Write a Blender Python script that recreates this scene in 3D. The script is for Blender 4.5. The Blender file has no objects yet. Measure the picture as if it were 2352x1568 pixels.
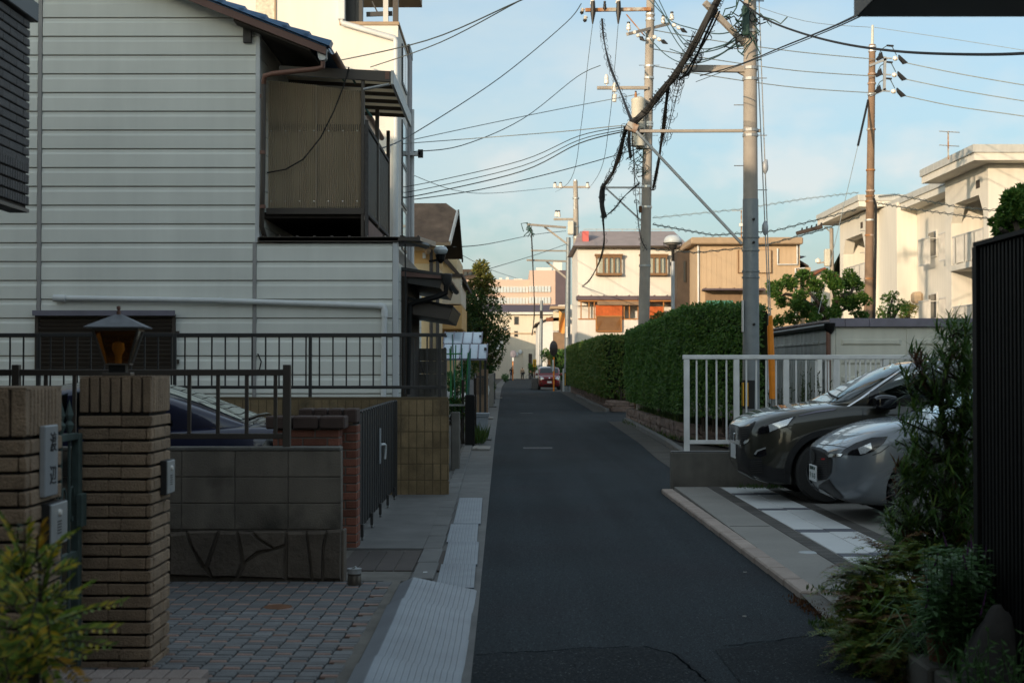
import bpy, bmesh, math, random
from mathutils import Vector, Matrix
from mathutils.bvhtree import BVHTree
R = math.radians
random.seed(11)
scene = bpy.context.scene
col = scene.collection
# ---------------------------------------------------------------- camera
EYE = 1.6
FPX = 3267.0                      # focal length in pixels of a 2352 px wide frame (50 mm)
cam_d = bpy.data.cameras.new('camera')
cam = bpy.data.objects.new('camera', cam_d)
col.objects.link(cam)
cam.location = (0, 0, EYE)
cam.rotation_euler = (R(90 + 1.07), 0, 0)
cam_d.lens = 50.0
cam_d.sensor_width = 36.0
cam_d.clip_start = 0.05
cam_d.clip_end = 9000
cam_d.dof.use_dof = True
cam_d.dof.focus_distance = 19.0
cam_d.dof.aperture_fstop = 4.5
scene.camera = cam
# ---------------------------------------------------------------- sky and sun
SUN_EL = R(10.5)
SUN_AZ = math.atan2(0.551, 0.835)   # light travels towards (+0.551, +0.835)
world = bpy.data.worlds.new('World')
scene.world = world
world.use_nodes = True
wt = world.node_tree
wt.nodes.clear()
wo = wt.nodes.new('ShaderNodeOutputWorld')
wb = wt.nodes.new('ShaderNodeBackground')
sky = wt.nodes.new('ShaderNodeTexSky')
sky.sky_type = 'NISHITA'
sky.sun_disc = False
sky.sun_elevation = SUN_EL
sky.sun_rotation = math.pi + SUN_AZ
sky.air_density = 1.0
sky.dust_density = 3.6
sky.ozone_density = 3.0
sky.altitude = 50
wb.inputs['Strength'].default_value = 0.15
tc = wt.nodes.new('ShaderNodeTexCoord')
mp = wt.nodes.new('ShaderNodeMapping')
mp.inputs['Scale'].default_value = (1.0, 1.0, 3.0)
mp.inputs['Location'].default_value = (0.33, 0.12, 0.08)
wt.links.new(tc.outputs['Generated'], mp.inputs['Vector'])
n1 = wt.nodes.new('ShaderNodeTexNoise')
n1.inputs['Scale'].default_value = 4.2
n1.inputs['Detail'].default_value = 7
n1.inputs['Roughness'].default_value = 0.55
wt.links.new(mp.outputs['Vector'], n1.inputs['Vector'])
rp = wt.nodes.new('ShaderNodeValToRGB')
rp.color_ramp.elements[0].position = 0.46
rp.color_ramp.elements[0].color = (.38, .38, .38, 1)
rp.color_ramp.elements[1].position = 0.72
rp.color_ramp.elements[1].color = (0.75, 0.75, 0.75, 1)
wt.links.new(n1.outputs['Fac'], rp.inputs['Fac'])
mx = wt.nodes.new('ShaderNodeMix')
mx.data_type = 'RGBA'
wt.links.new(rp.outputs['Color'], mx.inputs['Factor'])
mx.inputs[7].default_value = (2.6, 2.85, 2.8, 1)        # cloud
tint = wt.nodes.new('ShaderNodeMix')
tint.data_type = 'RGBA'
tint.blend_type = 'MULTIPLY'
tint.inputs['Factor'].default_value = 1.0
tint.inputs[7].default_value = (0.93, 1.0, 0.93, 1)
wt.links.new(sky.outputs['Color'], tint.inputs[6])
wt.links.new(tint.outputs[2], mx.inputs[6])
# low cumulus band
n2 = wt.nodes.new('ShaderNodeTexNoise'); n2.inputs['Scale'].default_value = 9; n2.inputs['Detail'].default_value = 8
mp2 = wt.nodes.new('ShaderNodeMapping'); mp2.inputs['Scale'].default_value = (1, 1, 1.7); mp2.inputs['Location'].default_value = (.2, .55, .3)
wt.links.new(tc.outputs['Generated'], mp2.inputs['Vector']); wt.links.new(mp2.outputs['Vector'], n2.inputs['Vector'])
r2 = wt.nodes.new('ShaderNodeValToRGB'); r2.color_ramp.elements[0].position = .50; r2.color_ramp.elements[1].position = .64; wt.links.new(n2.outputs['Fac'], r2.inputs['Fac'])
sx = wt.nodes.new('ShaderNodeSeparateXYZ'); wt.links.new(tc.outputs['Generated'], sx.inputs['Vector'])
r3 = wt.nodes.new('ShaderNodeValToRGB'); wt.links.new(sx.outputs['Z'], r3.inputs['Fac'])
for k, (p, v) in enumerate(((.03, 0), (.10, .62), (.15, .45), (.24, 0))):
 e = r3.color_ramp.elements[k] if k < 2 else r3.color_ramp.elements.new(p); e.position = p; e.color = (v, v, v, 1)
mu = wt.nodes.new('ShaderNodeMath'); mu.operation = 'MULTIPLY'; wt.links.new(r2.outputs['Color'], mu.inputs[0]); wt.links.new(r3.outputs['Color'], mu.inputs[1])
mx2 = wt.nodes.new('ShaderNodeMix'); mx2.data_type = 'RGBA'; wt.links.new(mu.outputs[0], mx2.inputs['Factor']); wt.links.new(mx.outputs[2], mx2.inputs[6]); mx2.inputs[7].default_value = (3.3, 3.15, 3.0, 1)
wt.links.new(mx2.outputs[2], wb.inputs['Color'])
wt.links.new(wb.outputs['Background'], wo.inputs['Surface'])
sun_d = bpy.data.lights.new('sun', 'SUN')
sun = bpy.data.objects.new('sun', sun_d)
col.objects.link(sun)
sun_d.energy = 2.25
sun_d.angle = R(0.55)
sun_d.color = (1.0, 0.77, 0.53)
sdir = Vector((math.sin(SUN_AZ) * math.cos(SUN_EL), math.cos(SUN_AZ) * math.cos(SUN_EL), -math.sin(SUN_EL)))
sun.rotation_euler = sdir.to_track_quat('-Z', 'Y').to_euler()
sun.location = (-20, -30, 20)
scene.view_settings.view_transform = 'Standard'
scene.view_settings.look = 'None'
scene.view_settings.gamma = 1
scene.view_settings.use_curve_mapping = False
scene.view_settings.exposure = 0.9
scene.render.engine = 'CYCLES'
scene.cycles.use_denoising = True
scene.cycles.max_bounces = 6
scene.cycles.diffuse_bounces = 3
scene.cycles.glossy_bounces = 3
scene.cycles.transmission_bounces = 4
scene.cycles.transparent_max_bounces = 8
scene.cycles.caustics_reflective = False
scene.cycles.caustics_refractive = False
# ---------------------------------------------------------------- helpers
def X(x, Y): return (x - 1176.0) * Y / FPX
def Z(y, Y): return EYE + (845.0 - y) * Y / FPX
def W(x, y, Y): return Vector((X(x, Y), Y, Z(y, Y)))
def S(Y): return FPX / Y
WLOC = {}
class MB:
 """collects shapes; build() links them as one mesh object"""
 def __init__(s): s.v = []; s.f = []
 def add(s, vs, fs):
  o = len(s.v); s.v += [tuple(p) for p in vs]; s.f += [tuple(i + o for i in q) for q in fs]; return s
 def poly(s, *ps): return s.add(ps, [tuple(range(len(ps)))])
 def box(s, x0, x1, y0, y1, z0, z1):
  return s.add([(x0,y0,z0),(x1,y0,z0),(x1,y1,z0),(x0,y1,z0),(x0,y0,z1),(x1,y0,z1),(x1,y1,z1),(x0,y1,z1)],
      [(0,3,2,1),(4,5,6,7),(0,1,5,4),(1,2,6,5),(2,3,7,6),(3,0,4,7)])
 def obox(s, c, size, m=None):
  hx, hy, hz = [q / 2 for q in size]
  m = m or Matrix.Identity(3); c = Vector(c)
  ps = [c + m @ Vector(p) for p in [(-hx,-hy,-hz),(hx,-hy,-hz),(hx,hy,-hz),(-hx,hy,-hz),(-hx,-hy,hz),(hx,-hy,hz),(hx,hy,hz),(-hx,hy,hz)]]
  return s.add(ps, [(0,3,2,1),(4,5,6,7),(0,1,5,4),(1,2,6,5),(2,3,7,6),(3,0,4,7)])
 def bar(s, a, b, w, h, up=(0, 0, 1)):
  a = Vector(a); b = Vector(b); d = (b - a); L = d.length
  if L < 1e-6: return s
  d.normalize(); u = Vector(up)
  if abs(d.dot(u)) > .98: u = Vector((0, 1, 0))
  sx = d.cross(u).normalized(); uz = sx.cross(d).normalized()
  m = Matrix((sx, d, uz)).transposed()
  return s.obox((a + b) / 2, (w, L, h), m)
 def tube(s, pts, r, n=7, caps=True):
  pts = [Vector(p) for p in pts]; k = len(pts)
  rs = r if isinstance(r, (list, tuple)) else [r] * k
  d = (pts[1] - pts[0]).normalized()
  u = Vector((0, 0, 1)) if abs(d.z) < .95 else Vector((0, 1, 0))
  u = (u - d * u.dot(d)).normalized()
  vs = []; fs = []
  for i, p in enumerate(pts):
   d = (pts[min(i + 1, k - 1)] - pts[max(i - 1, 0)])
   if d.length < 1e-9: d = Vector((0, 0, 1))
   d.normalize()
   u = u - d * u.dot(d)
   u = u.normalized() if u.length > 1e-6 else d.orthogonal().normalized()
   w = d.cross(u)
   for j in range(n):
    a = 2 * math.pi * j / n
    vs.append(p + u * (math.cos(a) * rs[i]) + w * (math.sin(a) * rs[i]))
  for i in range(k - 1):
   for j in range(n):
    j2 = (j + 1) % n
    fs.append((i*n + j, i*n + j2, (i+1)*n + j2, (i+1)*n + j))
  if caps:
   fs.append(tuple(range(n - 1, -1, -1))); fs.append(tuple((k-1)*n + j for j in range(n)))
  return s.add(vs, fs)
 def cyl(s, a, b, r0, r1=None, n=12): return s.tube([a, b], [r0, r0 if r1 is None else r1], n)
 def prism(s, poly, axis, a, b):
  n = len(poly)
  def pt(p, t):
   return (t, p[0], p[1]) if axis == 'x' else (p[0], t, p[1]) if axis == 'y' else (p[0], p[1], t)
  vs = [pt(p, a) for p in poly] + [pt(p, b) for p in poly]
  fs = [tuple(range(n - 1, -1, -1)), tuple(range(n, 2 * n))] + [(i, (i+1) % n, n + (i+1) % n, n + i) for i in range(n)]
  return s.add(vs, fs)
 def lathe(s, prof, c=(0, 0, 0), n=16, axis='z'):
  vs = []; fs = []; k = len(prof)
  for (r, h) in prof:
   for j in range(n):
    a = 2 * math.pi * j / n; p, q = r * math.cos(a), r * math.sin(a)
    v = (p, q, h) if axis == 'z' else (p, h, q) if axis == 'y' else (h, p, q)
    vs.append((v[0] + c[0], v[1] + c[1], v[2] + c[2]))
  for i in range(k - 1):
   for j in range(n):
    fs.append((i*n + j, i*n + (j+1) % n, (i+1)*n + (j+1) % n, (i+1)*n + j))
  return s.add(vs, fs)
 def mesh(s, name, mat, smooth=False, origin=None):
  me = bpy.data.meshes.new(name)
  v = s.v if origin is None else [(p[0]-origin[0], p[1]-origin[1], p[2]-origin[2]) for p in s.v]
  me.from_pydata(v, [], s.f)
  if mat: me.materials.append(mat)
  if smooth:
   me.polygons.foreach_set('use_smooth', [True] * len(me.polygons))
  me.update()
  return me
 def build(s, name, mat, parent=None, smooth=False, bevel=0, fix=True):
  org = WLOC.get(parent.name) if parent else None
  me = s.mesh(name, mat, smooth, org)
  if fix and len(s.f) < 4000:
   bm = bmesh.new(); bm.from_mesh(me); bmesh.ops.recalc_face_normals(bm, faces=bm.faces)
   if bevel:
    bmesh.ops.bevel(bm, geom=[e for e in bm.edges if len(e.link_faces) == 2 and e.calc_face_angle(0) > .5], offset=bevel, segments=1, affect='EDGES', clamp_overlap=True)
   bm.to_mesh(me); bm.free()
  o = bpy.data.objects.new(name, me); col.objects.link(o)
  if parent: o.parent = parent; WLOC[o.name] = org
  else: WLOC[o.name] = Vector((0, 0, 0))
  if smooth:
   try: me.set_sharp_from_angle(angle=R(38))
   except Exception: pass
  return o
def tag(o, label=None, cat=None, group=None, kind=None):
 if label: o['label'] = label
 if cat: o['category'] = cat
 if group: o['group'] = group
 if kind: o['kind'] = kind
 return o
def thing(name, label, cat, loc=(0, 0, 0), group=None, rotz=0):
 o = bpy.data.objects.new(name, None); col.objects.link(o)
 o.empty_display_size = .2
 o.location = loc; o.rotation_euler = (0, 0, rotz)
 WLOC[o.name] = Vector(loc) if not rotz else Vector((0, 0, 0))
 return tag(o, label, cat, group)
def piece(name, me, loc, parent, rot=None, scale=None):
 """an instance (shared mesh) placed at a world location under parent"""
 o = bpy.data.objects.new(name, me); col.objects.link(o)
 org = WLOC.get(parent.name, Vector((0, 0, 0))) if parent else Vector((0, 0, 0))
 o.location = Vector(loc) - org
 if rot is not None: o.rotation_euler = rot
 if scale is not None: o.scale = scale
 if parent: o.parent = parent
 WLOC[o.name] = Vector(loc)
 return o
def boxmesh(name, mat, sx, sy, sz, bevel=0, jitter=0, cuts=0):
 bm = bmesh.new(); bmesh.ops.create_cube(bm, size=1)
 for v in bm.verts: v.co = Vector((v.co.x * sx, v.co.y * sy, v.co.z * sz))
 if cuts: bmesh.ops.subdivide_edges(bm, edges=bm.edges, cuts=cuts, use_grid_fill=True)
 if bevel: bmesh.ops.bevel(bm, geom=[e for e in bm.edges if e.calc_face_angle(0) > .5], offset=bevel, segments=1, affect='EDGES')
 if jitter:
  for v in bm.verts: v.co += Vector((random.uniform(-1, 1), random.uniform(-1, 1), random.uniform(-1, 1))) * jitter
 me = bpy.data.meshes.new(name); bm.to_mesh(me); bm.free(); me.materials.append(mat)
 return me
def catenary(a, b, sag, n=16):
 a = Vector(a); b = Vector(b)
 return [a.lerp(b, t / n) - Vector((0, 0, sag * 4 * (t / n) * (1 - t / n))) for t in range(n + 1)]
# ---------------------------------------------------------------- materials
def M(name, c, rough=.75, metal=0.0, var=.14, vs=3.0, bump=0.0, bs=60.0, rnd=0.0, spec=.4, coat=0.0, streak=0.0, c2=None, c2pos=(.45, .7), c2scale=None, island=False, fine=0.0, fs=200.0, speck=None, lane=0.0):
 m = bpy.data.materials.new(name); m.use_nodes = True
 nt = m.node_tree; N = nt.nodes; L = nt.links
 b = N['Principled BSDF']
 b.inputs['Roughness'].default_value = rough
 b.inputs['Metallic'].default_value = metal
 b.inputs['Specular IOR Level'].default_value = spec
 if coat: b.inputs['Coat Weight'].default_value = coat; b.inputs['Coat Roughness'].default_value = .04
 geo = N.new('ShaderNodeNewGeometry')
 def noise(scale, detail=4, vec=None):
  n = N.new('ShaderNodeTexNoise'); n.inputs['Scale'].default_value = scale; n.inputs['Detail'].default_value = detail
  L.new(vec or geo.outputs['Position'], n.inputs['Vector']); return n
 base = N.new('ShaderNodeRGB'); base.outputs[0].default_value = (*c, 1)
 cur = base.outputs[0]
 if c2:
  n = noise(c2scale or vs * .6, 6)
  r = N.new('ShaderNodeValToRGB'); r.color_ramp.elements[0].position = c2pos[0]; r.color_ramp.elements[1].position = c2pos[1]
  L.new(n.outputs['Fac'], r.inputs['Fac'])
  q = N.new('ShaderNodeMix'); q.data_type = 'RGBA'; L.new(r.outputs['Color'], q.inputs['Factor']); L.new(cur, q.inputs[6]); q.inputs[7].default_value = (*c2, 1); cur = q.outputs[2]
 if speck:
  for (sc, c3, lo, hi) in speck:
   n = noise(sc, 2); r = N.new('ShaderNodeValToRGB'); r.color_ramp.elements[0].position = lo; r.color_ramp.elements[1].position = hi
   L.new(n.outputs['Fac'], r.inputs['Fac']); q = N.new('ShaderNodeMix'); q.data_type = 'RGBA'; L.new(r.outputs['Color'], q.inputs['Factor']); L.new(cur, q.inputs[6]); q.inputs[7].default_value = (*c3, 1); cur = q.outputs[2]
 def mul(fac_socket, amount, cur):
  mr = N.new('ShaderNodeMapRange'); L.new(fac_socket, mr.inputs['Value'])
  mr.inputs['From Min'].default_value = .25 if amount[2] else 0; mr.inputs['From Max'].default_value = .75 if amount[2] else 1
  mr.inputs['To Min'].default_value = amount[0]; mr.inputs['To Max'].default_value = amount[1]
  q = N.new('ShaderNodeMix'); q.data_type = 'RGBA'; q.blend_type = 'MULTIPLY'; q.inputs['Factor'].default_value = 1
  L.new(cur, q.inputs[6]); L.new(mr.outputs['Result'], q.inputs[7]); return q.outputs[2]
 if var: cur = mul(noise(vs).outputs['Fac'], (1 - var, 1 + var, True), cur)
 if fine: cur = mul(noise(fs, 2).outputs['Fac'], (1 - fine, 1 + fine, True), cur)
 if streak:
  mpn = N.new('ShaderNodeMapping'); mpn.inputs['Scale'].default_value = (1, 1, .08); L.new(geo.outputs['Position'], mpn.inputs['Vector'])
  cur = mul(noise(5.0, 5, mpn.outputs['Vector']).outputs['Fac'], (1 - streak, 1 + streak * .3, True), cur)
 if lane:
  mpn = N.new('ShaderNodeMapping'); mpn.inputs['Scale'].default_value = (1.6, .06, 1); L.new(geo.outputs['Position'], mpn.inputs['Vector'])
  cur = mul(noise(1.5, 5, mpn.outputs['Vector']).outputs['Fac'], (1 - lane, 1 + lane, True), cur)
 if rnd:
  oi = N.new('ShaderNodeObjectInfo')
  cur = mul(geo.outputs['Random Per Island'] if island else oi.outputs['Random'], (1 - rnd, 1 + rnd, False), cur)
 L.new(cur, b.inputs['Base Color'])
 if bump:
  bn = N.new('ShaderNodeBump'); bn.inputs['Strength'].default_value = bump; bn.inputs['Distance'].default_value = .01
  L.new(noise(bs, 3).outputs['Fac'], bn.inputs['Height']); L.new(bn.outputs['Normal'], b.inputs['Normal'])
 return m
def leafmat(name, c, c2, hue=.25, rough=.5, trans=.25):
 m = bpy.data.materials.new(name); m.use_nodes = True
 nt = m.node_tree; N = nt.nodes; L = nt.links; b = N['Principled BSDF']; out = N['Material Output']
 geo = N.new('ShaderNodeNewGeometry')
 r = N.new('ShaderNodeValToRGB'); L.new(geo.outputs['Random Per Island'], r.inputs['Fac'])
 r.color_ramp.elements[0].color = (*[q * (1 - hue * 1.3) for q in c], 1); r.color_ramp.elements[1].color = (*c2, 1)
 e = r.color_ramp.elements.new(.55); e.color = (*c, 1)
 L.new(r.outputs['Color'], b.inputs['Base Color']); b.inputs['Roughness'].default_value = rough; b.inputs['Specular IOR Level'].default_value = .35
 t = N.new('ShaderNodeBsdfTranslucent'); L.new(r.outputs['Color'], t.inputs['Color'])
 ms = N.new('ShaderNodeMixShader'); ms.inputs['Fac'].default_value = trans
 L.new(b.outputs['BSDF'], ms.inputs[1]); L.new(t.outputs['BSDF'], ms.inputs[2]); L.new(ms.outputs['Shader'], out.inputs['Surface'])
 return m
def glassmat(name, tintc=(.35, .42, .42), gl=(.9, .95, 1.0), clear=.55, rough=.03):
 """thin pane: a fresnel mix of a mirror-like coat over tinted see-through glass"""
 m = bpy.data.materials.new(name); m.use_nodes = True
 nt = m.node_tree; N = nt.nodes; L = nt.links; out = N['Material Output']; N.remove(N['Principled BSDF'])
 tr = N.new('ShaderNodeBsdfTransparent'); tr.inputs['Color'].default_value = (*tintc, 1)
 g = N.new('ShaderNodeBsdfGlossy'); g.inputs['Roughness'].default_value = rough; g.inputs['Color'].default_value = (*gl, 1)
 lw = N.new('ShaderNodeFresnel'); lw.inputs['IOR'].default_value = 1.6
 mr = N.new('ShaderNodeMapRange'); mr.inputs['To Min'].default_value = .0; mr.inputs['To Max'].default_value = 1.0; L.new(lw.outputs['Fac'], mr.inputs['Value'])
 ms = N.new('ShaderNodeMixShader'); L.new(mr.outputs['Result'], ms.inputs['Fac']); L.new(tr.outputs['BSDF'], ms.inputs[1]); L.new(g.outputs['BSDF'], ms.inputs[2])
 L.new(ms.outputs['Shader'], out.inputs['Surface'])
 return m
A = {}
A['asphalt'] = M('asphalt', (.0245, .0325, .0375), .88, spec=.15, var=.22, vs=.35, bump=.8, bs=110, fine=.75, fs=90, lane=.22, c2=(.026, .030, .035), c2pos=(.48, .66), c2scale=.5, speck=((60, (.13, .14, .15), .62, .71), (30, (.010, .011, .012), .58, .70), (120, (.10, .105, .11), .62, .7)))
A['asphalt_patch'] = M('asphalt_patch', (.016, .021, .0245), .88, spec=.15, var=.2, vs=1.2, bump=.8, bs=110, fine=.75, fs=90, speck=((65, (.11, .12, .125), .62, .71), (40, (.006, .006, .007), .58, .7)))
A['dirt'] = M('dirt', (.11, .095, .075), .95, var=.3, vs=2, bump=.6, bs=40)
A['soil'] = M('soil', (.055, .045, .035), .95, var=.3, vs=6, bump=.6, bs=60)
A['concrete'] = M('concrete', (.155, .155, .15), .88, var=.18, vs=2.2, bump=.3, bs=90, fine=.25, streak=.15)
A['concrete_dark'] = M('concrete_dark', (.15, .14, .122), .9, var=.3, vs=3, bump=.35, bs=80, fine=.3, streak=.3)
A['concrete_pale'] = M('concrete_pale', (.30, .285, .26), .88, var=.15, vs=4, bump=.25, bs=90, fine=.25)
A['aggregate'] = M('aggregate', (.27, .255, .23), .9, var=.12, vs=1.5, bump=.5, bs=220, fine=.45, fs=320)
A['kerb'] = M('kerb', (.36, .29, .245), .85, var=.15, vs=5, bump=.3, bs=90, rnd=.12, fine=.25)
A['white_tile'] = M('white_tile', (.62, .63, .62), .55, var=.05, vs=3, bump=.12, bs=150, rnd=.05, fine=.08)
A['dark_band'] = M('dark_band', (.10, .105, .125), .7, var=.15, rnd=.1, bump=.2, bs=150)
A['dark_paver'] = M('dark_paver', (.085, .078, .07), .85, var=.2, rnd=.2, bump=.3, bs=150, fine=.3)
A['paver_grey'] = M('paver_grey', (.155, .158, .160), .82, var=.15, vs=8, rnd=.18, bump=.35, bs=160, fine=.3)
A['paver_pink'] = M('paver_pink', (.25, .165, .135), .85, var=.15, vs=8, rnd=.2, bump=.35, bs=160, fine=.3)
A['joint'] = M('joint', (.028, .026, .024), .95, var=.3, vs=9)
A['brown_tile'] = M('brown_tile', (.062, .050, .044), .8, var=.2, rnd=.2, bump=.3, bs=120)
A['steel_plate'] = M('steel_plate', (.21, .235, .265), .45, .5, var=.16, vs=3, bump=.25, bs=120, rnd=.1)
A['rust'] = M('rust', (.14, .06, .025), .9, var=.3, vs=20)
A['brick_tan'] = M('brick_tan', (.31, .215, .14), .9, var=.2, vs=10, rnd=.13, bump=.9, bs=90, fine=.3)
A['brick_red'] = M('brick_red', (.22, .085, .055), .88, var=.2, vs=8, rnd=.28, bump=.5, bs=90, fine=.25)
A['brick_dark'] = M('brick_dark', (.085, .055, .045), .88, var=.2, vs=8, rnd=.25, bump=.5, bs=90)
A['mortar'] = M('mortar', (.16, .14, .12), .95, var=.2)
A['mortar_dark'] = M('mortar_dark', (.02, .017, .015), .95, var=.2)
A['block_yellow'] = M('block_yellow', (.225, .16, .085), .92, var=.28, vs=5, rnd=.14, bump=.8, bs=80, fine=.35, c2=(.09, .075, .05), c2pos=(.55, .8), c2scale=3)
A['block_grey'] = M('block_grey', (.21, .18, .145), .93, var=.25, vs=3, rnd=.1, bump=.5, bs=80, fine=.25, c2=(.03, .028, .024), c2pos=(.47, .66), c2scale=1.8, streak=.3)
A['stone_base'] = M('stone_base', (.115, .092, .072), .93, var=.25, vs=5, rnd=.15, bump=.9, bs=35, fine=.3)
A['granite'] = M('granite', (.17, .125, .105), .93, var=.3, vs=9, rnd=.2, bump=1.0, bs=28, fine=.3)
A['rock'] = M('rock', (.05, .047, .044), .9, var=.3, vs=6, bump=.8, bs=20)
A['siding'] = M('siding', (.72, .73, .675), .6, var=.08, vs=.7, rnd=.035, bump=.06, bs=160, streak=.07)
A['siding_trim'] = M('siding_trim', (.33, .32, .31), .6, var=.1, streak=.15)
A['corner_trim'] = M('corner_trim', (.55, .57, .58), .5, var=.05, streak=.08)
A['pvc'] = M('pvc', (.66, .68, .68), .4, var=.06, streak=.1, spec=.5)
A['copper_pipe'] = M('copper_pipe', (.17, .085, .06), .55, var=.15)
A['brown_metal'] = M('brown_metal', (.055, .043, .034), .45, var=.1, spec=.5)
A['dark_metal'] = M('dark_metal', (.03, .029, .028), .45, var=.1, spec=.5)
A['black_metal'] = M('black_metal', (.005, .005, .005), .55, var=.1, spec=.25)
A['iron_black'] = M('iron_black', (.012, .012, .013), .5)
A['fence_grey'] = M('fence_grey', (.78, .78, .76), .6, var=.12, vs=6, bump=.1, bs=150)
A['galv'] = M('galv', (.40, .41, .41), .5, .6, var=.15, vs=8)
A['verdigris'] = M('verdigris', (.07, .10, .09), .7, var=.25, vs=15)
A['wood_dark'] = M('wood_dark', (.035, .026, .02), .85, var=.3, vs=8, streak=.3)
A['wood_grey'] = M('wood_grey', (.085, .08, .078), .9, var=.3, vs=20, streak=.4)
A['barge'] = M('barge', (.15, .085, .07), .7, var=.15)
A['roof_blue'] = M('roof_blue', (.03, .125, .29), .35, var=.15, rnd=.2, spec=.5)
A['roof_brown'] = M('roof_brown', (.19, .125, .085), .85, var=.3, vs=1.2, streak=.35, bump=.3, bs=40)
A['roof_grey'] = M('roof_grey', (.30, .255, .25), .8, var=.15, vs=1.5, bump=.3, bs=30)
A['roof_purple'] = M('roof_purple', (.10, .075, .09), .7, var=.15, vs=.5)
A['poly_brown'] = M('poly_brown', (.62, .55, .45), .35, var=.1, vs=2, streak=.25, spec=.5)
_b = A['poly_brown'].node_tree; _p = _b.nodes['Principled BSDF']; _t = _b.nodes.new('ShaderNodeBsdfTranslucent'); _t.inputs['Color'].default_value = (.80, .70, .55, 1); _m = _b.nodes.new('ShaderNodeMixShader'); _m.inputs['Fac'].default_value = .5
_b.links.new(_p.outputs['BSDF'], _m.inputs[1]); _b.links.new(_t.outputs['BSDF'], _m.inputs[2]); _b.links.new(_m.outputs['Shader'], _b.nodes['Material Output'].inputs['Surface'])
A['white_wall'] = M('white_wall', (.74, .715, .66), .8, var=.04, vs=.8, bump=.35, bs=24, streak=.05)
A['grey_brickwall'] = M('grey_brickwall', (.36, .35, .36), .85, var=.12, bump=.5, bs=30)
A['cream_wall'] = M('cream_wall', (.70, .62, .50), .85, var=.05, vs=.5, bump=.1, bs=40, streak=.08)
A['cream_white'] = M('cream_white', (.71, .68, .625), .85, var=.05, vs=.5, bump=.1, bs=40, streak=.08)
A['yellow_wall'] = M('yellow_wall', (.74, .58, .35), .85, var=.06, vs=.8, streak=.08)
A['ochre_wall'] = M('ochre_wall', (.66, .42, .18), .85, var=.06, vs=.8)
A['tan_wall'] = M('tan_wall', (.50, .37, .245), .8, var=.05, vs=.8, streak=.08)
A['tan_roof'] = M('tan_roof', (.36, .26, .17), .75, var=.1)
A['brown_wall'] = M('brown_wall', (.24, .16, .10), .85, var=.12, vs=3, bump=.3, bs=30)
A['dark_wall'] = M('dark_wall', (.06, .045, .036), .85, var=.2)
A['apartment'] = M('apartment', (.73, .69, .61), .85, var=.05, vs=.35, streak=.10)
A['apartment_shaded'] = M('apartment_shaded', (.60, .50, .36), .85, var=.06, vs=.5)  # darker, warmer copy of the apartment wall: recess shade put into the colour
A['parapet_metal'] = M('parapet_metal', (.52, .52, .49), .6, var=.08, streak=.2)
A['pink_wall'] = M('pink_wall', (.60, .44, .36), .85, var=.04)
A['glass_dark'] = M('glass_dark', (.022, .027, .030), .06, var=0, spec=.7)
A['curtain'] = M('curtain', (.62, .58, .46), .8, var=.25, vs=14)
A['pane'] = glassmat('pane', (.95, .97, .97))
A['pane_dark'] = glassmat('pane_dark', (.10, .12, .12))
A['window_brown'] = M('window_brown', (.20, .11, .05), .6)
A['window_white'] = M('window_white', (.62, .60, .56), .5)
A['orange_blind'] = M('orange_blind', (.50, .115, .03), .9, var=.2, vs=6, streak=.2)
A['orange_wood'] = M('orange_wood', (.36, .16, .05), .8, var=.15)
A['orange_cloth'] = M('orange_cloth', (.62, .31, .09), .9, var=.1)
A['orange_guard'] = M('orange_guard', (.85, .27, .02), .45, var=.12, vs=6)
A['orange_pale'] = M('orange_pale', (.42, .20, .10), .7, var=.15)
A['signal_yellow'] = M('signal_yellow', (.75, .42, .03), .5, var=.1)
A['red_panel'] = M('red_panel', (.55, .13, .12), .7, var=.05)
A['pole_concrete'] = M('pole_concrete', (.37, .33, .285), .85, var=.12, vs=4, bump=.2, bs=70, streak=.15)
A['pole_steel'] = M('pole_steel', (.23, .255, .27), .5, .35, var=.14, vs=5, streak=.15)
A['pole_brown'] = M('pole_brown', (.26, .17, .11), .8, var=.15, vs=4, streak=.2)
A['band'] = M('band', (.62, .62, .60), .35, .6, var=.1)
A['rust_arm'] = M('rust_arm', (.36, .17, .07), .8, var=.3, vs=6, c2=(.40, .38, .34), c2pos=(.45, .6), c2scale=3)
A['porcelain'] = M('porcelain', (.78, .74, .68), .25, var=.06, spec=.6)
A['transformer'] = M('transformer', (.60, .58, .50), .5, var=.06, streak=.1)
A['cable'] = M('cable', (.012, .012, .012), .6, var=.1)
A['cable_green'] = M('cable_green', (.022, .06, .048), .55, var=.2)
A['wire'] = M('wire', (.045, .06, .06), .6)
A['wire_light'] = M('wire_light', (.26, .29, .28), .6)
A['lamp_metal'] = M('lamp_metal', (.40, .43, .46), .5, .2, var=.1, streak=.1)
A['lamp_dome'] = M('lamp_dome', (.55, .6, .62), .3, var=.05, spec=.6)
A['amber_glass'] = glassmat('amber_glass', (.62, .36, .12), (.6, .55, .5), rough=.12)
A['chrome'] = M('chrome', (.75, .76, .78), .1, 1.0, var=0)
A['mirror'] = M('mirror', (.8, .82, .84), .05, 1.0, var=0)
A['rubber'] = M('rubber', (.03, .029, .028), .8, var=.15)
A['plastic_black'] = M('plastic_black', (.014, .014, .015), .55, var=.1, bump=.1, bs=300)
A['plastic_gloss'] = M('plastic_gloss', (.006, .006, .008), .12, var=0, spec=.6)
A['rim'] = M('rim', (.55, .56, .57), .3, .7, var=.05)
A['paint_olive'] = M('paint_olive', (.038, .037, .028), .3, .4, var=0, coat=1.0)
A['paint_grey'] = M('paint_grey', (.18, .20, .22), .3, .35, var=0, coat=1.0)
A['paint_navy'] = M('paint_navy', (.010, .013, .040), .3, .3, var=0, coat=1.0)
A['paint_red'] = M('paint_red', (.20, .012, .018), .3, .3, var=0, coat=1.0)
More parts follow.
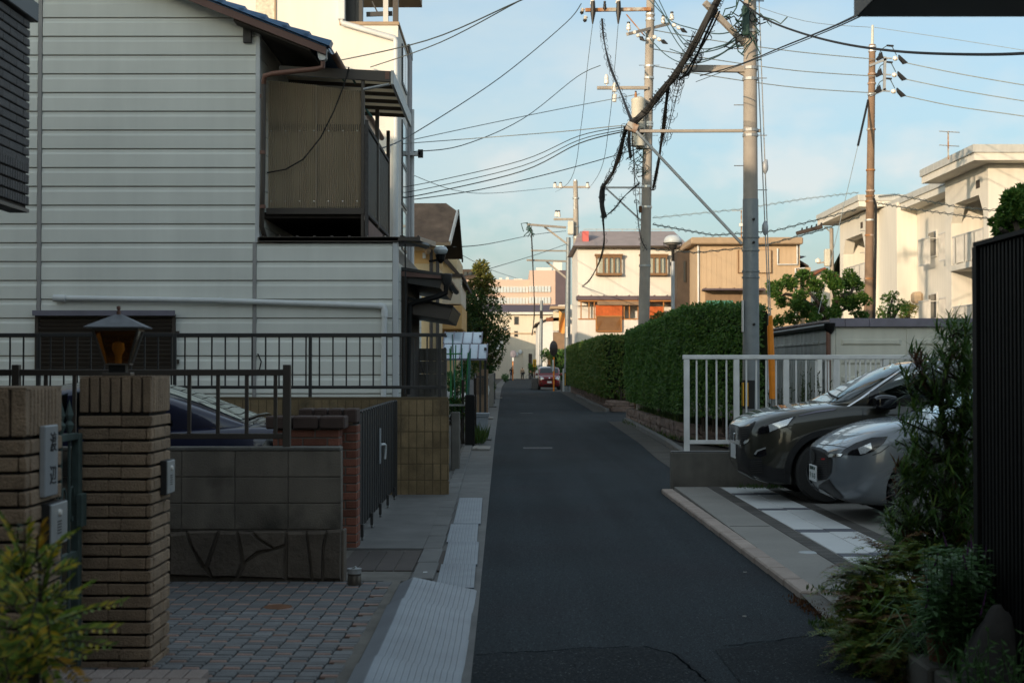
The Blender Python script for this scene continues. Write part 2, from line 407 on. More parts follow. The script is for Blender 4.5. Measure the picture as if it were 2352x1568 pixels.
A['head_lamp'] = M('head_lamp', (.65, .68, .70), .08, .4, var=.3, vs=60, spec=.8)
A['lamp_glass'] = glassmat('lamp_glass', (.55, .58, .6), rough=.02)
A['car_glass'] = glassmat('car_glass', (.20, .26, .25), (.95, 1, 1), rough=.02)
A['plate'] = M('plate', (.66, .68, .68), .45, var=.05)
A['plate_ink'] = M('plate_ink', (.02, .06, .04), .6)
A['ink'] = M('ink', (.02, .02, .022), .7)
A['red_paint'] = M('red_paint', (.45, .01, .015), .5)
A['terracotta'] = M('terracotta', (.20, .075, .04), .85, var=.2, vs=8)
A['bin_grey'] = M('bin_grey', (.30, .33, .36), .6, var=.06)
A['green_pole'] = M('green_pole', (.02, .20, .045), .45, var=.1)
A['teal_pole'] = M('teal_pole', (.06, .16, .14), .5)
A['skin'] = M('skin', (.42, .26, .18), .6)
A['hair'] = M('hair', (.015, .012, .01), .6)
A['cloth_dark'] = M('cloth_dark', (.016, .018, .022), .9)
A['cloth_blue'] = M('cloth_blue', (.04, .06, .10), .9)
A['cloth_beige'] = M('cloth_beige', (.30, .23, .16), .9)
A['cloth_purple'] = M('cloth_purple', (.09, .03, .10), .9)
A['paint_white'] = M('paint_white', (.11, .113, .115), .8, var=.5, vs=30)
A['shed_wall'] = M('shed_wall', (.60, .60, .53), .6, var=.06, streak=.12)
A['shed_grey'] = M('shed_grey', (.46, .48, .47), .6, var=.1, streak=.3)
A['shed_fascia'] = M('shed_fascia', (.17, .16, .20), .55, var=.18, vs=4)
A['trunk'] = M('trunk', (.055, .043, .032), .95, var=.3, vs=20, bump=.8, bs=40)
A['hedge'] = leafmat('hedge', (.066, .165, .030), (.14, .235, .045), rough=.34)
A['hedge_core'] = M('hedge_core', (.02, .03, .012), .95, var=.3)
A['hedge2'] = leafmat('hedge2', (.085, .165, .032), (.20, .215, .05), rough=.42)
A['tree_leaf'] = leafmat('tree_leaf', (.060, .15, .024), (.13, .20, .034))
A['tree_yellow'] = leafmat('tree_yellow', (.12, .14, .03), (.26, .20, .04))
A['tree_dark'] = leafmat('tree_dark', (.040, .10, .025), (.14, .17, .035))
A['needle'] = leafmat('needle', (.080, .170, .034), (.17, .24, .045), rough=.45)
A['needle_brown'] = leafmat('needle_brown', (.10, .045, .02), (.14, .06, .025))
A['fern'] = leafmat('fern', (.11, .195, .03), (.25, .22, .035))
A['fern_brown'] = leafmat('fern_brown', (.16, .075, .03), (.19, .12, .03))
A['herb'] = leafmat('herb', (.085, .19, .06), (.13, .25, .085))
A['grass'] = leafmat('grass', (.055, .11, .025), (.11, .13, .03))
A['yellow_leaf'] = leafmat('yellow_leaf', (.42, .25, .025), (.62, .30, .02), hue=.5)
A['pink_flower'] = leafmat('pink_flower', (.40, .03, .18), (.5, .06, .25))
A['weed_stem'] = leafmat('weed_stem', (.05, .08, .03), (.07, .06, .03))
A['hill'] = M('hill', (.045, .075, .05), .95, var=.2, vs=.01)
A['blue_tank'] = M('blue_tank', (.10, .14, .20), .5)
A['can'] = M('can', (.10, .085, .07), .4, .5, var=.2, vs=30)
A['far_white'] = M('far_white', (.66, .65, .62), .8, var=.05)
A['green_awning'] = M('green_awning', (.05, .20, .16), .7, var=.2, vs=8)
A['ceramic_plate'] = M('ceramic_plate', (.36, .37, .38), .3, var=.06, streak=.1)
# ================================================================ GROUND, ROAD, PAVEMENTS
def lerp_tab(tab, y):
 for (a, b), (c, d) in zip(tab, tab[1:]):
  if a <= y <= c: return b + (d - b) * (y - a) / (c - a)
 return tab[0][1] if y < tab[0][0] else tab[-1][1]
ROAD_L = [(-60, .1), (0, -.2), (9, -.25), (30, -.4), (60, -.58), (116, -.9), (200, -.75), (212, -.7)]
ROAD_R = [(-60, 2.3), (0, 2.1), (10, 2.02), (18.6, 1.93), (19.4, 2.75), (25, 2.8), (30, 2.95), (45, 3.15), (60, 3.25), (96, 3.45), (97, 3.4), (103, 2.0), (120, 1.95), (200, 3.3), (212, 3.4)]
def strip(left, right, ys, z, name, mat, kind='structure'):
 m = MB()
 for a, b in zip(ys, ys[1:]):
  m.poly((left(a), a, z), (right(a), a, z), (right(b), b, z), (left(b), b, z))
 o = m.build(name, mat)
 bm = bmesh.new(); bm.from_mesh(o.data); bmesh.ops.remove_doubles(bm, verts=bm.verts, dist=1e-4); bm.to_mesh(o.data); bm.free()
 if kind: tag(o, kind=kind)
 return o
g = MB().poly((-4000, -2000, -.06), (4000, -2000, -.06), (4000, 6000, -.06), (-4000, 6000, -.06)).build('ground', A['dirt']); tag(g, kind='structure')
# local ground a little above the far sheet
A['lot'] = M('lot', (.075, .07, .062), .95, var=.3, vs=1.5, bump=.5, bs=60, fine=.3)
lg = MB().poly((-40, -60, -.03), (40, -60, -.03), (40, 215, -.03), (-40, 215, -.03)).build('lot_ground', A['lot']); tag(lg, kind='structure')
ys = [-60, -30, 0, 5, 9, 12, 15, 18.6, 19.4, 22, 25, 30, 36, 45, 52, 60, 75, 96, 97, 103, 110, 116, 120, 150, 175, 200, 212]
road = strip(lambda y: lerp_tab(ROAD_L, y), lambda y: lerp_tab(ROAD_R, y), ys, 0, 'road', A['asphalt'])
# side lane between the two hedges
MB().poly((3.1, 42.6, .004), (14, 42.8, .004), (14, 52.0, .004), (3.15, 51.8, .004)).build('side_lane', A['asphalt'], road)
# repaired strips in the asphalt
for (pts) in [[(1090, 1500), (1480, 1482), (1560, 1500), (1640, 1568), (1075, 1568)], [(1640, 1490), (1935, 1452), (1990, 1568), (1700, 1568)]]:
 vs = []
 for (x, y) in pts:
  Y = EYE * FPX / (y - 845); vs.append((X(x, Y), Y, .004))
 MB().poly(*vs).build('asphalt_repair', A['asphalt_patch'], road)
# cracks
A['tar'] = M('tar', (.007, .008, .009), 1.0, spec=0, var=.2)
random.seed(3)
for pts in [[(1480, 1482), (1545, 1500), (1600, 1545), (1625, 1568)], [(1090, 1502), (1250, 1492), (1480, 1480)], [(1660, 1482), (1800, 1466), (1925, 1450)], [(1140, 1092), (1300, 1085), (1420, 1090)]]:
 P_ = []
 for (x, y), (x2, y2) in zip(pts, pts[1:]):
  for k in range(7):
   t = k / 7; yy_ = y + (y2 - y) * t; Y = EYE * FPX / (yy_ - 845); P_.append(Vector((X(x + (x2 - x) * t, Y) + random.uniform(-.012, .012), Y + random.uniform(-.02, .02), .005)))
 m = MB()
 for a, b in zip(P_, P_[1:]):
  d = (b - a).normalized(); s = Vector((d.y, -d.x, 0)) * random.uniform(.003, .008); m.poly(a - s, b - s, b + s, a + s)
 m.build('crack', A['tar'], road)
# worn painted dash
for (x0, x1, y0, y1) in [(1202, 1270, 1023, 1030), (1195, 1225, 947, 949)]:
 ya, yb = EYE * FPX / (y1 - 845), EYE * FPX / (y0 - 845)
 m = MB()
 n = 9
 for i in range(n):
  for j in range(1):
   xa = X(x0 + (x1 - x0) * i / n, ya); xb = X(x0 + (x1 - x0) * (i + .9) / n, ya)
   a = ya + (yb - ya) * j / 3; b = ya + (yb - ya) * .45
   m.poly((xa, a, .005), (xb, a, .005), (xb, b, .005), (xa, b, .005))
 m.build('painted_marking', A['paint_white'], road)
# left concrete gutter strip
gut = strip(lambda y: lerp_tab(ROAD_L, y) - .62, lambda y: lerp_tab(ROAD_L, y) + .03, [4, 9, 14, 20, 30, 45, 60, 90, 120, 160, 205], .006, 'gutter', A['concrete'])
MB().box(-.56, -.50, 10.4, 17.3, -.02, .012).build('drain_slot', A['rust'], gut)
# right gutter in front of the hedge walls
gr = strip(lambda y: lerp_tab(ROAD_R, y) - .25, lambda y: lerp_tab(ROAD_R, y) + .35, [19.4, 25, 30, 36, 42.6], .006, 'gutter', A['lot'])
gr2 = strip(lambda y: lerp_tab(ROAD_R, y) - .22, lambda y: lerp_tab(ROAD_R, y) + .4, [51.8, 60, 75, 96], .006, 'gutter', A['lot'])
def gutter_kerb(parent, y0, y1):
 y = y0
 while y < y1:
  L = min(1.2, y1 - y)
  xa = lerp_tab(ROAD_R, y) + .22; xb = lerp_tab(ROAD_R, y + L) + .22
  m = MB(); m.add([(xa, y, 0), (xa + .13, y, 0), (xb + .13, y + L - .03, 0), (xb, y + L - .03, 0), (xa, y, .12), (xa + .13, y, .12), (xb + .13, y + L - .03, .12), (xb, y + L - .03, .12)],
      [(0,3,2,1),(4,5,6,7),(0,1,5,4),(1,2,6,5),(2,3,7,6),(3,0,4,7)])
  m.build('kerb_stone', A['concrete'], parent, bevel=.012); y += L
gutter_kerb(gr, 20, 42.4); gutter_kerb(gr2, 52, 80)
# ---- parking apron on the right
apron = MB().box(2.12, 9.0, 9.4, 18.62, -.05, .05).build('parking_apron', A['aggregate']); tag(apron, kind='structure')
y = 9.9
while y < 18.3:
 xk = lerp_tab(ROAD_R, y)
 MB().box(xk - .02, xk + .13, y, y + .592, -.02, .052).build('kerb_stone', A['kerb'], apron, bevel=.012); y += .6
MB().add([(1.95, 8.0, 0), (2.6, 8.0, .02), (2.6, 9.38, .05), (2.0, 9.88, .04)], [(0, 1, 2, 3)]).build('concrete_lip', A['concrete_dark'], apron)
rows = [(18.4, 17.62), (17.32, 15.72), (15.47, 13.68), (13.40, 11.92), (11.68, 10.2)]
for (c0, c1) in [(2.71, 2.985), (2.995, 3.27)]:
 off = .06 if c0 > 2.9 else 0
 for i, (ya, yb) in enumerate(rows):
  MB().box(c0, c1, yb + off, ya + off, .03, .058).build('white_slab', A['white_tile'], apron, bevel=.004)
  if i + 1 < len(rows): MB().box(c0, c1, rows[i + 1][0] + .012 + off, yb - .012 + off, .03, .0565).build('dark_slab', A['dark_band'], apron, bevel=.004)
for c0 in (2.55, 3.285):
 y = 10.2
 pm = boxmesh('dark_paver', A['dark_paver'], .145, .19, .03, .006)
 while y < 18.5:
  piece('dark_paver', pm, (c0 + .073, y + .1, .042), apron); y += .2
MB().box(2.14, 2.53, 13.99, 14.005, .04, .0525).build('expansion_joint', A['joint'], apron)
MB().lathe([(0, .054), (.085, .054), (.09, .05), (.09, .03)], (2.5, 12.0, 0), 20).build('drain_cover', A['galv'], apron, smooth=True)
# ---- left block paving
drive = MB().box(-4.6, -.815, 4.3, 10.62, -.05, .018).build('driveway', A['joint']); tag(drive, kind='structure')
PW, PD = .215, .183
pieces = {}
def pm_(key, mat, sx, sy):
 if key not in pieces: pieces[key] = boxmesh(key, mat, sx, sy, .03, .006)
 return pieces[key]
def in_view(x, y): return 1176 + x * S(y) > 330 and y > 6.3
cells = []
r = 0; yy = 5.2
while yy < 10.45:
 off = (r % 2) * PW / 2
 k = -10
 while True:
  x0 = -2.6 + off + (k + 10) * PW
  if x0 > -.82 - PW * .5: break
  cells.append((x0, yy)); k += 1
 r += 1; yy += PD
cells.sort(key=lambda c: (not in_view(c[0] + .1, c[1]), c[1]))
hid = MB(); hidp = MB(); count = 0
MB().box(-.95, -.8235, 4.3, 10.6, -.02, .026).build('edge_mortar', A['concrete_dark'], drive)
SPEC = [('paver_long', 'paver_grey', .205, .058, .1075, .031), ('paver_square', 'paver_grey', .104, .112, .160, .123), ('paver_pink', 'paver_pink', .092, .052, .052, .093), ('paver_small', 'paver_grey', .092, .052, .052, .151)]
for (x0, y0) in cells:
 for (nm, mt, sx, sy, cx, cy) in SPEC:
  px, py = x0 + cx, y0 + cy
  if px + sx / 2 > -.83: continue
  if in_view(px, py) and count < 300:
   piece('paver', pm_(nm, A[mt], sx, sy), (px, py, .016 + random.uniform(-.002, .002)), drive, rot=(random.uniform(-.006, .006), random.uniform(-.006, .006), random.uniform(-.015, .015))); count += 1
  else:
   (hidp if 'pink' in nm else hid).box(px - sx/2, px + sx/2, py - sy/2, py + sy/2, .0, .030)
tag(hid.build('pavers_beyond', A['paver_grey'], drive), kind='stuff'); tag(hidp.build('pink_pavers_beyond', A['paver_pink'], drive), kind='stuff')
md = MB().lathe([(0, .033), (.09, .033), (.1, .028)], (X(640, 9.4), 9.4, 0), 18); md.build('drain_cover', A['rust'], drive)
# dark tiles, concrete pad and edging before the folding gate
pad = MB().box(-1.9, -.78, 12.45, 17.7, -.05, .03).build('concrete_pad', A['concrete']); tag(pad, kind='structure')
tiles = MB().box(-1.9, -.78, 10.62, 12.44, -.05, .012).build('entrance_floor', A['concrete_dark']); tag(tiles, kind='structure')
tm = boxmesh('floor_tile', A['brown_tile'], .142, 1.2, .02, .004)
for i in range(6): piece('floor_tile', tm, (-1.30 + i * .15, 11.75, .012), tiles)
y = 10.65
em = boxmesh('edging_stone', A['concrete'], .17, .88, .04, .008)
while y < 32:
 piece('edging_stone', em, (-.675 - .012 * (y - 10.6), y + .45, .012), pad); y += .9
# ---- steel plates over the drain
def ramp_plate(y0, L, tilt, label):
 m = MB()
 prof = [(-.822, .022), (-.806, .055), (-.716, .098), (-.705, .101)]
 n = 14
 for i in range(n + 1):
  t = i / n; x = -.70 + t * .43
  z = .100 - .088 * t
  prof += [(x - .004, z), (x, z - .0016), (x + .004, z)] if 0 < i < n else [(x, z)]
 prof += [(-.255, .004)]
 for a, b in zip(prof, prof[1:]):
  m.poly((a[0], y0, a[1] + .0), (b[0], y0, b[1]), (b[0] + tilt, y0 + L, b[1] + .008), (a[0] + tilt, y0 + L, a[1] + .008))
 m.prism([(-.822, .0), (-.806, .050), (-.716, .093), (-.705, .096), (-.26, .006), (-.255, 0)], 'y', y0 + .002, y0 + .008)
 o = m.build('ramp_plate', A['steel_plate'])
 return tag(o, label, 'ramp plate', 'ridged steel ramp plates by the block paving')
MB().prism([(-.80, 0), (-.80, .035), (-.716, .078), (-.28, -.012), (-.28, -.02)], 'y', 6.5, 10.18).build('plate_bed', A['joint'], gut)
rl = ['ridged steel ramp plate touching the flat plates, farthest of its row', 'ridged steel ramp plate, second in the row counting from the flat plates', 'ridged steel ramp plate dotted with dirt, third in the row from the flat plates', 'ridged steel ramp plate cut by the picture\'s bottom edge', 'ridged steel ramp plate nearest the viewer, below the frame']
for i, (y0, t) in enumerate([(9.29, .004), (8.37, -.006), (7.45, .003), (6.53, -.004)]): ramp_plate(y0, .898, t, rl[i])
def flat_plate(y0, y1, xo, label, z=.03):
 m = MB(); n = 9; w = .275
 x0 = -.545 + xo
 def xx(y): return x0 - .0145 * (y - 10)
 prof = []
 for i in range(n + 1):
  x = i / n * w
  prof += [(x - .004, z), (x, z - .002), (x + .004, z)] if 0 < i < n else [(x, z - .012), (x, z)] if i == 0 else [(x, z), (x, z - .012)]
 for a, b in zip(prof, prof[1:]):
  m.poly((xx(y0) + a[0], y0, a[1]), (xx(y0) + b[0], y0, b[1]), (xx(y1) + b[0], y1, b[1] + .003), (xx(y1) + a[0], y1, a[1] + .003))
 m.add([(xx(y0), y0, z - .02), (xx(y0) + w, y0, z - .02), (xx(y0) + w, y0, z), (xx(y0), y0, z)], [(0, 1, 2, 3)])
 return tag(m.build('drain_plate', A['steel_plate']), label, 'drain plate', 'flat steel plates over the roadside drain')
fl = ['flat steel drain plate butting against the ridged ramp plates', 'second flat steel drain plate up from the ramp plates', 'third flat steel drain plate up from the ramp plates', 'farthest flat steel drain plate of the row, before the folding gate']
for i, (a, b, o) in enumerate([(10.22, 11.42, 0), (11.44, 12.88, .012), (12.9, 14.36, -.006), (14.42, 17.25, .016)]): flat_plate(a, b, o, fl[i])
far_lab = ['pale bent drain cover beside the grey bin', 'drain cover lying just beyond the grey bin', 'dark drain cover by the brick gatepost', 'drain cover in front of the white meter box', 'farthest drain cover down the left roadside']
for i, (x, y, w) in enumerate([(1112, 1032, .34), (1116, 1010, .36), (1118, 962, .5), (1127, 935, .6), (1140, 915, .7)]):
 Y = EYE * FPX / (y - 845)
 m = MB().box(X(x, Y) - w / 2 - .05, X(x, Y) + w / 2 - .05, Y - .45, Y + .45, .012, .05)
 m.box(X(x, Y) - w / 2, X(x, Y) - w / 2 + .05, Y - .46, Y + .46, .0501, .06)
 o = m.build('drain_cover', A['concrete_pale'] if i % 2 == 0 else A['concrete'], bevel=.01); tag(o, far_lab[i], 'drain cover', 'drain covers down the left roadside')
# ================================================================ LEFT FOREGROUND
def brick_pillar(name, label, x0, x1, y0, y1, h, nf, ns):
 """split-faced brick gate pillar: courses of separate bricks, soldier course on top"""
 t = thing(name, label, 'gate pillar', ((x0 + x1) / 2, (y0 + y1) / 2, 0), 'brick gate pillars')
 MB().box(x0 + .022, x1 - .022, y0 + .022, y1 - .022, -.02, h - .01).build('core', A['mortar_dark'], t)
 course = .068; bt = .0555; top = h - .20
 n = int(top / course)
 w = x1 - x0; d = y1 - y0; th = .05
 cache = {}
 def bm_(sx, sy, sz):
  k = (round(sx, 3), round(sy, 3), round(sz, 3))
  if k not in cache: cache[k] = boxmesh('brick', A['brick_tan'], sx, sy, sz, .005, .0022)
  return cache[k]
 for i in range(n + 1):
  z = top - (i + .5) * course
  if z < -.02: break
  cuts = [0, .155 * w / .38, .31 * w / .38 + .04, w] if i % 2 else [0, .22 * w / .38, w]
  for a, b in zip(cuts, cuts[1:]):
   piece('brick', bm_(b - a - .003, th, bt), (x0 + (a + b) / 2, y0 + th / 2 + random.uniform(-.002, .002), z), t)
   piece('brick', bm_(b - a - .003, th, bt), (x0 + (a + b) / 2, y1 - th / 2, z), t)
  sc = [th, d * .5, d - th] if i % 2 == 0 else [th, d * .66, d - th]
  for a, b in zip(sc, sc[1:]):
   piece('brick', bm_(th, b - a - .003, bt), (x1 - th / 2 + random.uniform(-.002, .002), y0 + (a + b) / 2, z), t)
 sw = w / nf
 for j in range(nf):
  for yy_ in (y0 + th / 2, y1 - th / 2):
   piece('brick', bm_(sw - .010, th, .185), (x0 + (j + .5) * sw, yy_, h - .0975), t)
 sd = (d - 2 * th) / ns
 for j in range(ns):
  piece('brick', bm_(th, sd - .007, .185), (x1 - th / 2, y0 + th + (j + .5) * sd, h - .0975), t)
  piece('brick', bm_(th, sd - .007, .185), (x0 + th / 2, y0 + th + (j + .5) * sd, h - .0975), t)
 MB().box(x0 + .003, x1 - .003, y0 + .003, y1 - .003, h - .006, h + .004).build('pillar_top', A['brick_tan'], t)
 return t
brick_pillar('gate_pillar', 'tan split-brick gate pillar with a lantern on top', -2.285, -1.897, 7.50, 7.91, 1.555, 7, 7)
brick_pillar('gate_pillar', 'tan split-brick gate pillar at the left edge carrying a white nameplate', -2.32, -1.916, 5.62, 6.07, 1.52, 6, 8)
# lantern
cx, cy, bz = X(272, 7.7), 7.70, 1.559
A['lantern_roof'] = M('lantern_roof', (.20, .21, .225), .55, .2, var=.15, vs=20, streak=.2)
lt = thing('lantern', 'square amber-glass lantern with pale pyramid roof on the brick pillar', 'lantern', (cx, cy, bz))
def sq(m, c, h0, r0, h1, r1, rot=.12):
 vs = []
 for h, r in ((h0, r0), (h1, r1)):
  for k in range(4):
   a = math.pi / 4 + k * math.pi / 2 + rot
   vs.append((c[0] + r * 1.414 * math.cos(a), c[1] + r * 1.414 * math.sin(a), h))
 return m.add(vs, [(0,3,2,1),(4,5,6,7),(0,1,5,4),(1,2,6,5),(2,3,7,6),(3,0,4,7)])
c2_ = (cx, cy)
sq(MB(), c2_, bz, .075, bz + .018, .075).build('base_plate', A['brown_metal'], lt, bevel=.003)
sq(MB(), c2_, bz + .018, .044, bz + .058, .044).build('neck', A['black_metal'], lt)
sq(MB(), c2_, bz + .058, .068, bz + .066, .068).build('tray', A['brown_metal'], lt)
gz0, gz1, gr0, gr1 = bz + .066, bz + .245, .062, .114
for k in range(4):
 a0 = math.pi/4 + k*math.pi/2 + .12; a1 = a0 + math.pi/2
 f = lambda a, r, z: (cx + r*1.414*math.cos(a), cy + r*1.414*math.sin(a), z)
 MB().poly(f(a0, gr0, gz0), f(a1, gr0, gz0), f(a1, gr1, gz1), f(a0, gr1, gz1)).build('glass_pane', A['amber_glass'], lt)
 MB().bar(f(a0, gr0 + .002, gz0), f(a0, gr1 + .002, gz1), .010, .010).build('corner_bar', A['brown_metal'], lt)
m = MB(); sq(m, c2_, gz1 - .004, .118, gz1 + .010, .118); m.build('rim', A['brown_metal'], lt)
m = MB(); sq(m, c2_, gz1 + .010, .157, gz1 + .016, .159); sq(m, c2_, gz1 + .016, .159, gz1 + .085, .018); m.build('roof', A['lantern_roof'], lt)
MB().lathe([(0, 0), (.012, 0), (.012, .02), (.006, .024), (.012, .034), (.010, .046), (0, .05)], (cx, cy, gz1 + .084), 10).build('finial', A['copper_pipe'], lt, smooth=True)
MB().lathe([(.018, gz0), (.018, gz0 + .04), (.02, gz0 + .045), (.035, gz0 + .075), (.03, gz0 + .11), (0, gz0 + .12)], (cx, cy, 0), 12).build('bulb', A['porcelain'], lt, smooth=True)
# nameplate
def text_mesh(s, size, mat, parent, loc, rot, name='lettering', extrude=.0015):
 cu = bpy.data.curves.new(name, 'FONT'); cu.body = s; cu.size = size; cu.extrude = extrude; cu.align_x = 'CENTER'; cu.align_y = 'CENTER'
 tmp = bpy.data.objects.new(name, cu); col.objects.link(tmp)
 dg = bpy.context.evaluated_depsgraph_get(); me = bpy.data.meshes.new_from_object(tmp.evaluated_get(dg))
 bpy.data.objects.remove(tmp); me.materials.clear(); me.materials.append(mat)
 o = bpy.data.objects.new(name, me); col.objects.link(o); o.rotation_euler = rot
 org = WLOC.get(parent.name, Vector((0, 0, 0))); o.location = Vector(loc) - org; o.parent = parent
 return o
np_ = thing('nameplate', 'tall white nameplate with dark characters on the left pillar', 'nameplate', (-1.905, 5.85, 1.06))
MB().box(-1.918, -1.893, 5.775, 5.94, 1.075, 1.365).build('plate', A['ceramic_plate'], np_, bevel=.004)
for s_, z_ in (('渡', 1.29), ('辺', 1.155)): text_mesh(s_, .085, A['ink'], np_, (-1.892, 5.875, z_), (R(90), 0, R(90)))
def intercom(label, y0, y1, z0, z1, xf):
 t = thing('intercom', label, 'intercom', (xf, (y0 + y1) / 2, z0), 'doorbell boxes on the gate pillars')
 MB().box(xf - .004, xf + .032, y0, y1, z0, z1).build('housing', A['plastic_black'], t, bevel=.003)
 MB().box(xf + .030, xf + .037, y0 + .012, y1 - .004, z0 + .006, z1 - .004).build('face_plate', A['galv'], t, bevel=.002)
 ym = (y0 + y1) / 2 + .004
 MB().lathe([(0, .012), (.012, .010), (.016, 0)], (xf + .037, ym, z1 - .045), 12, 'x').build('call_button', A['porcelain'], t, smooth=True)
 for k in range(5): MB().box(xf + .037, xf + .0385, ym - .025, ym + .025, z0 + .05 + k * .012, z0 + .055 + k * .012).build('speaker_slot', A['iron_black'], t)
 MB().box(xf + .037, xf + .0385, ym - .02, ym + .02, z0 + .018, z0 + .036).build('label_strip', A['ceramic_plate'], t)
intercom('small steel-faced doorbell box on the lantern pillar', 7.685, 7.865, .915, 1.10, -1.897)
intercom('small steel-faced doorbell box below the white nameplate', 5.80, 6.03, .865, 1.045, -1.916)
# wrought gate between the pillars
gt = thing('wrought_gate', 'verdigris wrought-iron gate with spear tips between the brick pillars', 'gate', (-2.27, 6.8, 0))
gx = -2.27
for a, b, z0, z1 in ((6.10, 6.15, .05, 1.26), (7.40, 7.46, .05, 1.26)): MB().box(gx - .02, gx + .02, a, b, z0, z1).build('stile', A['verdigris'], gt, bevel=.003)
for z in (.09, .62, 1.23): MB().box(gx - .018, gx + .018, 6.15, 7.40, z, z + .035).build('rail', A['verdigris'], gt, bevel=.003)
for i in range(9):
 y = 6.22 + i * .135
 MB().cyl((gx, y, .1), (gx, y, 1.28), .008, n=6).build('bar', A['verdigris'], gt)
 MB().lathe([(.008, 1.265), (.026, 1.31), (.010, 1.33), (.022, 1.36), (0, 1.44)], (gx, y, 0), 4).build('spear_tip', A['verdigris'], gt)
 m = MB()
 m.tube([(gx, y + .05 + .045 * math.cos(t_) * (1 - t_ / 9), .9 + .09 * math.sin(t_)) for t_ in [k * .5 for k in range(12)]], .006, 5)
 m.build('scroll', A['verdigris'], gt)
MB().box(gx + .02, gx + .05, 7.36, 7.44, .78, .95).build('lock_case', A['verdigris'], gt, bevel=.004)
# low brick border at the pillar foot
bd = thing('brick_border', 'low pale brick planter border at the foot of the lantern pillar', 'planter border', (-2.2, 6.9, 0))
MB().box(-2.9, -1.50, 6.0, 7.07, -.02, .078).build('bed', A['soil'], bd)
bm1 = boxmesh('brick', A['paver_pink'], .088, .20, .055, .006, .002); bm1.materials[0] = M('border_brick', (.30, .24, .21), .88, var=.2, rnd=.2, bump=.5, bs=120, fine=.3)
for i in range(15):
 piece('brick', bm1, (-2.86 + i * .094, 6.97, .085), bd); piece('brick', bm1, (-2.82 + i * .094, 6.765, .083), bd)
bm2 = boxmesh('brick', bm1.materials[0], .20, .088, .055, .006, .002)
for i in range(7): piece('brick', bm2, (-1.56, 6.62 - i * .094, .085), bd)
# ---- grey block wall on a stone base
gw = thing('block_wall', 'stained grey concrete block wall standing on a rough stone base', 'garden wall', (-3, 10.65, 0))
gy0, gy1 = 10.60, 10.74
MB().box(-5.2, -1.275, gy0 + .012, gy1, .39, .985).build('mortar_core', A['mortar'], gw)
cb = boxmesh('block', A['block_grey'], .392, .12, .190, .004)
for rr in range(3):
 z = .40 + .195 * rr + .0975
 x = -1.272
 while x > -5.0:
  piece('block', cb, (x - .196, gy0 + .06, z), gw); x -= .397
for i in range(3): MB().box(-1.27 - (i + 1) * 1.30, -1.27 - i * 1.30 - .006, gy0 - .006, gy1 + .006, .985, 1.012).build('cap_slab', A['concrete_dark'], gw, bevel=.006)
sb = MB().box(-5.2, -1.27, gy0 - .035, gy1, -.02, .385).build('stone_mortar', A['stone_base'], gw)
def uv2w(x, y): return (X(x, gy0), Z(y, gy0))
stones = [[(395,1222),(432,1218),(440,1245),(470,1300),(490,1322),(395,1318)], [(436,1217),(505,1216),(492,1255),(478,1296),(446,1248)], [(509,1216),(548,1217),(556,1250),(560,1290),(548,1322),(492,1323),(482,1300),(496,1255)],
   [(552,1217),(580,1219),(600,1236),(632,1256),(596,1262),(566,1286),(560,1250)], [(586,1217),(660,1217),(660,1246),(636,1254),(604,1234)], [(567,1290),(600,1266),(636,1258),(660,1252),(658,1326),(552,1322)],
   [(664,1217),(706,1217),(712,1260),(719,1329),(662,1327)], [(710,1217),(752,1216),(744,1250),(742,1330),(723,1329),(716,1262)], [(756,1214),(787,1212),(786,1330),(746,1330),(748,1250)]]
for pts in stones:
 P2 = [uv2w(*p) for p in pts]
 cxm = sum(p[0] for p in P2) / len(P2); czm = sum(p[1] for p in P2) / len(P2)
 out = []; inn = []
 for p in P2:
  out.append((cxm + (p[0] - cxm) * .992, gy0 - .045, czm + (p[1] - czm) * .992)); inn.append((cxm + (p[0] - cxm) * .88, gy0 - .066 - random.uniform(0, .014), czm + (p[1] - czm) * .88))
 back = [(p[0], gy0 - .02, p[2]) for p in out]
 n = len(P2); m = MB()
 m.add(back + out + inn, [tuple(range(2*n, 3*n))] + [(i, (i+1)%n, n+(i+1)%n, n+i) for i in range(n)] + [(n+i, n+(i+1)%n, 2*n+(i+1)%n, 2*n+i) for i in range(n)])
 m.build('base_stone', A['stone_base'], gw)
x = X(395, gy0)
while x > -5:
 MB().box(x - .34, x - .01, gy0 - .07, gy0 - .02, .0, .37).build('base_stone', A['stone_base'], gw, bevel=.03); x -= .35
MB().box(-1.268, -1.245, gy0 - .03, gy1, .0, .40).build('base_stone', A['stone_base'], gw, bevel=.008)
# brown fence on that wall
def bar_fence(name, label, Y, xa, xb, zt, zb, zpost, posts, pitch, bw, rail, mat, depth=.03, group=None, cat='fence', postw=.05, post_top=.0):
 t = thing(name, label, cat, ((xa + xb) / 2, Y, zpost), group)
 MB().box(xa, xb, Y - depth / 2 - .006, Y + depth / 2 + .006, zt - rail, zt).build('top_rail', mat, t, bevel=.004)
 MB().box(xa, xb, Y - depth / 2, Y + depth / 2, zb - rail * .45, zb + rail * .45).build('bottom_rail', mat, t, bevel=.004)
 for p in posts: MB().box(p - postw / 2, p + postw / 2, Y - postw / 2 - .012, Y + postw / 2 - .012, zpost, zt + post_top).build('post', mat, t, bevel=.004)
 me = boxmesh('baluster', mat, bw, bw, zt - rail - zb)
 x = xa + pitch * .5
 while x < xb - .01:
  if min([abs(x - p) for p in posts] + [9]) > postw * .6: piece('baluster', me, (x, Y, (zt - rail + zb) / 2), t)
  x += pitch
 return t
fy = 10.68
bar_fence('garden_fence', 'brown aluminium fence with widely spaced bars on the grey block wall', fy, -4.9, X(655, fy), Z(848, fy), Z(1001, fy), Z(1034, fy), [X(660, fy), X(39, fy)], .2155, .026, .047, A['brown_metal'], cat='fence', postw=.056, post_top=.035)
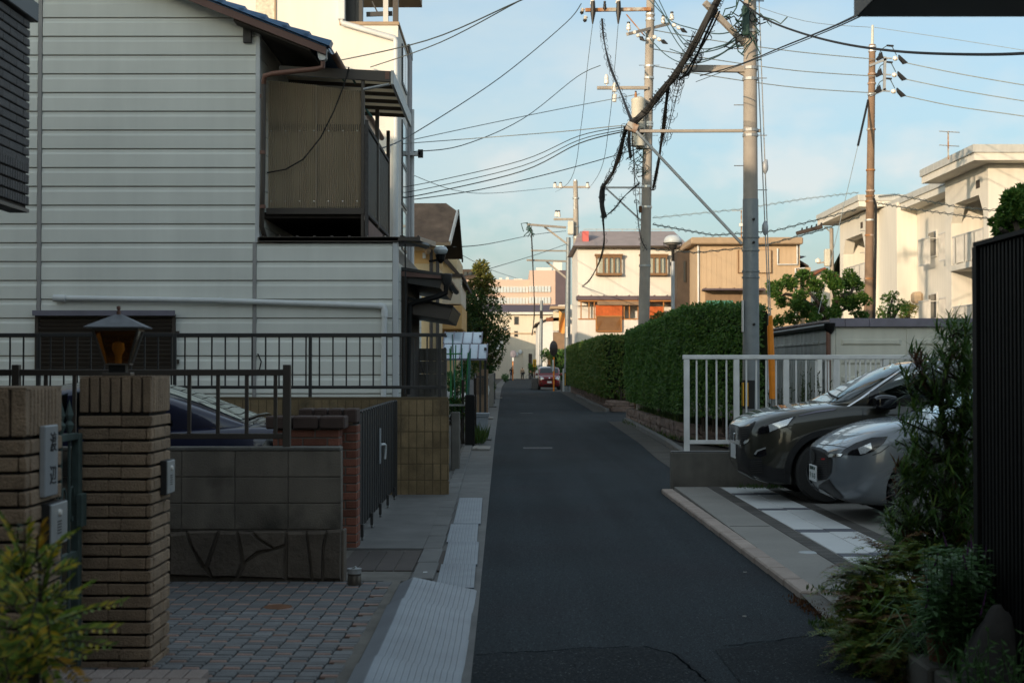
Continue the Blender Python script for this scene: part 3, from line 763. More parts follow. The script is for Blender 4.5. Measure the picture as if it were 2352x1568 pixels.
# ---- red brick wall and pillar beyond
rb = thing('brick_wall', 'low red brick wall ending in a brick post before the folding gate', 'garden wall', (-1.8, 12.5, 0))
def bricks(t, x0, x1, y0, y1, z0, z1, mat, bl=.21, bh=.06, j=.012, facex=None):
 """bricks on the -Y face (and +X face) of a core"""
 MB().box(x0 + .008, x1 - .008, y0 + .008, y1 - .004, z0 - .02, z1).build('mortar_core', A['mortar'], t)
 rows_ = max(1, int(round((z1 - z0) / (bh + j)))); ph = (z1 - z0) / rows_
 for r_ in range(rows_):
  z = z0 + (r_ + .5) * ph
  x = x1
  first = bl if r_ % 2 == 0 else bl / 2
  while x > x0 + .02:
   L = min(first, x - x0)
   me = boxcache(L - j, .05, ph - j, mat)
   piece('brick', me, (x - L / 2, y0 + .025, z), t); x -= L; first = bl
  yv = y0 + .052; k = 0
  while yv < y1 - .03:
   L = min(bl / 2 if (r_ % 2 == 0 and k == 0) else bl, y1 - yv)
   piece('brick', boxcache(.05, L - j, ph - j, mat), (x1 - .025, yv + L / 2, z), t); yv += L; k += 1
BC = {}
def boxcache(sx, sy, sz, mat):
 k = (round(sx, 3), round(sy, 3), round(sz, 3), mat.name)
 if k not in BC: BC[k] = boxmesh('brick', mat, sx, sy, sz, .004, .0012)
 return BC[k]
bricks(rb, X(770, 12.5), X(822, 12.5), 12.48, 12.72, .0, Z(975, 12.5), A['brick_red'])
bricks(rb, X(628, 12.2), X(782, 12.2), 12.15, 12.36, .0, Z(985, 12.2), A['brick_red'])
for k in range(3): MB().box(X(615 + k*61, 12.2), X(615 + (k+1)*61, 12.2) - .012, 12.10, 12.40, Z(985, 12.2) + .004, Z(955, 12.2)).build('cap_brick', A['brick_dark'], rb, bevel=.012)
for k in range(4): MB().box(X(688 + k*34, 12.5), X(688 + (k+1)*34, 12.5) - .012, 12.45, 12.75, Z(972, 12.5) + .004, Z(938, 12.5)).build('cap_brick', A['brick_dark'], rb, bevel=.012)
# ---- folding gate
fg = thing('folding_gate', 'dark folding lattice gate with castors before the parked sedan', 'gate', (-1.42, 15.2, 0))
gx0 = -1.40
MB().box(gx0 - .03, gx0 + .03, 12.78, 12.84, .03, 1.2).build('end_stile', A['dark_metal'], fg, bevel=.004)
MB().box(gx0 - .075, gx0 - .015, 17.52, 17.58, .03, 1.2).build('end_stile', A['dark_metal'], fg, bevel=.004)
A['gate_dark'] = M('gate_dark', (.02, .0195, .019), .6, spec=.3)
sm = boxmesh('slat', A['gate_dark'], .028, .124, 1.06, .006)
for i in range(36):
 y = 12.92 + i * .129
 piece('slat', sm, (gx0 - .0095 * (y - 12.8) + (.004 if i % 2 else -.004), y, .66), fg)
capm = boxmesh('slat_cap', A['dark_metal'], .04, .058, .02, .006)
for i in range(36):
 y = 12.92 + i * .129
 piece('slat_cap', capm, (gx0 - .0095 * (y - 12.8) + (.014 if i % 2 else -.014), y, 1.20), fg)
for i in range(5):
 y = 13.0 + i * 1.0
 xc = gx0 + .035 - .0095 * (y - 12.8)
 cs = MB().box(xc - .014, xc + .014, y - .02, y + .02, .06, .18).build('castor', A['dark_metal'], fg, bevel=.004)
 MB().lathe([(0, -.012), (.03, -.012), (.034, 0), (.03, .012), (0, .012)], (xc, y + .02, .064), 12, 'x').build('castor_wheel', A['galv'], cs, smooth=True)
hy = 14.9; hx = gx0 + .03 - .0095 * 2.1
MB().box(hx, hx + .018, hy - .02, hy + .02, .60, .97).build('lock_plate', A['lamp_metal'], fg, bevel=.003)
MB().tube([(hx + .015, hy + .02, .80), (hx + .05, hy + .06, .80), (hx + .055, hy + .12, .79), (hx + .05, hy + .16, .72), (hx + .045, hy + .165, .64)], .013, 8).build('handle', A['pvc'], fg, smooth=True)
# ---- yellow ribbed block wall
yw = thing('block_wall', 'yellowish ribbed concrete block wall with dark aluminium fence above', 'garden wall', (-3, 17.8, 0))
wy0 = 17.70
A['mortar_yellow'] = M('mortar_yellow', (.12, .088, .05), .95, var=.2)
xe = X(1030, wy0)
MB().box(-8.2, xe - .006, wy0 + .02, wy0 + .12, -.02, 1.24).build('mortar_core', A['mortar_yellow'], yw)
rib = MB()
for k in range(4): rib.prism([(-.196 + k*.098 + .002, 0), (-.196 + k*.098 + .005, -.016), (-.196 + (k+1)*.098 - .005, -.016), (-.196 + (k+1)*.098 - .002, 0)], 'z', -.094, .094)
ribm = rib.mesh('block', A['block_yellow'])
ribh = MB()
for k in range(2): ribh.prism([(-.098 + k*.098 + .004, 0), (-.098 + k*.098 + .010, -.016), (-.098 + (k+1)*.098 - .010, -.016), (-.098 + (k+1)*.098 - .004, 0)], 'z', -.097, .097)
ribhm = ribh.mesh('block', A['block_yellow'])
for rr in range(6):
 z = .06 + rr * .2; x = xe
 if rr % 2: piece('block', ribhm, (x - .098, wy0 + .032, z + .05), yw); x -= .197
 while x > -7.9:
  piece('block', ribm, (x - .197, wy0 + .032, z + .05), yw); x -= .394
for rr in range(6): MB().box(xe - .004, xe + .004, wy0 + .006, wy0 + .12, .01 + rr * .2, .195 + rr * .2).build('end_face', A['block_yellow'], yw)
df = wy0 + .06
bar_fence('garden_fence', 'long dark aluminium fence with close bars on the yellow block wall', df, -8.2, X(1025, df), Z(765, df), Z(889, df), 1.235, [X(1010, df), X(713, df), X(402, df), X(90, df)], .168, .018, .045, A['dark_metal'], postw=.04)
# tin can
cxx = X(815, 10.35)
ca = thing('tin_can', 'small tin can with opened lid at the paving edge', 'can', (cxx, 10.35, .02))
MB().lathe([(0, .012), (.048, .012), (.05, .02), (.05, .085), (.047, .09), (.05, .095), (.05, .105)], (cxx, 10.35, .008), 18).build('body', A['can'], ca, smooth=True)
MB().lathe([(.05, .105), (.05, .135), (.053, .14), (.045, .141), (.0, .132)], (cxx, 10.35, .008), 18).build('lid', A['galv'], ca, smooth=True)
MB().tube([(cxx - .02, 10.35, .142), (cxx - .005, 10.345, .15), (cxx + .012, 10.34, .162)], .007, 6).build('tab', A['galv'], ca)
# ================================================================ LEFT HOUSES
# ---- shade-giving neighbours at and behind the viewpoint, left
tb = thing('tiled_house', 'dark grey tiled house whose upper floor overhangs at the left edge', 'house', (-6.8, 1, 0))
tx = X(63, 8.6)
MB().box(-9.7, tx + .0, -26, 8.55, 2.55, 8.45).build('upper_wall', A['dark_wall'], tb)
MB().box(-10.5, -4.6, -26, 7.2, -.02, 2.549).build('lower_wall', A['concrete_dark'], tb)
MB().box(-21, -9.702, -20, 8.6, -.02, 9.9).build('shade_wing', A['dark_wall'], tb)  # unseen wing added to cast shade on the siding house
MB().box(-21.3, -10.2, -20.3, 8.9, 9.901, 10.1).build('roof', A['roof_grey'], tb)
MB().box(tx - .35, tx + .05, -26, 8.62, Z(48, 8.6), Z(48, 8.6) + .12).build('coping', A['dark_metal'], tb, bevel=.006)
tilem = M('wall_tile', (.115, .105, .10), .75, var=.15, vs=20, rnd=.12, bump=.5, bs=120, fine=.2)
z = Z(48, 8.6) - .03
k = 0
while z > 2.80:
 y = 8.56
 L0 = .227 if k % 2 else .114
 while y > 6.9:
  piece('wall_tile', boxcache(.02, L0 - .007, .045, tilem), (tx + .008, y - L0 / 2, z), tb); y -= L0; L0 = .227
 z -= .055; k += 1
for r_ in range(4):
 for j in range(26): piece('wall_tile', boxcache(.02, .034, .055, tilem), (tx + .008, 8.54 - j * .041, 2.80 - .065 * r_), tb)
MB().box(tx - .1, tx + .016, 6.0, 8.565, 2.535, 2.556).build('soffit_edge', A['dark_metal'], tb)
# ---- siding house
hy = 20.5
A['seam'] = M('seam', (.30, .275, .25), .8)
sh = thing('siding_house', 'pale horizontal-siding house with blue tiled roof and brown balcony', 'house', (-5.5, hy, 0))
xc = X(590, hy); xe2 = X(912, hy)          # upper corner, ground floor corner
XL_ = -9.5
yb = 28.0
MB().box(XL_, xc - .01, hy + .02, yb, 0, 6.2).build('wall_core', A['seam'], sh)
MB().box(xc - .02, xe2 - .012, hy + .02, yb - 2, 0, Z(566, hy)).build('wall_core', A['seam'], sh)
rake = lambda x: Z(0, hy) + (X(490, hy) - x) * .395 + .0    # underside of the rake at this x
MB().prism([(XL_, 6.19), (xc, 6.19), (xc, rake(xc) - .02), (XL_, rake(XL_) - .02)], 'y', hy + .02, hy + .16).build('gable_core', A['seam'], sh)
pitch = 43.3 * hy / FPX
z0 = Z(905, hy) + .01 - 3 * pitch
tr1 = X(88, hy); tr2 = X(584, hy)
def board(xa, xb, z, xb_top=None):
 """one siding board: flat lower face, lip set back at the top"""
 xt = xb if xb_top is None else xb_top
 pr = [(0, .002), (-.024, .008), (-.024, pitch * .70), (-.012, pitch * .82), (-.012, pitch - .012), (0, pitch - .010)]
 vs = []
 for (dy, dz) in pr: vs.append((xa, hy + dy + .02, z + dz))
 for (dy, dz) in pr: vs.append((xb + (xt - xb) * dz / pitch, hy + dy + .02, z + dz))
 n = len(pr)
 MB().add(vs, [(i, i+1, n+i+1, n+i) for i in range(n-1)] + [tuple(range(n)), tuple(range(2*n-1, n-1, -1))]).build('siding_board', A['siding'], sh)
i = 0; z = z0
while z < Z(-60, hy):
 zt = z + pitch
 upper = z > Z(557, hy) - .02
 board(XL_, tr1 - .035, z)
 if upper:
  lim = lambda h: min(xc - .03, X(490, hy) + (Z(0, hy) - h) / .395 - .02)
  a, b = lim(z), lim(zt)
  board(tr1 + .035, a, z, b)
 else:
  board(tr1 + .035, tr2 - .03, z)
  if zt < Z(557, hy) + .02: board(tr2 + .03, xe2 - .07, z)
 z += pitch
for xx_, za, zb in ((tr1, 0, Z(-60, hy)), (tr2, 0, Z(557, hy))): MB().box(xx_ - .028, xx_ + .028, hy - .012, hy + .03, za, zb).build('joint_trim', A['siding_trim'], sh, bevel=.004)
MB().box(xc - .03, xc + .035, hy - .018, hy + .10, Z(557, hy), Z(50, hy)).build('corner_trim', A['corner_trim'], sh, bevel=.006)
MB().box(xe2 - .065, xe2 + .015, hy - .018, hy + .12, 0, Z(556, hy)).build('corner_trim', A['corner_trim'], sh, bevel=.006)
# side wall, road side of upper storey
k = 0; z = Z(557, hy)
while z < Z(80, hy):
 MB().box(xc - .004, xc + .012, hy + .105, yb, z + .004, z + pitch - .006).build('siding_board', A['siding'], sh); z += pitch
k = 0; z = z0
while z < Z(620, hy):
 MB().box(xe2 - .01, xe2 + .012, hy + .125, yb - 2.2, z + .004, z + pitch - .006).build('siding_board', A['siding'], sh); z += pitch
MB().box(X(557, hy), X(576, hy), hy - .06, hy - .002, Z(97, hy), Z(48, hy)).build('wood_block', A['wood_grey'], sh, bevel=.006)
# roof: slab, barge board, verge tiles, tile rows
ey = 20.18
ex = X(750, ey); ez = Z(105, ey)
sl = .395
rx = -9.5
def rz(x): return ez + (ex - x) * sl
roof = MB().prism([(ex, ez), (rx, rz(rx)), (rx, rz(rx) + .06), (ex, ez + .06)], 'y', ey + .04, yb + .4).build('roof', A['roof_blue'], sh)
MB().prism([(ex - .02, ez - .005), (rx, rz(rx) - .005), (rx, rz(rx) - .11), (ex - .02, ez - .11)], 'y', ey, ey + .035).build('barge_board', A['barge'], sh)
MB().prism([(ex - .25, rz(ex - .25) - .11), (xc - .3, rz(xc - .3) - .11), (xc - .3, rz(xc - .3) - .15), (ex - .25, rz(ex - .25) - .15)], 'y', ey + .04, yb).build('soffit', A['wood_dark'], sh)
vm = MB().prism([(-.20, .0), (.20, -.0), (.20, .085), (-.20, .040)], 'y', -.06, .16).mesh('verge_tile', A['roof_blue'])
L = .33
for i in range(16):
 x = ex - (i + .5) * L * .93
 piece('verge_tile', vm, (x, ey + .02, rz(x) + .02), roof, rot=(0, math.atan(sl), 0))
rt = boxmesh('roof_tile', A['roof_blue'], .36, .26, .03, .006)
for i in range(5):
 for j in range(24):
  x = ex - (i + .5) * L * .93
  piece('roof_tile', rt, (x, ey + .35 + j * .275, rz(x) + .075), roof, rot=(0, math.atan(sl) + .06, 0))
# eave gutter, rain head and downpipe
gu = MB()
gpts = [(ex + .06 + .055 * math.cos(a), ez - .03 + .055 * math.sin(a)) for a in [math.pi * k / 6 + math.pi for k in range(7)]]
for a, b in zip(gpts, gpts[1:]): gu.poly((a[0], ey + .1, a[1]), (b[0], ey + .1, b[1]), (b[0], yb, b[1]), (a[0], yb, a[1]))
gu.build('eave_gutter', A['copper_pipe'], sh)
hx_, hz_ = X(737, ey), Z(115, ey)
hd = MB(); hd.prism([(-.075, .05), (.075, .05), (.06, -.09), (.03, -.12), (-.03, -.12), (-.06, -.09)], 'y', -.06, .06)
for q in range(len(hd.v)): hd.v[q] = (hd.v[q][0] + hx_, hd.v[q][1] + ey + .12, hd.v[q][2] + hz_)
hd.build('rain_head', A['galv'], sh, bevel=.008)
MB().tube([(hx_, ey + .12, hz_ - .1), (hx_, ey + .12, Z(148, ey)), (hx_ - .10, ey + .13, Z(152, ey)), W(625, 167, ey + .12), W(606, 172, ey + .14), W(603, 190, ey + .2)], .038, 10).build('downpipe', A['copper_pipe'], sh, smooth=True)
MB().tube([W(603, 188, ey + .2), W(603, 300, ey + .22), W(602, 420, ey + .24), W(600, 520, ey + .26), W(607, 545, ey + .4)], .037, 10).build('downpipe', A['brown_metal'], sh, smooth=True)
for yq in (215, 345, 470): MB().cyl(W(602, yq, ey + .22), W(602, yq + 8, ey + .22), .043, n=10).build('pipe_bracket', A['copper_pipe'], sh)
# balcony with corrugated screen
by = 20.95
bx0, bx1 = X(614, by), X(834, by)
bal = 24.6
sc = MB(); n = 96
zs0, zs1 = Z(478, by), Z(183, by)
def corr(x0, x1, z0_, z1a, z1b, y_, name, n):
 m = MB()
 for i in range(n):
  ta, tb_ = i / n, (i + 1) / n
  da = .026 * math.cos(i * math.pi); db = .026 * math.cos((i + 1) * math.pi)
  m.poly((x0 + (x1-x0)*ta, y_ + da, z0_), (x0 + (x1-x0)*tb_, y_ + db, z0_), (x0 + (x1-x0)*tb_, y_ + db, z1a + (z1b-z1a)*tb_), (x0 + (x1-x0)*ta, y_ + da, z1a + (z1b-z1a)*ta))
 return m.build(name, A['poly_brown'], sh, smooth=False)
xm = X(722, by)
corr(bx0, xm + .03, zs0, Z(183, by), Z(194, by), by - .012, 'corrugated_sheet', 46)
corr(xm, bx1, zs0, Z(194, by), Z(208, by), by + .03, 'corrugated_sheet', 46)
for yq, th in ((283, .10), (473, .09)): MB().box(bx0, bx1, by + .045, by + .085, Z(yq, by) - th, Z(yq, by)).build('screen_rail', A['brown_metal'], sh)
for yq in (300, 462):
 for k in range(7):
  px = X(622 + k * 33, by)
  MB().lathe([(.0, -.012), (.011, -.009), (.013, 0)], (px, by - .028, Z(yq, by)), 8, 'y').build('screw_cap', A['porcelain'], sh)
MB().box(bx1 - .035, bx1 + .015, by - .03, by + .05, Z(545, by), Z(165, by)).build('balcony_post', A['brown_metal'], sh, bevel=.004)
MB().box(bx1 + .025, bx1 + .075, by - .06, by - .01, Z(545, by), Z(275, by)).build('balcony_post', A['wood_grey'], sh, bevel=.004)
MB().box(bx0 - .02, bx1 + .02, by - .035, by + .035, Z(492, by), Z(478, by)).build('balcony_beam', A['brown_metal'], sh, bevel=.004)
MB().box(xc, bx1, by + .036, bal, Z(500, by), Z(486, by)).build('balcony_floor', A['wood_dark'], sh)
rxx = bx1 + .05
for zz in (Z(283, by), Z(500, by) + .1): MB().box(rxx - .02, rxx + .02, by, bal, zz - .05, zz).build('side_rail', A['wood_grey'], sh)
MB().box(rxx - .035, rxx + .03, by, bal, Z(545, by), Z(505, by)).build('side_fascia', A['barge'], sh)
bs_ = boxmesh('side_bar', A['dark_metal'], .018, .035, Z(290, by) - Z(500, by) - .08)
for k in range(34): piece('side_bar', bs_, (rxx, by + .1 + k * .103, (Z(290, by) + Z(500, by)) / 2), sh)
for yq in (by + 1.6, bal - .04): MB().box(rxx - .03, rxx + .03, yq - .03, yq + .03, Z(500, by), Z(205, by)).build('balcony_post', A['brown_metal'], sh)
# balcony canopy
ca0, ca1 = X(640, by), X(897, by)
zA, zB = Z(150, by), Z(163, by)
MB().prism([(ca0, zA), (ca1, zB), (ca1, zB - .16), (ca0, zA - .13)], 'y', by - .06, by).build('canopy_beam', A['brown_metal'], sh, bevel=.004)
MB().prism([(ca0, zA - .015), (ca1, zB - .015), (ca1, zB - .022), (ca0, zA - .022)], 'y', by + .001, bal).build('canopy_sheet', A['poly_brown'], sh)
for k in range(6): yq = by + .2 + k * .62; MB().prism([(ca0, zA - .03), (ca1 - .02, zB - .03), (ca1 - .02, zB - .09), (ca0, zA - .09)], 'y', yq, yq + .04).build('canopy_rafter', A['brown_metal'], sh)
MB().box(ca1 + .002, ca1 + .045, by - .07, bal, zB - .20, zB + .01).build('canopy_gutter', A['galv'], sh, bevel=.004)
MB().box(ca1 - .08, ca1 - .02, by - .066, by - .061, zB - .12, zB - .01).build('beam_end', A['copper_pipe'], sh)
MB().cyl((bx1, by - .02, Z(204, by)), (ca1 - .02, by - .02, Z(192, by)), .022, n=8).build('brace', A['galv'], sh)
for (x0_, y0_, x1_, y1_) in ((800, 165, 815, 190), (840, 250, 853, 267), (775, 165, 790, 185)): MB().cyl(W(x0_, y0_, by + .5), W(x1_, y1_, by + .6), .018, n=6).build('drying_hook', A['teal_pole'], sh)
MB().tube([W(800, 152, by - .1), W(790, 190, by - .1), W(765, 255, by - .1), W(735, 315, by - .1), W(695, 365, by - .1), W(655, 388, by - .1), W(612, 396, by - .08)], .011, 6).build('drooping_cable', A['cable'], sh, smooth=True)
# ground-floor lean-to roof strip
MB().box(X(592, hy), X(915, hy), hy - .05, hy + .02, Z(556, hy), Z(545, hy)).build('lean_to_fascia', A['brown_metal'], sh, bevel=.004)
MB().prism([(hy - .05, Z(544, hy)), (hy + 4.2, Z(514, hy) + .12), (hy + 4.2, Z(514, hy) + .03), (hy - .05, Z(553, hy))], 'x', X(596, hy), X(965, hy)).build('lean_to_roof', A['brown_metal'], sh)
for k in range(10): MB().box(X(600, hy) + k * .25, X(600, hy) + k * .25 + .03, hy - .045, hy + .1, Z(544, hy) - .005, Z(544, hy) + .02).build('roof_seam', A['brown_metal'], sh)
MB().cyl((X(925, hy), hy - .02, Z(548, hy)), (X(968, hy), hy + 1.2, Z(548, hy)), .05, n=8).build('eave_gutter', A['dark_metal'], sh)
# small road-side roofs
def awning(y0, y1, x0, x1, za, zb, name, th=.09):
 MB().prism([(x0, za), (x1, zb), (x1, zb - th), (x0, za - th)], 'y', y0, y1).build(name, A['dark_metal'], sh, bevel=.004)
ay = hy + .6
awning(ay, ay + 4, X(918, ay), X(1022, ay), Z(612, ay), Z(628, ay), 'porch_roof', .05)
MB().prism([(X(918, ay), Z(634, ay)), (X(1016, ay), Z(640, ay)), (X(1010, ay), Z(661, ay)), (X(922, ay), Z(648, ay))], 'y', ay + .05, ay + 3.9).build('porch_soffit', A['dark_metal'], sh)
MB().prism([(X(918, ay), Z(622, ay)), (X(1016, ay), Z(634, ay)), (X(1016, ay), Z(640, ay)), (X(918, ay), Z(634, ay))], 'y', ay - .02, ay + .04).build('porch_fascia', A['barge'], sh)
MB().cyl((X(1024, ay), ay - .05, Z(636, ay)), (X(1024, ay), ay + 4, Z(636, ay)), .055, n=10).build('eave_gutter', A['dark_metal'], sh)
MB().lathe([(.03, -.12), (.07, -.06), (.085, .06), (.075, .075)], (X(1026, ay), ay - .02, Z(640, ay)), 10).build('rain_head', A['dark_metal'], sh, smooth=True)
MB().tube([W(1026, 652, ay), W(1024, 672, ay), W(1005, 681, ay), W(960, 692, ay), W(942, 700, ay + .05), W(940, 730, ay + .05), W(936, 905, ay + .05)], .042, 9).build('downpipe', A['black_metal'], sh, smooth=True)
ay2 = hy + .75
MB().prism([(X(932, ay2), Z(683, ay2)), (X(1032, ay2), Z(702, ay2)), (X(1040, ay2), Z(706, ay2)), (X(1030, ay2), Z(735, ay2)), (X(1010, ay2), Z(732, ay2)), (X(932, ay2), Z(720, ay2))], 'y', ay2, ay2 + 3).build('side_canopy', A['brown_metal'], sh, bevel=.006)
MB().prism([(X(930, ay2), Z(680, ay2)), (X(1041, ay2), Z(702, ay2)), (X(1041, ay2), Z(706, ay2)), (X(930, ay2), Z(686, ay2))], 'y', ay2 - .05, ay2 + 3.1).build('canopy_top', A['black_metal'], sh)
MB().box(xe2 + .014, xe2 + .10, hy + .6, hy + 3.4, 0, Z(620, hy)).build('entry_frame', A['wood_dark'], sh)
MB().tube([W(930, 560, hy + .3), W(932, 700, hy + .3), W(928, 800, hy + .3), W(930, 905, hy + .3)], .012, 5).build('wall_cable', A['cable'], sh)
# white drain pipe along the wall
MB().tube([W(128, 684, hy - .06), W(500, 690, hy - .06), W(870, 702, hy - .06), W(885, 704, hy - .06)], .040, 12).build('waste_pipe', A['pvc'], sh, smooth=True)
MB().cyl(W(122, 684, hy - .06), W(150, 685, hy - .06), .052, n=12).build('pipe_socket', A['pvc'], sh, smooth=True)
MB().cyl(W(503, 690, hy - .06), W(512, 690, hy - .06), .047, n=12).build('pipe_socket', A['pvc'], sh, smooth=True)
MB().tube([W(868, 702, hy - .06), W(880, 703, hy - .06), W(883, 712, hy - .06), W(883, 728, hy - .06)], .049, 12).build('pipe_elbow', A['pvc'], sh, smooth=True)
MB().cyl(W(883, 720, hy - .06), W(880, 960, hy - .06), .040, n=12).build('waste_pipe', A['pvc'], sh, smooth=True)
# shuttered window
wx0, wx1, wz0, wz1 = X(82, hy), X(404, hy), Z(850, hy), Z(722, hy)
win = MB().box(wx0, wx1, hy - .05, hy + .03, wz1 - .05, wz1).build('window', A['brown_metal'], sh)
MB().box(wx0, wx0 + .05, hy - .05, hy + .03, wz0, wz1 - .05).build('window_frame', A['brown_metal'], win)
MB().box(wx1 - .05, wx1, hy - .05, hy + .03, wz0, wz1 - .05).build('window_frame', A['brown_metal'], win)
MB().box(wx0 - .02, wx1, hy - .11, hy - .051, wz1 - .02, wz1 + .055).build('window_hood', A['shed_fascia'], win)
MB().box(wx0 + .05, wx1 - .05, hy - .005, hy + .01, wz0, wz1 - .05).build('shutter_back', A['wood_dark'], win)
lv = boxmesh('shutter_slat', A['brown_metal'], wx1 - wx0 - .11, .02, .052)
z = wz0 + .03
while z < wz1 - .06: piece('shutter_slat', lv, ((wx0 + wx1) / 2, hy - .028, z), win, rot=(.5, 0, 0)); z += .062
for zz in (Z(765, hy), Z(830, hy)): MB().box(wx1 + .004, wx1 + .05, hy - .04, hy + .0, zz - .03, zz + .03).build('shutter_hinge', A['brown_metal'], win)
# electricity cover etc. on the wall
MB().tube([W(592, 812, hy - .02), W(600, 830, hy - .03), W(596, 848, hy - .02), W(588, 856, hy - .02)], .010, 5).build('wall_cable', A['cable'], sh)
# ---- grey block screen past the house
gp = thing('block_screen', 'plain grey concrete block screen behind the dark fence end', 'wall', (X(985, 24), 24, 0))
for r_ in range(9):
 for k in range(3): MB().box(X(948, 24) + k * .19, X(948, 24) + k * .19 + .187, 24, 24.12, r_ * .215, r_ * .215 + .211).build('block', A['concrete_dark'], gp, bevel=.005)
MB().bar(W(952, 800, 23.9), W(990, 900, 23.9), .02, .02).build('leaning_rod', A['wood_grey'], gp)
# ---- tall white house
ty = 31.0
th_ = thing('white_house', 'tall white rendered house with roof terrace behind the siding house', 'house', (-6, ty, 0))
x1 = X(913, ty); xt = X(778, ty); zp = Z(47, ty)
MB().box(-12, x1, ty, 34.7, 0, zp - .08).build('wall', A['white_wall'], th_)
MB().box(-12, xt, ty + .001, 34.7, zp - .0799, 10.6).build('tower_wall', A['white_wall'], th_)
MB().box(xt + .002, x1 + .03, ty - .03, ty + .22, zp - .0798, zp).build('parapet_cap', A['tan_roof'], th_, bevel=.01)
MB().box(x1 - .2, x1 + .03, ty + .222, 34.72, zp - .0798, zp).build('parapet_cap', A['tan_roof'], th_, bevel=.01)
for xq, w_, mm in ((882, .11, A['window_white']), (905, .12, A['brown_metal']), (800, .2, A['dark_metal']), (820, .16, A['dark_metal'])): MB().box(X(xq, ty) - w_ / 2, X(xq, ty) + w_ / 2, ty + .25, ty + .25 + w_, zp + .001, 10.4).build('terrace_post', mm, th_)
MB().box(xt + .01, x1 + .3, ty - .1, 34.6, 10.4, 10.6).build('terrace_roof', A['tan_roof'], th_)
MB().bar(W(840, 30, ty + .5), W(900, 28, ty + .5), .05, .10).build('laundry_rail', A['dark_metal'], th_)
MB().bar(W(853, 0, ty + .5), W(868, 30, ty + .5), .03, .03).build('laundry_brace', A['dark_metal'], th_)
MB().box(X(628, ty) , X(632, ty), ty - .03, ty - .002, Z(80, ty), 10.5).build('window_trim', A['tan_roof'], th_)
MB().box(X(585, ty), X(628, ty), ty - .02, ty - .001, Z(70, ty), 10.5).build('window', A['curtain'], th_)
MB().tube([W(783, -60, ty - .08), W(783, 40, ty - .08), W(785, 50, ty - .08), W(905, 85, ty - .08), W(908, 92, ty - .08), W(908, 640, ty - .08)], .062, 10).build('downpipe', A['pvc'], th_, smooth=True)
MB().box(X(776, ty), X(792, ty), ty - .16, ty - .0, Z(45, ty), 10.5).build('pipe_box', A['pvc'], th_, bevel=.01)
# road-side face
sx_ = x1 + .004
MB().box(x1 + .001, x1 + .05, 33.8, 34.75, 0, Z(125, 34.2)).build('corner_pier', A['grey_brickwall'], th_)
MB().box(x1, x1 + .06, 33.75, 34.8, Z(125, 34.2), Z(118, 34.2) + .1).build('pier_cap', A['brown_metal'], th_)
MB().cyl((x1 + .09, 34.2, 0), (x1 + .09, 34.2, Z(250, 34.2)), .05, n=8).build('downpipe', A['pvc'], th_)
for (za, zb) in ((Z(390, 33), Z(290, 33)), (Z(480, 33), Z(393, 33)), (Z(580, 33), Z(488, 33)), (Z(210, 33), Z(120, 33))):
 w_ = MB().box(x1 + .001, x1 + .03, 32.0, 33.4, za, zb).build('window', A['window_brown'], th_)
 w_.data.materials[0] = A['dark_metal']
 MB().box(x1 + .031, x1 + .036, 32.06, 32.68, za + .06, zb - .06).build('pane', A['glass_dark'], w_)
 MB().box(x1 + .031, x1 + .036, 32.74, 33.34, za + .06, zb - .06).build('pane', A['glass_dark'], w_)
MB().box(x1 + .05, x1 + .30, 34.0, 34.2, Z(355, 34), Z(348, 34)).build('cable_bracket', A['pvc'], th_)
MB().box(x1 + .24, x1 + .36, 34.0, 34.12, Z(360, 34), Z(342, 34)).build('cable_clamp', A['iron_black'], th_)
# ---- yellow houses with brown roofs
ky = 45.0
kh = thing('yellow_house', 'yellow rendered house with steep brown shingle roof past the white house', 'house', (-3.5, ky, 0))
MB().box(-9, X(1000, ky), ky + .6, 49.5, 0, Z(562, ky)).build('wall', A['yellow_wall'], kh)
MB().box(-9, X(1000, ky) + .01, ky + .59, 49.45, Z(602, ky), Z(572, ky)).build('wall_band', A['ochre_wall'], kh)  # ochre strip under the eave: low sunlight painted into the wall colour
MB().add([(-9, ky, Z(556, ky)), (X(1034, ky), ky, Z(556, ky)), (X(1046, ky), ky + 1.6, Z(472, ky)), (X(1018, ky), ky + 1.9, Z(450, ky)), (-9, ky + 1.9, Z(450, ky)),
   (-9, ky + .05, Z(560, ky)), (X(1034, ky), ky + .05, Z(560, ky)), (X(1046, ky), ky + 1.7, Z(476, ky)), (X(1018, ky), ky + 2.0, Z(456, ky)), (-9, ky + 2.0, Z(456, ky))],
   [(0,1,2,3,4), (5,6,7,8,9), (0,1,6,5), (1,2,7,6), (2,3,8,7)]).build('roof', A['roof_brown'], kh)
MB().bar((X(1033, ky), ky - .02, Z(558, ky)), (X(1046, ky), ky + 1.6, Z(474, ky)), .06, .16).build('barge_board', A['window_white'], kh)
MB().bar((-9, ky - .02, Z(560, ky)), (X(1034, ky), ky - .02, Z(560, ky)), .08, .10).build('fascia', A['tan_roof'], kh)
MB().add([(X(1047, ky), ky + 1.7, Z(474, ky)), (X(1052, ky), ky + 3.6, Z(575, ky)), (X(1000, ky), ky + 3.6, Z(575, ky)), (X(1016, ky), ky + 1.0, Z(560, ky))], [(0, 1, 2, 3)]).build('gable_soffit', A['dark_wall'], kh)
MB().bar((X(1048, ky), ky + 1.7, Z(470, ky)), (X(1053, ky), ky + 3.6, Z(580, ky)), .05, .12).build('barge_board', A['dark_wall'], kh)
for xq in (988, 1003): MB().cyl((X(xq, ky), ky + .5, 0), (X(xq, ky), ky + .5, Z(570, ky)), .055, n=8).build('downpipe', A['wood_grey'], kh)
MB().lathe([(.05, -.1), (.12, .0), (.10, .12)], (X(980, ky), ky + .3, Z(575, ky)), 8).build('rain_head', A['tan_roof'], kh)
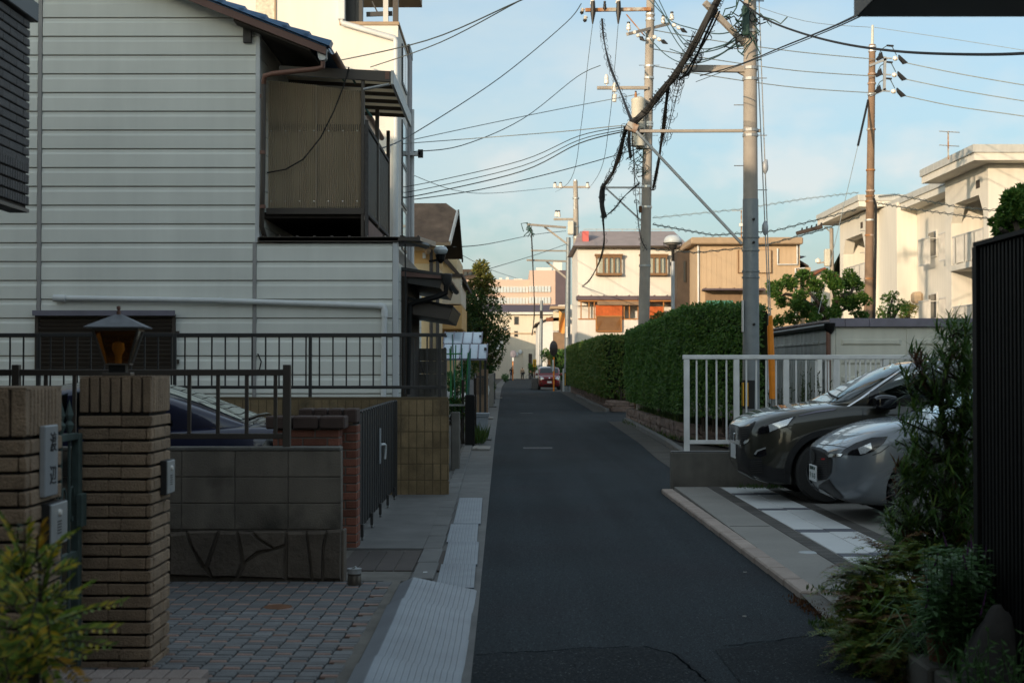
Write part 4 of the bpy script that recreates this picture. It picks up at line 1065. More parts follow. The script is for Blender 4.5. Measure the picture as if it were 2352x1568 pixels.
MB().box(X(968, ky), X(975, ky), ky + .5, ky + .6, Z(590, ky), Z(577, ky)).build('vent_cap', A['pvc'], kh)
k2 = 52.0
k2h = thing('ochre_house', 'ochre house with boxed balcony and sloping dark roof before the street tree', 'house', (-3, k2, 0))
MB().box(-9, X(1050, k2), k2, 58, 0, Z(585, k2)).build('wall', A['yellow_wall'], k2h)
MB().box(X(990, k2), X(1062, k2), k2 - 1.2, 56, Z(702, k2), Z(640, k2)).build('balcony', A['cream_wall'], k2h, bevel=.02)
MB().box(X(985, k2), X(1064, k2), k2 - 1.25, 56.1, Z(758, k2), Z(705, k2)).build('balcony_base', A['ochre_wall'], k2h, bevel=.02)
MB().box(X(990, k2), X(1066, k2), k2 - 1.27, 56.1, Z(641, k2) + .002, Z(636, k2) + .04).build('balcony_cap', A['dark_wall'], k2h)
pr = [(X(1018, k2), Z(583, k2)), (X(1072, k2), Z(648, k2)), (X(1072, k2), Z(656, k2)), (X(1014, k2), Z(595, k2))]
MB().prism(pr, 'y', k2 - .4, 58.5).build('roof', A['dark_wall'], k2h)
MB().prism([(X(960, k2), Z(583, k2)), (X(1018, k2), Z(583, k2)), (X(1014, k2), Z(595, k2)), (X(960, k2), Z(595, k2))], 'y', k2 - .4, 58.5).build('roof', A['dark_wall'], k2h)
MB().cyl((X(1003, k2), k2 - 1.3, 0), (X(1003, k2), k2 - 1.3, Z(600, k2)), .05, n=8).build('downpipe', A['verdigris'], k2h)
# porch lantern globe hanging off the siding house side
gl = thing('globe_light', 'grey globe wall light above the dark gutter elbow', 'wall light', W(1012, 578, 23.5))
MB().lathe([(0, .07), (.09, .05), (.12, 0), (.10, -.05), (.05, -.08), (0, -.085)], W(1012, 574, 23.5), 14).build('globe', A['lamp_dome'], gl, smooth=True)
MB().lathe([(.02, -.22), (.07, -.16), (.09, -.08), (.06, -.07)], W(1012, 574, 23.5), 10).build('holder', A['black_metal'], gl)
MB().bar(W(1012, 596, 23.5), W(985, 600, 23.5), .03, .04).build('bracket', A['black_metal'], gl)
# ---- left street beyond
def simple_house(name, label, x0, x1, y0, y1, h, wall, roofmat, ridge=1.4, over=.35, wins=(), along='y'):
 t = thing(name, label, 'house', ((x0 + x1) / 2, y0, 0))
 MB().box(x0, x1, y0, y1, 0, h).build('wall', wall, t)
 if ridge > 0:
  if along == 'y':
   xm = (x0 + x1) / 2
   MB().prism([(x0 - over, h - .05), (xm, h + ridge), (x1 + over, h - .05), (x1 + over, h + .10), (xm, h + ridge + .15), (x0 - over, h + .10)], 'y', y0 - over, y1 + over).build('roof', roofmat, t)
   MB().prism([(x0, h), (x1, h), (xm, h + ridge - .02)], 'y', y0 + .002, y0 + .12).build('gable', wall, t)
  else:
   ym = (y0 + y1) / 2
   MB().prism([(y0 - over, h - .05), (ym, h + ridge), (y1 + over, h - .05), (y1 + over, h + .10), (ym, h + ridge + .15), (y0 - over, h + .10)], 'x', x0 - over, x1 + over).build('roof', roofmat, t)
   MB().prism([(y0, h), (y1, h), (ym, h + ridge - .02)], 'x', x1 - .12, x1 - .002).build('gable', wall, t)
 else:
  MB().box(x0 - .1, x1 + .1, y0 - .1, y1 + .1, h + .001, h + .25).build('roof', roofmat, t)
 for (wx, wz, ww, wh) in wins:
  f = MB().box(wx, wx + ww, y0 - .05, y0 - .001, wz, wz + wh).build('window', A['window_brown'], t)
  MB().box(wx + .08, wx + ww - .08, y0 - .058, y0 - .051, wz + .08, wz + wh - .08).build('pane', A['glass_dark'], f)
 return t
simple_house('brown_house', 'dark house mostly hidden behind the tall street tree', -9, -2.2, 64, 74, 5.2, A['brown_wall'], A['dark_wall'], 1.6)
simple_house('grey_house', 'small grey house with jutting eaves past the street tree', -9, -2.0, 78, 92, 4.6, A['grey_brickwall'], A['dark_wall'], 1.3)
simple_house('tan_house', 'tan house with satellite dish down the left side', -10, -2.3, 100, 122, 4.4, A['tan_wall'], A['dark_wall'], 1.2)
simple_house('white_cottage', 'low white house near the far end of the left side', -11, -2.6, 132, 160, 3.6, A['far_white'], A['roof_grey'], 1.1)
simple_house('shade_house', 'two-storey tan house added at the far left corner to shade the street end', -12, -3.2, 190, 206, 7.2, A['tan_wall'], A['dark_wall'], 1.5)  # added to cast the slanting shade on the end building
simple_house('orange_shed', 'low rust-coloured shed before the end building', -8, -2.6, 168, 186, 2.6, A['orange_wood'], A['roof_grey'], .6)
# ================================================================ FAR END AND RIGHT-HAND BUILDINGS
# ---- end of street building
ey_ = 214.0
eb = thing('end_building', 'cream building with purple-brown roof closing the end of the street', 'building', (2.5, ey_, 0))
MB().box(-14, X(1292, ey_) + 6, ey_, 224, 0, Z(716, ey_)).build('wall', A['cream_wall'], eb)
MB().prism([(ey_ - .6, Z(718, ey_)), (ey_ + 5, Z(696, ey_)), (ey_ + 10, Z(718, ey_))], 'x', -14.5, X(1282, ey_)).build('roof', A['roof_purple'], eb)
MB().box(-14, X(1285, ey_), ey_ - .65, ey_ - .5, Z(722, ey_), Z(717, ey_)).build('eave_gutter', A['cream_white'], eb)
MB().box(-14, 14, ey_ - .12, ey_ - .001, Z(767, ey_), Z(764, ey_)).build('wall_band', A['tan_wall'], eb)
for (a, b, c, d) in ((1181, 727, 1191, 745), (1181, 760, 1189, 773), (1226, 760, 1233, 764)):
 f = MB().box(X(a, ey_), X(c, ey_), ey_ - .1, ey_ - .001, Z(d, ey_), Z(b, ey_)).build('window', A['brown_metal'], eb)
 MB().box(X(a, ey_) + .12, X(c, ey_) - .12, ey_ - .11, ey_ - .101, Z(d, ey_) + .12, Z(b, ey_) - .12).build('pane', A['glass_dark'], f)
for (a, b) in ((1160, 722), (1159, 755), (1186, 814), (1195, 808)): MB().lathe([(0, -.25), (.3, -.2), (.35, 0)], (X(a, ey_), ey_ - .05, Z(b, ey_)), 8, 'y').build('vent_cap', A['pvc'], eb)
MB().box(X(1201, ey_), X(1226, ey_), ey_ - .3, ey_ - .002, 0, Z(800, ey_)).build('entrance_block', A['cream_wall'], eb)
MB().box(X(1214, ey_), X(1222, ey_), ey_ - .36, ey_ - .301, 0, Z(812, ey_)).build('door', A['dark_wall'], eb)
# ---- pink office block
py = 320.0
pb = thing('office_block', 'long pink office block with ribbon windows beyond the street end', 'building', (5, py, 0))
MB().box(X(1060, py), X(1255, py), py, 345, 0, Z(642, py)).build('wall', A['pink_wall'], pb)
MB().box(X(1216, py), X(1300, py), py - 2, 345, 0, Z(622, py)).build('wall', A['pink_wall'], pb)
MB().box(X(1275, py), X(1300, py), py - 2.3, py - 2.001, 0, Z(622, py)).build('side_wall', A['roof_purple'], pb)
for (za, zb) in ((658, 672), (683, 698)):
 for k in range(24):
  xa = 1092 + k * 7.2
  if xa > 1258: break
  yy_ = py if xa < 1212 else py - 2
  f = MB().box(X(xa, py), X(xa + 6.4, py), yy_ - .25, yy_ - .001, Z(zb, py), Z(za, py)).build('window', A['window_white'], pb)
  MB().box(X(xa + .5, py), X(xa + 5.9, py), yy_ - .3, yy_ - .251, Z(zb - 1, py), Z(za + 1, py)).build('pane', A['lamp_dome'], f)  # pale blue colour stands in for sky reflected in the glass
for (a, b, c, d) in ((1232, 612, 1268, 622), (1272, 598, 1292, 622), (1146, 636, 1153, 642), (1162, 634, 1168, 642), (1180, 638, 1200, 642)):
 MB().box(X(a, py), X(c, py), py + 3, py + 8, Z(d, py) + .01, Z(b, py)).build('roof_plant', A['far_white'], pb)
bg = thing('distant_block', 'dark distant block peeping over the street tree', 'building', (X(1085, 330), 330, 0))
MB().box(X(1050, 330), X(1112, 330), 330, 345, 0, Z(618, 330)).build('wall', A['dark_wall'], bg)
for k in range(4): MB().box(X(1066 + k * 10, 330), X(1073 + k * 10, 330), 329.7, 329.99, Z(632, 330), Z(624, 330)).build('window', A['glass_dark'], bg)
# ---- right side houses between the office and the cream house
rh = simple_house('white_gable_house', 'white house with a low gable left of the round mirror', X(1236, 160), 11, 160, 176, Z(745, 160), A['far_white'], A['dark_wall'], 1.8)
rh2 = thing('stacked_house', 'narrow cream and brown house hung with an orange cloth', 'house', (5, 125, 0))
q = 125.0
MB().box(X(1283, q), 10, q, 140, 0, Z(700, q)).build('wall', A['cream_white'], rh2)
MB().box(X(1270, q), X(1304, q), q - 2.5, q - .001, Z(806, q), Z(764, q)).build('bay', A['brown_wall'], rh2)
MB().box(X(1262, q), X(1300, q), q - 3, q - .002, Z(712, q), Z(706, q)).build('eave', A['tan_roof'], rh2)
MB().box(X(1254, q), X(1300, q), q - 1, q - .003, Z(738, q), Z(730, q)).build('eave', A['terracotta'], rh2)
MB().box(X(1270, q), X(1292, q), q - 1, q - .004, Z(760, q), Z(715, q)).build('upper_bay', A['cream_wall'], rh2)
MB().box(X(1284, q), X(1286, q), q - 1.1, q - 1.001, Z(752, q), Z(722, q)).build('window', A['dark_wall'], rh2)
m = MB()
for i in range(8):
 for j in range(8):
  f = lambda a, b: (X(1281 + 17 * a, q) , q - 3.2 - .25 * math.sin(a * 5 + b * 3), Z(716 + 46 * b + 6 * math.sin(a * 3), q))
  m.poly(f(i/8, j/8), f((i+1)/8, j/8), f((i+1)/8, (j+1)/8), f(i/8, (j+1)/8))
m.build('cloth', A['orange_cloth'], rh2, smooth=True)
MB().box(X(1256, q), 8, q - 4, q - 2.502, Z(838, q), Z(812, q)).build('carport_beam', A['orange_wood'], rh2)
MB().box(X(1256, q), 8, q - 1.5, q - .005, 0, Z(838, q)).build('carport_back', A['dark_wall'], rh2)
# ---- cream house
cy_ = 85.0
ch = thing('cream_house', 'cream three-storey house with brown bay windows and orange blinds', 'house', (7, cy_, 0))
c0, c1_ = X(1327, cy_), X(1574, cy_)
ze, zf = Z(566, cy_), Z(690, cy_)
MB().box(c0, c1_, cy_, 93, zf - .3, ze).build('wall', A['cream_white'], ch)
MB().box(c0, c1_, cy_ + .3, 93, Z(785, cy_), zf - .301).build('lower_wall', A['cream_white'], ch)
MB().box(c0 + .2, c1_, cy_ + 1.2, 92.8, 0, Z(785, cy_) - .001).build('garage_wall', A['dark_wall'], ch)
rf = MB().add([(c0 - .3, cy_ - .4, ze), (c1_ + .2, cy_ - .4, ze), (c1_ - .3, cy_ + 3.2, Z(530, 88)), (c0 + .3, cy_ + 3.2, Z(530, 88)), (c0 - .3, 93.4, ze), (c1_ + .2, 93.4, ze)], [(0, 1, 2, 3), (2, 5, 4, 3), (1, 5, 2), (0, 3, 4), (0, 4, 5, 1)]).build('roof', A['roof_grey'], ch)
MB().box(c0 - .32, c1_ + .22, cy_ - .46, cy_ - .38, ze - .1, ze + .02).build('eave_gutter', A['dark_wall'], rf)
MB().box(X(1338, 86), X(1352, 86), 85.7, 86.7, Z(559, 86), Z(531, 86)).build('roof_panel', A['red_panel'], rf)
for k in range(7): MB().box(c0 + .5, c1_ - .4, 88.2, 88.25, Z(530, 88) + .1 + 0 * k, Z(530, 88) + .14).build('ridge_rail', A['galv'], rf) if k == 0 else MB().box(c0 + .5 + k * .8, c0 + .54 + k * .8, 88.2, 88.25, Z(530, 88), Z(530, 88) + .14).build('rail_post', A['galv'], rf)
def bay(t, xa, xb, ya, yb_, Y):
 x0, x1, z0, z1 = X(xa, Y), X(xb, Y), Z(yb_, Y), Z(ya, Y)
 f = MB().box(x0, x1, Y - .38, Y - .001, z0, z0 + .14).box(x0, x1, Y - .38, Y - .001, z1 - .12, z1).build('bay_window', A['window_brown'], t)
 for a, b in ((x0 + .02, x0 + .10), (x0 + .42, x0 + .52), ((x0+x1)/2 - .05, (x0+x1)/2 + .05), (x1 - .52, x1 - .42), (x1 - .10, x1 - .02)): MB().box(a, b, Y - .36, Y - .28, z0 + .141, z1 - .121).build('mullion', A['window_brown'], f)
 MB().box(x0 + .1, x1 - .1, Y - .30, Y - .29, z0 + .14, z1 - .12).build('pane', A['pane'], f)
 MB().box(x0 + .2, x1 - .2, Y - .2, Y - .15, z0 + .14, z1 - .12).build('curtain', A['curtain'], f)
 MB().box(x0 - .06, x1 + .06, Y - .44, Y - .001, z1 + .001, z1 + .10).build('bay_roof', A['window_brown'], f)
bay(ch, 1368, 1428, 588, 633, cy_); bay(ch, 1470, 1532, 588, 633, cy_)
MB().box(c0 - .1, c1_ + .25, cy_ - 1.0, cy_ - .002, Z(690, cy_), Z(681, cy_)).build('balcony_canopy', A['roof_purple'], ch)
for k in range(9): MB().box(c0 + k * .75, c0 + k * .75 + .05, cy_ - 1.01, cy_ - .01, Z(681, cy_) + .001, Z(679, cy_)).build('canopy_rib', A['roof_purple'], ch)
MB().box(c0, c1_, cy_ - .9, cy_ - .82, Z(694, cy_), Z(690, cy_) - .002).build('canopy_edge', A['orange_wood'], ch)
MB().box(c0, c1_, cy_ - .8, cy_ - .72, Z(785, cy_), Z(735, cy_)).build('balcony_wall', A['cream_white'], ch)
MB().box(c0, c1_, cy_ - .83, cy_ - .69, Z(735, cy_) + .001, Z(733, cy_) + .02).build('balcony_cap', A['orange_wood'], ch)
for xq in (1332, 1350, 1362, 1392, 1430, 1442, 1462, 1520): MB().box(X(xq, cy_), X(xq, cy_) + .07, cy_ - .78, cy_ - .73, Z(733, cy_) + .03, Z(694, cy_)).build('balcony_post', A['orange_wood'], ch)
MB().box(X(1366, cy_), X(1427, cy_), cy_ - .87, cy_ - .84, Z(735, cy_), Z(702, cy_)).build('sun_blind', A['orange_blind'], ch)
MB().box(X(1488, cy_), X(1520, cy_), cy_ - .71, cy_ - .68, Z(735, cy_), Z(705, cy_)).build('sun_blind', A['orange_blind'], ch)
lx0, lx1, lz0, lz1 = X(1366, cy_), X(1426, cy_), Z(763, cy_), Z(726, cy_)
lat = MB().box(lx0, lx1, cy_ - .99, cy_ - .95, lz0, lz0 + .08).box(lx0, lx1, cy_ - .99, cy_ - .95, lz1 - .08, lz1).box(lx0, lx0 + .08, cy_ - .988, cy_ - .952, lz0 + .081, lz1 - .081).box(lx1 - .08, lx1, cy_ - .988, cy_ - .952, lz0 + .081, lz1 - .081).build('lattice_screen', A['orange_wood'], ch)
MB().box(lx0, lx1, cy_ - .93, cy_ - .91, lz0, lz1).build('lattice_back', A['brown_wall'], lat)
for k in range(16):
 a = lx0 + .0 + k * .125
 MB().bar((max(a - .45, lx0 + .04), cy_ - .965, lz0 + .05 if a - .45 > lx0 else lz0 + .05 + 0), (min(a + .1, lx1 - .04), cy_ - .965, lz1 - .05), .02, .05, (0, 1, 0)).build('lattice_slat', A['orange_wood'], lat)
MB().box(X(1370, cy_), X(1485, cy_), cy_ - 1.05, cy_ - .88, Z(702, cy_), Z(693, cy_)).build('rolled_reed_shade', A['brown_wall'], ch)
MB().cyl((c1_ - .15, cy_ - .06, Z(680, cy_)), (c1_ - .15, cy_ - .06, ze), .05, n=6).build('downpipe', A['pvc'], ch)
MB().box(X(1540, cy_), X(1546, cy_), cy_ - .2, cy_ - .001, Z(610, cy_), Z(602, cy_)).build('wall_lamp', A['black_metal'], ch)
# ---- tan house
ny = 80.0
nh = thing('tan_house', 'tan flat-roofed house right of the cream house, blank signboard on wall', 'house', (13, ny, 0))
n0, n1_ = X(1600, ny), X(1838, ny)
MB().box(n0, n1_, ny, 92, 0, Z(562, ny)).build('wall', A['tan_wall'], nh)
for k in range(int((n1_ - n0) / .28)): MB().box(n0 + k * .28, n0 + k * .28 + .012, ny - .012, ny - .001, 0, Z(563, ny)).build('cladding_rib', A['tan_wall'], nh)
MB().box(n0 - .35, n1_ + .1, ny - .5, 92.3, Z(562, ny) + .001, Z(546, ny)).build('roof', A['tan_roof'], nh, bevel=.06)
for xq in (1612, 1650, 1752): MB().prism([(X(xq, ny), Z(546, ny)), (X(xq + 18, ny), Z(546, ny)), (X(xq + 8, ny), Z(541, ny))], 'y', ny + .5, ny + 3).build('roof_ridge', A['brown_wall'], nh)
MB().box(X(1570, ny), n0 - .002, ny + 3.0, 92, 0, Z(566, ny)).build('shaded_recess_wall', A['dark_wall'], nh)  # wall in the narrow gap, its shade put into the dark colour
MB().box(X(1585, ny), X(1590, ny), ny + 2.9, ny + 2.99, Z(640, ny), Z(590, ny)).build('window', A['glass_dark'], nh)
MB().box(X(1695, ny), X(1772, ny), ny - .14, ny - .0125, Z(627, ny), Z(574, ny)).build('signboard_edge', A['window_brown'], nh)
MB().box(X(1698, ny), X(1770, ny), ny - .17, ny - .141, Z(626, ny), Z(575, ny)).build('signboard', A['tan_wall'], nh)
MB().box(X(1612, ny), X(1752, ny), ny - 1.0, ny - .013, Z(668, ny), Z(664, ny)).build('awning', A['roof_purple'], nh)
for k in range(5): MB().box(X(1616, ny) + k * .8, X(1616, ny) + k * .8 + .05, ny - .98, ny - .014, Z(664, ny) + .001, Z(662, ny)).build('awning_rib', A['brown_wall'], nh)
MB().box(X(1620, ny), X(1702, ny), ny - .06, ny - .013, Z(720, ny), Z(672, ny)).build('window', A['brown_wall'], nh)
MB().box(X(1622, ny), X(1683, ny), ny - .10, ny - .062, Z(702, ny), Z(690, ny)).build('bamboo_blind', A['green_awning'], nh)
MB().tube([(X(1604, ny), ny - .08, 0), (X(1604, ny), ny - .08, Z(562, ny))], .05, 6).build('downpipe', A['pvc'], nh)
MB().tube([W(1832, 562, ny - .1), W(1832, 607, ny - .1), W(1787, 607, ny - .1), W(1787, 570, ny - .1)], .05, 6).build('downpipe', A['pvc'], nh)
MB().tube([W(1850, 616, ny - .1), W(1828, 616, ny - .1), W(1828, 735, ny - .1)], .05, 6).build('downpipe', A['pvc'], nh)
MB().box(n1_ + .002, X(1868, ny), ny + .6, 88, 0, Z(612, ny)).build('annex', A['tan_wall'], nh)
MB().prism([(n1_ - .1, Z(590, ny)), (X(1863, ny), Z(608, ny)), (X(1863, ny), Z(612, ny)), (n1_ - .1, Z(597, ny))], 'y', ny + .5, ny + 5).build('annex_roof', A['dark_wall'], nh)
MB().prism([(n1_, Z(583, ny)), (X(1862, ny), Z(585, ny)), (X(1850, ny), Z(590, ny)), (n1_, Z(592, ny))], 'y', ny + 1, ny + 5).build('dormer_roof', A['shed_fascia'], nh)
rr_ = simple_house('far_house', 'small red-roofed house glimpsed through the pruned tree', X(1855, 100), X(1930, 100), 100, 108, Z(645, 100), A['cream_wall'], A['terracotta'], .8)
# ---- apartment block, long side along the street
ap = thing('apartment_block', 'three-storey cream apartment block with balconies on the right', 'apartment block', (18, 60, 0))
FX = 17.0
H1 = Z(432, 58)                      # eave of low part
def wallbox(name, x0, x1, y0, y1, z0, z1, mat, t=ap, bevel=0): return MB().box(x0, x1, y0, y1, z0, z1).build(name, mat, t, bevel=bevel)
fl = [2.85, 5.55]                    # floor levels
roof_z = 8.75
wallbox('wall', FX + 2.4, 28, 51.25, 76, 0, roof_z, A['apartment'])
wallbox('front_wall', FX + 1.3, FX + 2.399, 55.701, 67.499, 0, roof_z, A['apartment'])
wallbox('front_wall', FX + 1.3, FX + 2.399, 73.201, 76, 0, Z(500, 71), A['apartment'])           # main body, set back
def balcony_bay(ya, yb_, x0, zroof):
 """a projecting bay: piers, slabs, recessed back wall, rails, heater boxes"""
 wallbox('pier', x0, FX + 2.398, ya, ya + .55, 0, zroof, A['apartment'])
 wallbox('pier', x0, FX + 2.397, yb_ - .75, yb_, 0, zroof, A['apartment'])
 for f_ in fl: wallbox('balcony_slab', x0 - .06, FX + 2.396, ya + .551, yb_ - .751, f_ - .22, f_, A['apartment'])
 wallbox('lintel', x0 + .001, FX + .5, ya + .551, yb_ - .751, zroof - 1.0, zroof, A['apartment'])
 for yq, sg in ((ya + .551, 1), (yb_ - .751, -1)):
  MB().prism([(yq, zroof - 1.001), (yq + sg * .5, zroof - 1.001), (yq, zroof - 1.7)], 'x', x0 + .002, FX + .4).build('corner_haunch', A['apartment'], ap)
 wallbox('vent_slot', x0 - .004, x0 + .02, ya + .9, ya + 1.35, zroof - .75, zroof - .45, A['dark_wall'])
 for f_ in fl + [.15]:
  wallbox('back_wall', FX + 2.34, FX + 2.395, ya + .552, yb_ - .752, f_ + .001, f_ + 2.55, A['apartment_shaded'])
  r_ = MB().box(x0 + .02, x0 + .07, ya + .552, yb_ - .752, f_ + 1.07, f_ + 1.12).build('railing', A['parapet_metal'], ap)
  y = ya + .6
  while y < yb_ - .8:
   MB().box(x0 + .03, x0 + .055, y, y + .05, f_ + .06, f_ + 1.07).build('rail_bar', A['window_white'], r_); y += .11
  y = ya + .6
  while y < yb_ - .8:
   MB().box(x0 + .01, x0 + .08, y, y + .06, f_ + .0, f_ + 1.07).build('rail_post', A['parapet_metal'], r_); y += 1.1
  hb = wallbox('water_heater', FX + 1.5, FX + 1.95, yb_ - 1.9, yb_ - 1.35, f_ + .5, f_ + 1.5, A['pvc'])
  MB().tube([(FX + 1.47, yb_ - 1.95, f_ + .4), (FX + 1.47, yb_ - 1.95, f_ + 1.75), (FX + 1.47, yb_ - 1.1, f_ + 1.75), (FX + 1.47, yb_ - 1.1, f_ + .4)], .05, 6).build('pipe', A['pvc'], hb)
  MB().box(FX + 1.49, FX + 1.499, yb_ - 1.78, yb_ - 1.5, f_ + 1.2, f_ + 1.32).build('grille', A['dark_wall'], hb)
  dw = wallbox('balcony_door', FX + 2.3, FX + 2.339, ya + .9, ya + 2.2, f_ + .05, f_ + 2.0, A['window_white'])
  MB().box(FX + 2.29, FX + 2.299, ya + 1.0, ya + 2.1, f_ + .15, f_ + 1.9).build('pane', A['glass_dark'], dw)
balcony_bay(50.65, 55.7, FX, 8.9)
balcony_bay(67.5, 73.2, FX - .1, Z(500, 71))
def window(ya, yb_, z0, z1, bars, xf=FX + 1.3):
 w_ = wallbox('window', xf - .05, xf - .001, ya, yb_, z0, z1, A['window_white'])
 MB().box(xf - .058, xf - .051, ya + .06, yb_ - .06, z0 + .06, z1 - .06).build('pane', A['glass_dark'], w_)
 if bars:
  g_ = MB().box(xf - .42, xf - .38, ya - .25, yb_ + .25, z0 - .35, z0 - .29).box(xf - .42, xf - .38, ya - .25, yb_ + .25, z0 + .78, z0 + .84).build('window_guard', A['window_white'], ap)
  y = ya - .25
  while y < yb_ + .26: MB().box(xf - .41, xf - .385, y - .02, y + .02, z0 - .289, z0 + .779).build('guard_bar', A['window_white'], g_); y += .13
  for y in (ya - .25, yb_ + .22): MB().box(xf - .41, xf - .002, y, y + .03, z0 + .75, z0 + .78).build('guard_bracket', A['window_white'], g_)
for f_ in fl + [.15]:
 for (a, b) in ((58.1, 59.3), (61.1, 62.3)): window(a, b, f_ + .85, f_ + 2.0, True)
 wallbox('meter_box', FX + 1.22, FX + 1.299, 55.9, 56.5, f_ + .6, f_ + 1.9, A['window_white'])
wallbox('stair_wing', FX + .4, FX + 1.299, 64.2, 67.4, 0, Z(474, 66), A['apartment'])
wallbox('vent_hood', FX + .9, FX + 1.298, 63.2, 63.9, 4.5, 5.0, A['tan_wall'], bevel=.1)
MB().cyl((FX + 1.2, 56.9, 0), (FX + 1.2, 56.9, 8.7), .09, n=8).build('downpipe', A['pvc'], ap)
wallbox('end_wing', FX + .55, 28, 50.66, 51.249, 0, 8.9, A['apartment'])
def roofslab(x0, y0, y1, z):
 r_ = MB().box(x0, 28.6, y0, y1, z + .001, z + .27).build('roof_slab', A['apartment'], ap)
 MB().box(x0 - .06, 28.7, y0 - .06, y1 + .06, z + .271, z + .55).build('roof_parapet', A['parapet_metal'], r_)
roofslab(FX - .75, 49.85, 56.3, 8.9)
roofslab(FX + .55, 56.301, 66.5, 8.75)
roofslab(FX - .75, 66.501, 75.5, Z(497, 71))
an = thing('roof_antenna', 'thin television antenna on the apartment roof', 'antenna', W(2181, 365, 52))
MB().cyl(W(2181, 365, 52), W(2181, 300, 52), .03, n=5).build('mast', A['rust_arm'], an)
for (ya_, xa, xb) in ((300, 2160, 2207), (332, 2160, 2206)):
 MB().bar(W(xa, ya_, 52), W(xb, ya_ + 3, 52), .03, .03).build('boom', A['galv'], an)
 for k in range(7): MB().bar(W(xa + 2 + k * 7, ya_, 51.7), W(xa + 2 + k * 7, ya_, 52.3), .015, .015).build('element', A['galv'], an)
an2 = thing('roof_antenna', 'thin television antenna above the tan house roof', 'antenna', W(1704, 545, 82))
MB().cyl(W(1704, 548, 82), W(1704, 482, 82), .04, n=5).build('mast', A['rust_arm'], an2)
MB().bar(W(1682, 484, 82), W(1712, 482, 82), .04, .04).build('boom', A['galv'], an2)
for k in range(6): MB().bar(W(1685 + k * 5, 484, 81.6), W(1685 + k * 5, 484, 82.4), .025, .025).build('element', A['galv'], an2)
MB().box(X(1698, 82), X(1706, 82), 81.8, 82, Z(520, 82), Z(513, 82)).build('amplifier', A['pvc'], an2)
# distant wooded hill
hm = MB(); pts = []
for i in range(40):
 xx = 600 + i * 60; hh = 2600
 pts.append((xx, hh, 150 + 110 * math.sin(i * .19 + .6) + 25 * math.sin(i * 1.1) + 9 * math.sin(i * 3.7)))
for a, b in zip(pts, pts[1:]):
 hm.poly((a[0], hh - 500, -5), (b[0], hh - 500, -5), b, a); hm.poly(a, b, (b[0], hh + 600, -5), (a[0], hh + 600, -5))
tag(hm.build('hill', A['hill']), kind='structure')
# ================================================================ RIGHT SIDE: PARAPET, RAILING, SHED, FENCE
py_ = 18.7
pw = thing('parapet_wall', 'low weathered concrete parapet beside the parked cars', 'wall', (X(1540, py_), py_, 0))
xs = [X(1540, py_) + i * .12 for i in range(30)]
MB().box(xs[0], xs[-1], py_ - .06, py_ + .12, -.03, Z(1037, py_)).build('wall_body', A['concrete_dark'], pw, bevel=.018)
MB().box(xs[0] + .004, xs[-1], py_ - .055, py_ + .115, Z(1037, py_) - .004, Z(1037, py_) + .010).build('render_cap', A['concrete'], pw, bevel=.006)
rl_ = thing('railing', 'light grey metal railing on the low concrete parapet', 'railing', (3.6, py_, .5))
ry = py_ + .03; rx0, rx1 = X(1568, ry), 5.7
MB().box(rx0, rx1, ry - .035, ry + .035, Z(825, ry), Z(815, ry)).build('top_rail', A['fence_grey'], rl_, bevel=.006)
MB().box(rx0 + .05, rx1, ry - .015, ry + .015, Z(1019, ry), Z(1010, ry)).build('bottom_rail', A['fence_grey'], rl_, bevel=.003)
posts = [X(1577, ry) + k * .655 for k in range(6)]
for p in posts: MB().box(p - .036, p + .036, ry - .03, ry + .03, Z(1038, ry), Z(825, ry)).build('post', A['fence_grey'], rl_, bevel=.004)
bl_ = boxmesh('baluster', A['fence_grey'], .021, .021, Z(826, ry) - Z(1012, ry))
for k in range(5):
 for j in range(1, 5): piece('baluster', bl_, (posts[k] + j * .655 / 5, ry, (Z(826, ry) + Z(1012, ry)) / 2), rl_)
# far continuation of the railing, running back
rb2 = thing('railing', 'second grey railing run behind the dark SUV bonnet', 'railing', (6, 22, 0))
for k in range(7):
 x = 5.12 + k * .17
 MB().box(x - .012, x + .012, 23.0, 23.024, .3, Z(822, 23)).build('baluster', A['fence_grey'], rb2)
MB().box(5.05, 7, 22.98, 23.05, Z(826, 23), Z(820, 23)).build('top_rail', A['fence_grey'], rb2)
